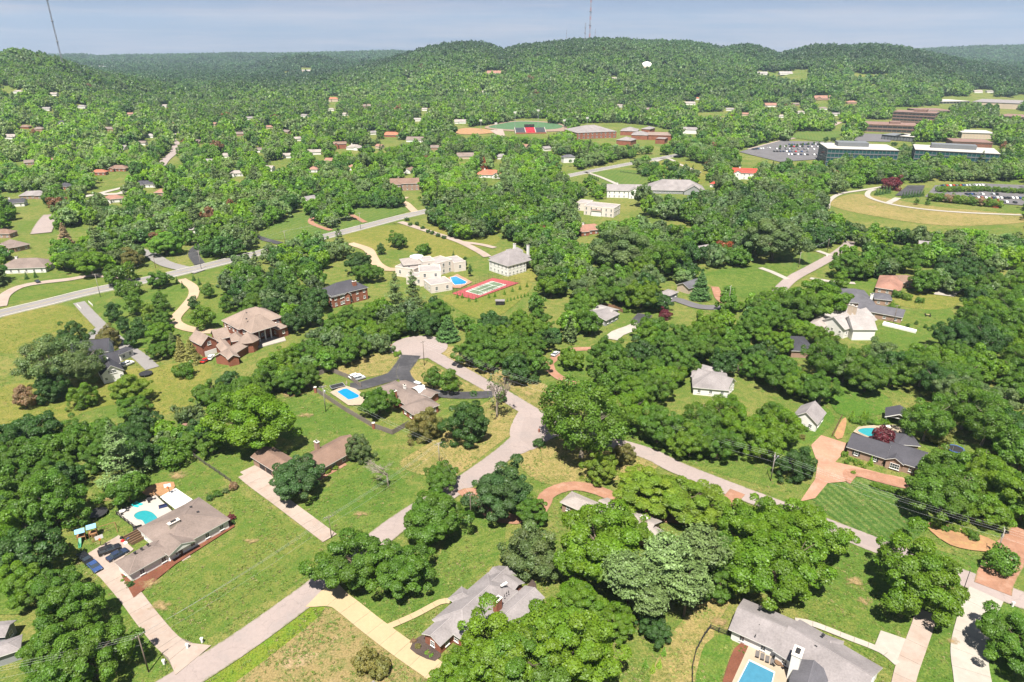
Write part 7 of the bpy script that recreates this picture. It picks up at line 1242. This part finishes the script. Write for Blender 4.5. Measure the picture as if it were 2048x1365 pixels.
far = [farwood(255, 420, 8.2, (3.8, 6.2)), farwood(420, 900, 9.2, (4.2, 7.0)), farwood(900, 1500, 10.5, (5, 7.6)), farwood(1500, 3300, 15, (7, 11.5)), farwood(3300, 6200, 24, (12, 17))]
FAR = np.concatenate(far)
# the 300 broadleaf trees that show largest stand as trees of their own
near_far = [(r[0], r[1], r[2], -1, 'mid', ['mid','mid','dark','bright','greygreen','pale'][int(frng.integers(6))]) for r in FAR[FAR[:, 1] < 420]]
allc = cand+near_far; size = [c[2]/(c[1]*CC+(CH-6)*CS) for c in allc]; order = np.argsort(size)[::-1]
def inview(c): px, py, d = proj(c[0], c[1], 6); m = c[2]/d*CF; return -m < px < 2048+m and -m < py < 1365+m*1.2
n_hand = sum(1 for t in HAND if WORD[t[0]] not in ('spruce', 'white pine', 'tall pine', 'small conifer', 'round shrub', 'leafless tree', 'dead tree'))
single, stuffed = [], []
for i in order:
    c = allc[i]
    if not inview(c): continue
    (single if len(single) < 300-n_hand+12 else stuffed).append(c)
LM = [('the stucco villa', 870, 540), ('the porch house', 1015, 520), ('the blue spruce', 1402, 600), ('the white van', 1330, 615), ('the pale-roofed house', 1690, 640), ('the right-hand road', 1640, 540), ('the hip-roofed brick house', 690, 590), ('the mansion', 500, 670), ('the white farmhouse', 195, 735), ('the tennis court', 970, 580), ('the flat grey house', 1205, 630), ('the asphalt lot drive', 1400, 615), ('the avenue junction', 380, 545), ('the circle drive', 120, 570), ('the brown hip roof', 1175, 465), ('the brown hip-roofed house', 1790, 570), ('the brick cottage', 1855, 495), ('the villa meadow', 800, 490), ('the left edge', 0, 640)]
def where(c):
    if c[3] >= 0: return ZONES[c[3]][0]
    px, py, _ = proj(c[0], c[1], 6); n, a, b = min(LM, key=lambda l: math.hypot(l[1]-px, (l[2]-py)*1.6)); v = 'behind' if py < b-12 else ('in front of' if py > b+12 else ('left of' if px < a else 'right of'))
    return v+' '+n
groups = {}
for c in single: groups.setdefault(where(c), []).append(c)
for ph, lst in groups.items():
    lst.sort(key=lambda c: proj(c[0], c[1], 6)[0]); sub = {}
    for c in lst: sub.setdefault(c[5], []).append(c)
    for tone, cs in sub.items():
        for i, c in enumerate(cs):
            wd = 'tree'; pre = TWORD[tone]+' '+wd+' '+ph
            lab = pre if len(cs) == 1 else nth(i)+' '+TWORD[tone]+' tree from left '+ph
            plant(c[4], c[0], c[1], c[2], tone, lab, group='trees '+ph)
rest = np.array([(c[0], c[1], c[2], 0) for c in stuffed]+[tuple(r) for r in FAR[FAR[:, 1] >= 420]])
# ---------------------------------------------------------------- the wood beyond: one mass of trees
def wood_mesh(i, n, leaf):
    lz = [(.3, 1.7), (.35, 1.9), (.2, 1.55), (.3, 1.8)][i % 4]; me = lobes_crown('wood_tree', 200+i, n, 34 if n > 1000 else 20, lz, lobe=(.2, .36), leaf=leaf, top=[.9, .7, 1, .85][i % 4]); b = MB(); b.tube((0, 0, -.3), (0, 0, 1.0), .07, .04, 5)
    t = b.mesh('tmp', BARK); o = bpy.data.objects.new('wood_tree', me); me.materials.append(BARK)
    import bmesh; bm = bmesh.new(); bm.from_mesh(me); k = len(bm.faces); bm.from_mesh(t); bm.faces.ensure_lookup_table(); lay_ = bm.faces.layers.float_vector.get('shade')
    for f in bm.faces[k:]: f.material_index = 1; f[lay_] = (1, 1, 1)
    bm.to_mesh(me); bm.free(); return o
SRC = [wood_mesh(i, 2400, .09) for i in range(4)]+[wood_mesh(i+4, 420, .2) for i in range(3)]
cmesh, cb = conifer_mesh('wood_conifer', 301, 2.7, 14, 8, .1, .12, .4, 40, .16); SRC.append(bpy.data.objects.new('wood_conifer', cmesh))
n = len(rest); dist = np.hypot(rest[:, 0], rest[:, 1]); me = bpy.data.meshes.new('distant_wood'); me.vertices.add(n); me.vertices.foreach_set('co', np.stack([rest[:, 0], rest[:, 1], rest[:, 3]], 1).astype(np.float32).ravel())
idx = np.where(dist < 900, frng.integers(0, 4, n), 4+frng.integers(0, 3, n)); idx = np.where((frng.random(n) < .06) & (dist < 1500), 7, idx)
pal = np.array([TONES[k] for k in ('mid', 'mid', 'dark', 'greygreen', 'bright', 'pale')]); tn = 1.3*pal[frng.integers(0, 6, n)]*frng.uniform(.8, 1.2, (n, 1))
big_ = np.array([mnoise.noise(Vector((a*.0022, b*.0022, 1.7)))+.7*mnoise.noise(Vector((a*.009, b*.009, 5.1))) for a, b in zip(rest[:, 0], rest[:, 1])]); tn *= (1+.38*big_[:, None]*np.array([1.15, 1, .7])).clip(.45, 1.7)
odd = frng.random(n) < .003; tn[odd] = np.array((.2, .1, .045)); tn[idx == 7] = np.array(TONES['greygreen'])*.75
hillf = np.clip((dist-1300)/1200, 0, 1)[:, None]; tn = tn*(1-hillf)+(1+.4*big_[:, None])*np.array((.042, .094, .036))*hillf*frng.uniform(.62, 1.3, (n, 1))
def at(name, typ, data, fld):
    a = me.attributes.new(name, typ, 'POINT'); a.data.foreach_set(fld, data.ravel())
at('scl', 'FLOAT_VECTOR', np.stack([rest[:, 2]*frng.uniform(.9, 1.1, n), rest[:, 2]*frng.uniform(.9, 1.1, n), rest[:, 2]*frng.uniform(.8, 1.35, n)], 1).astype(np.float32), 'vector'); at('rot', 'FLOAT_VECTOR', np.stack([0*dist, 0*dist, frng.uniform(0, 6.28, n)], 1).astype(np.float32), 'vector')
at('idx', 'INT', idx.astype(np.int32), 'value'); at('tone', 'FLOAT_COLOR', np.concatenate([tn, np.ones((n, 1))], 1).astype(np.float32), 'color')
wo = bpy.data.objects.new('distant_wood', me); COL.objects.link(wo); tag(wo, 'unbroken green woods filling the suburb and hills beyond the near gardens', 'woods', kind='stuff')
ng = bpy.data.node_groups.new('plant_trees', 'GeometryNodeTree'); ng.interface.new_socket('Geometry', in_out='INPUT', socket_type='NodeSocketGeometry'); ng.interface.new_socket('Geometry', in_out='OUTPUT', socket_type='NodeSocketGeometry')
gi, go = ng.nodes.new('NodeGroupInput'), ng.nodes.new('NodeGroupOutput'); jn = ng.nodes.new('GeometryNodeJoinGeometry'); lk = ng.links.new
def named(nm, typ): q = ng.nodes.new('GeometryNodeInputNamedAttribute'); q.data_type = typ; q.inputs[0].default_value = nm; return q
ns, nr, ni = named('scl', 'FLOAT_VECTOR'), named('rot', 'FLOAT_VECTOR'), named('idx', 'INT')
for k, so in enumerate(SRC):
    oi = ng.nodes.new('GeometryNodeObjectInfo'); oi.inputs['Object'].default_value = so; oi.inputs['As Instance'].default_value = True
    cmpn = ng.nodes.new('FunctionNodeCompare'); cmpn.data_type = 'INT'; cmpn.operation = 'EQUAL'; lk(ni.outputs['Attribute'], cmpn.inputs[2]); cmpn.inputs[3].default_value = k
    ip = ng.nodes.new('GeometryNodeInstanceOnPoints'); lk(gi.outputs[0], ip.inputs['Points']); lk(cmpn.outputs[0], ip.inputs['Selection']); lk(oi.outputs['Geometry'], ip.inputs['Instance']); lk(nr.outputs['Attribute'], ip.inputs['Rotation']); lk(ns.outputs['Attribute'], ip.inputs['Scale']); lk(ip.outputs[0], jn.inputs[0])
lk(jn.outputs[0], go.inputs[0]); md = wo.modifiers.new('plant_trees', 'NODES'); md.node_group = ng
print('trees', len(single), 'mass', n)

# ---------------------------------------------------------------- tufts and weeds standing in the near lawns
def tufts():
    n = 260000; y = frng.uniform(88, 300, n)**1.0; x = frng.uniform(-1, 1, n)*(y*.82+12); keep = frng.random(n) < (88/y)**1.0; x, y = x[keep], y[keep]
    cl = np.array([mnoise.noise(Vector((a*.11, b*.11, 8.2)))+.6*mnoise.noise(Vector((a*.45, b*.45, 2.2))) for a, b in zip(x, y)]); k = frng.random(len(x)) < np.clip(.22+cl*.6, .03, .8); x, y, cl = x[k], y[k], cl[k]; ok = clear_of(x, y, np.full(x.shape, .25), 1.0)
    for pl in PADS: ok &= ~inpoly(x, y, pl)
    x, y, cl = x[ok], y[ok], cl[ok]; n = len(x); rng = np.random.default_rng(5); m = 16; a = rng.uniform(0, 6.28, m); C = np.stack([np.cos(a)*rng.uniform(0, .55, m), np.sin(a)*rng.uniform(0, .55, m), rng.uniform(.05, .17, m)], 1)
    src = bpy.data.objects.new('grass_tuft', leaf_mesh('grass_tuft', C, unit(rng.normal(size=(m, 3))*.5+np.array([0, 0, .8])), rng.uniform(.06, .15, m), np.ones((m, 3))*rng.uniform(.8, 1.2, (m, 1)), NEED, rng, .6))
    me = bpy.data.meshes.new('grass_tufts'); me.vertices.add(n); z = np.full(n, .14); me.vertices.foreach_set('co', np.stack([x, y, z], 1).astype(np.float32).ravel())
    g = np.where((frng.random(n) < .55)[:, None], np.array((.1, .17, .024)), np.where((frng.random(n) < .6)[:, None], np.array((.17, .19, .045)), np.array((.2, .17, .07))))*frng.uniform(.75, 1.25, (n, 1))
    for nm, ty, dt, f in (('tone', 'FLOAT_COLOR', np.concatenate([g, np.ones((n, 1))], 1), 'color'), ('scl', 'FLOAT_VECTOR', np.stack([frng.uniform(.4, 1.05, n)]*3, 1), 'vector'), ('rot', 'FLOAT_VECTOR', np.stack([0*x, 0*x, frng.uniform(0, 6.28, n)], 1), 'vector')):
        q = me.attributes.new(nm, ty, 'POINT'); q.data.foreach_set(f, dt.astype(np.float32).ravel())
    o = bpy.data.objects.new('grass_tufts', me); COL.objects.link(o); tag(o, 'short green and straw coloured tufts across the near lawns', 'grass', kind='stuff')
    ng = bpy.data.node_groups.new('plant_tufts', 'GeometryNodeTree'); ng.interface.new_socket('Geometry', in_out='INPUT', socket_type='NodeSocketGeometry'); ng.interface.new_socket('Geometry', in_out='OUTPUT', socket_type='NodeSocketGeometry'); N_ = ng.nodes.new
    gi, go, oi, ip = N_('NodeGroupInput'), N_('NodeGroupOutput'), N_('GeometryNodeObjectInfo'), N_('GeometryNodeInstanceOnPoints'); oi.inputs['Object'].default_value = src; oi.inputs['As Instance'].default_value = True
    at_ = []
    for nm in ('scl', 'rot'): q = N_('GeometryNodeInputNamedAttribute'); q.data_type = 'FLOAT_VECTOR'; q.inputs[0].default_value = nm; at_.append(q)
    k = ng.links.new; k(gi.outputs[0], ip.inputs['Points']); k(oi.outputs['Geometry'], ip.inputs['Instance']); k(at_[0].outputs['Attribute'], ip.inputs['Scale']); k(at_[1].outputs['Attribute'], ip.inputs['Rotation']); k(ip.outputs[0], go.inputs[0]); o.modifiers.new('plant_tufts', 'NODES').node_group = ng; print('tufts', n)
tufts()
# ---------------------------------------------------------------- the summer air
def air():
    b = MB(); b.box((0, 3600, 214), (14000, 8300, 434)); o = b.build('haze', []); o.data.materials.clear()
    m = bpy.data.materials.new('haze'); m.use_nodes = True; t = m.node_tree; t.nodes.clear(); out = N(t, 'OutputMaterial'); v = N(t, 'VolumePrincipled')
    v.inputs['Color'].default_value = (.62, .8, 1, 1); v.inputs['Density'].default_value = 4.6e-5; v.inputs['Anisotropy'].default_value = 0.0
    t.links.new(v.outputs[0], out.inputs['Volume']); o.data.materials.append(m); tag(o, kind='stuff')
air()
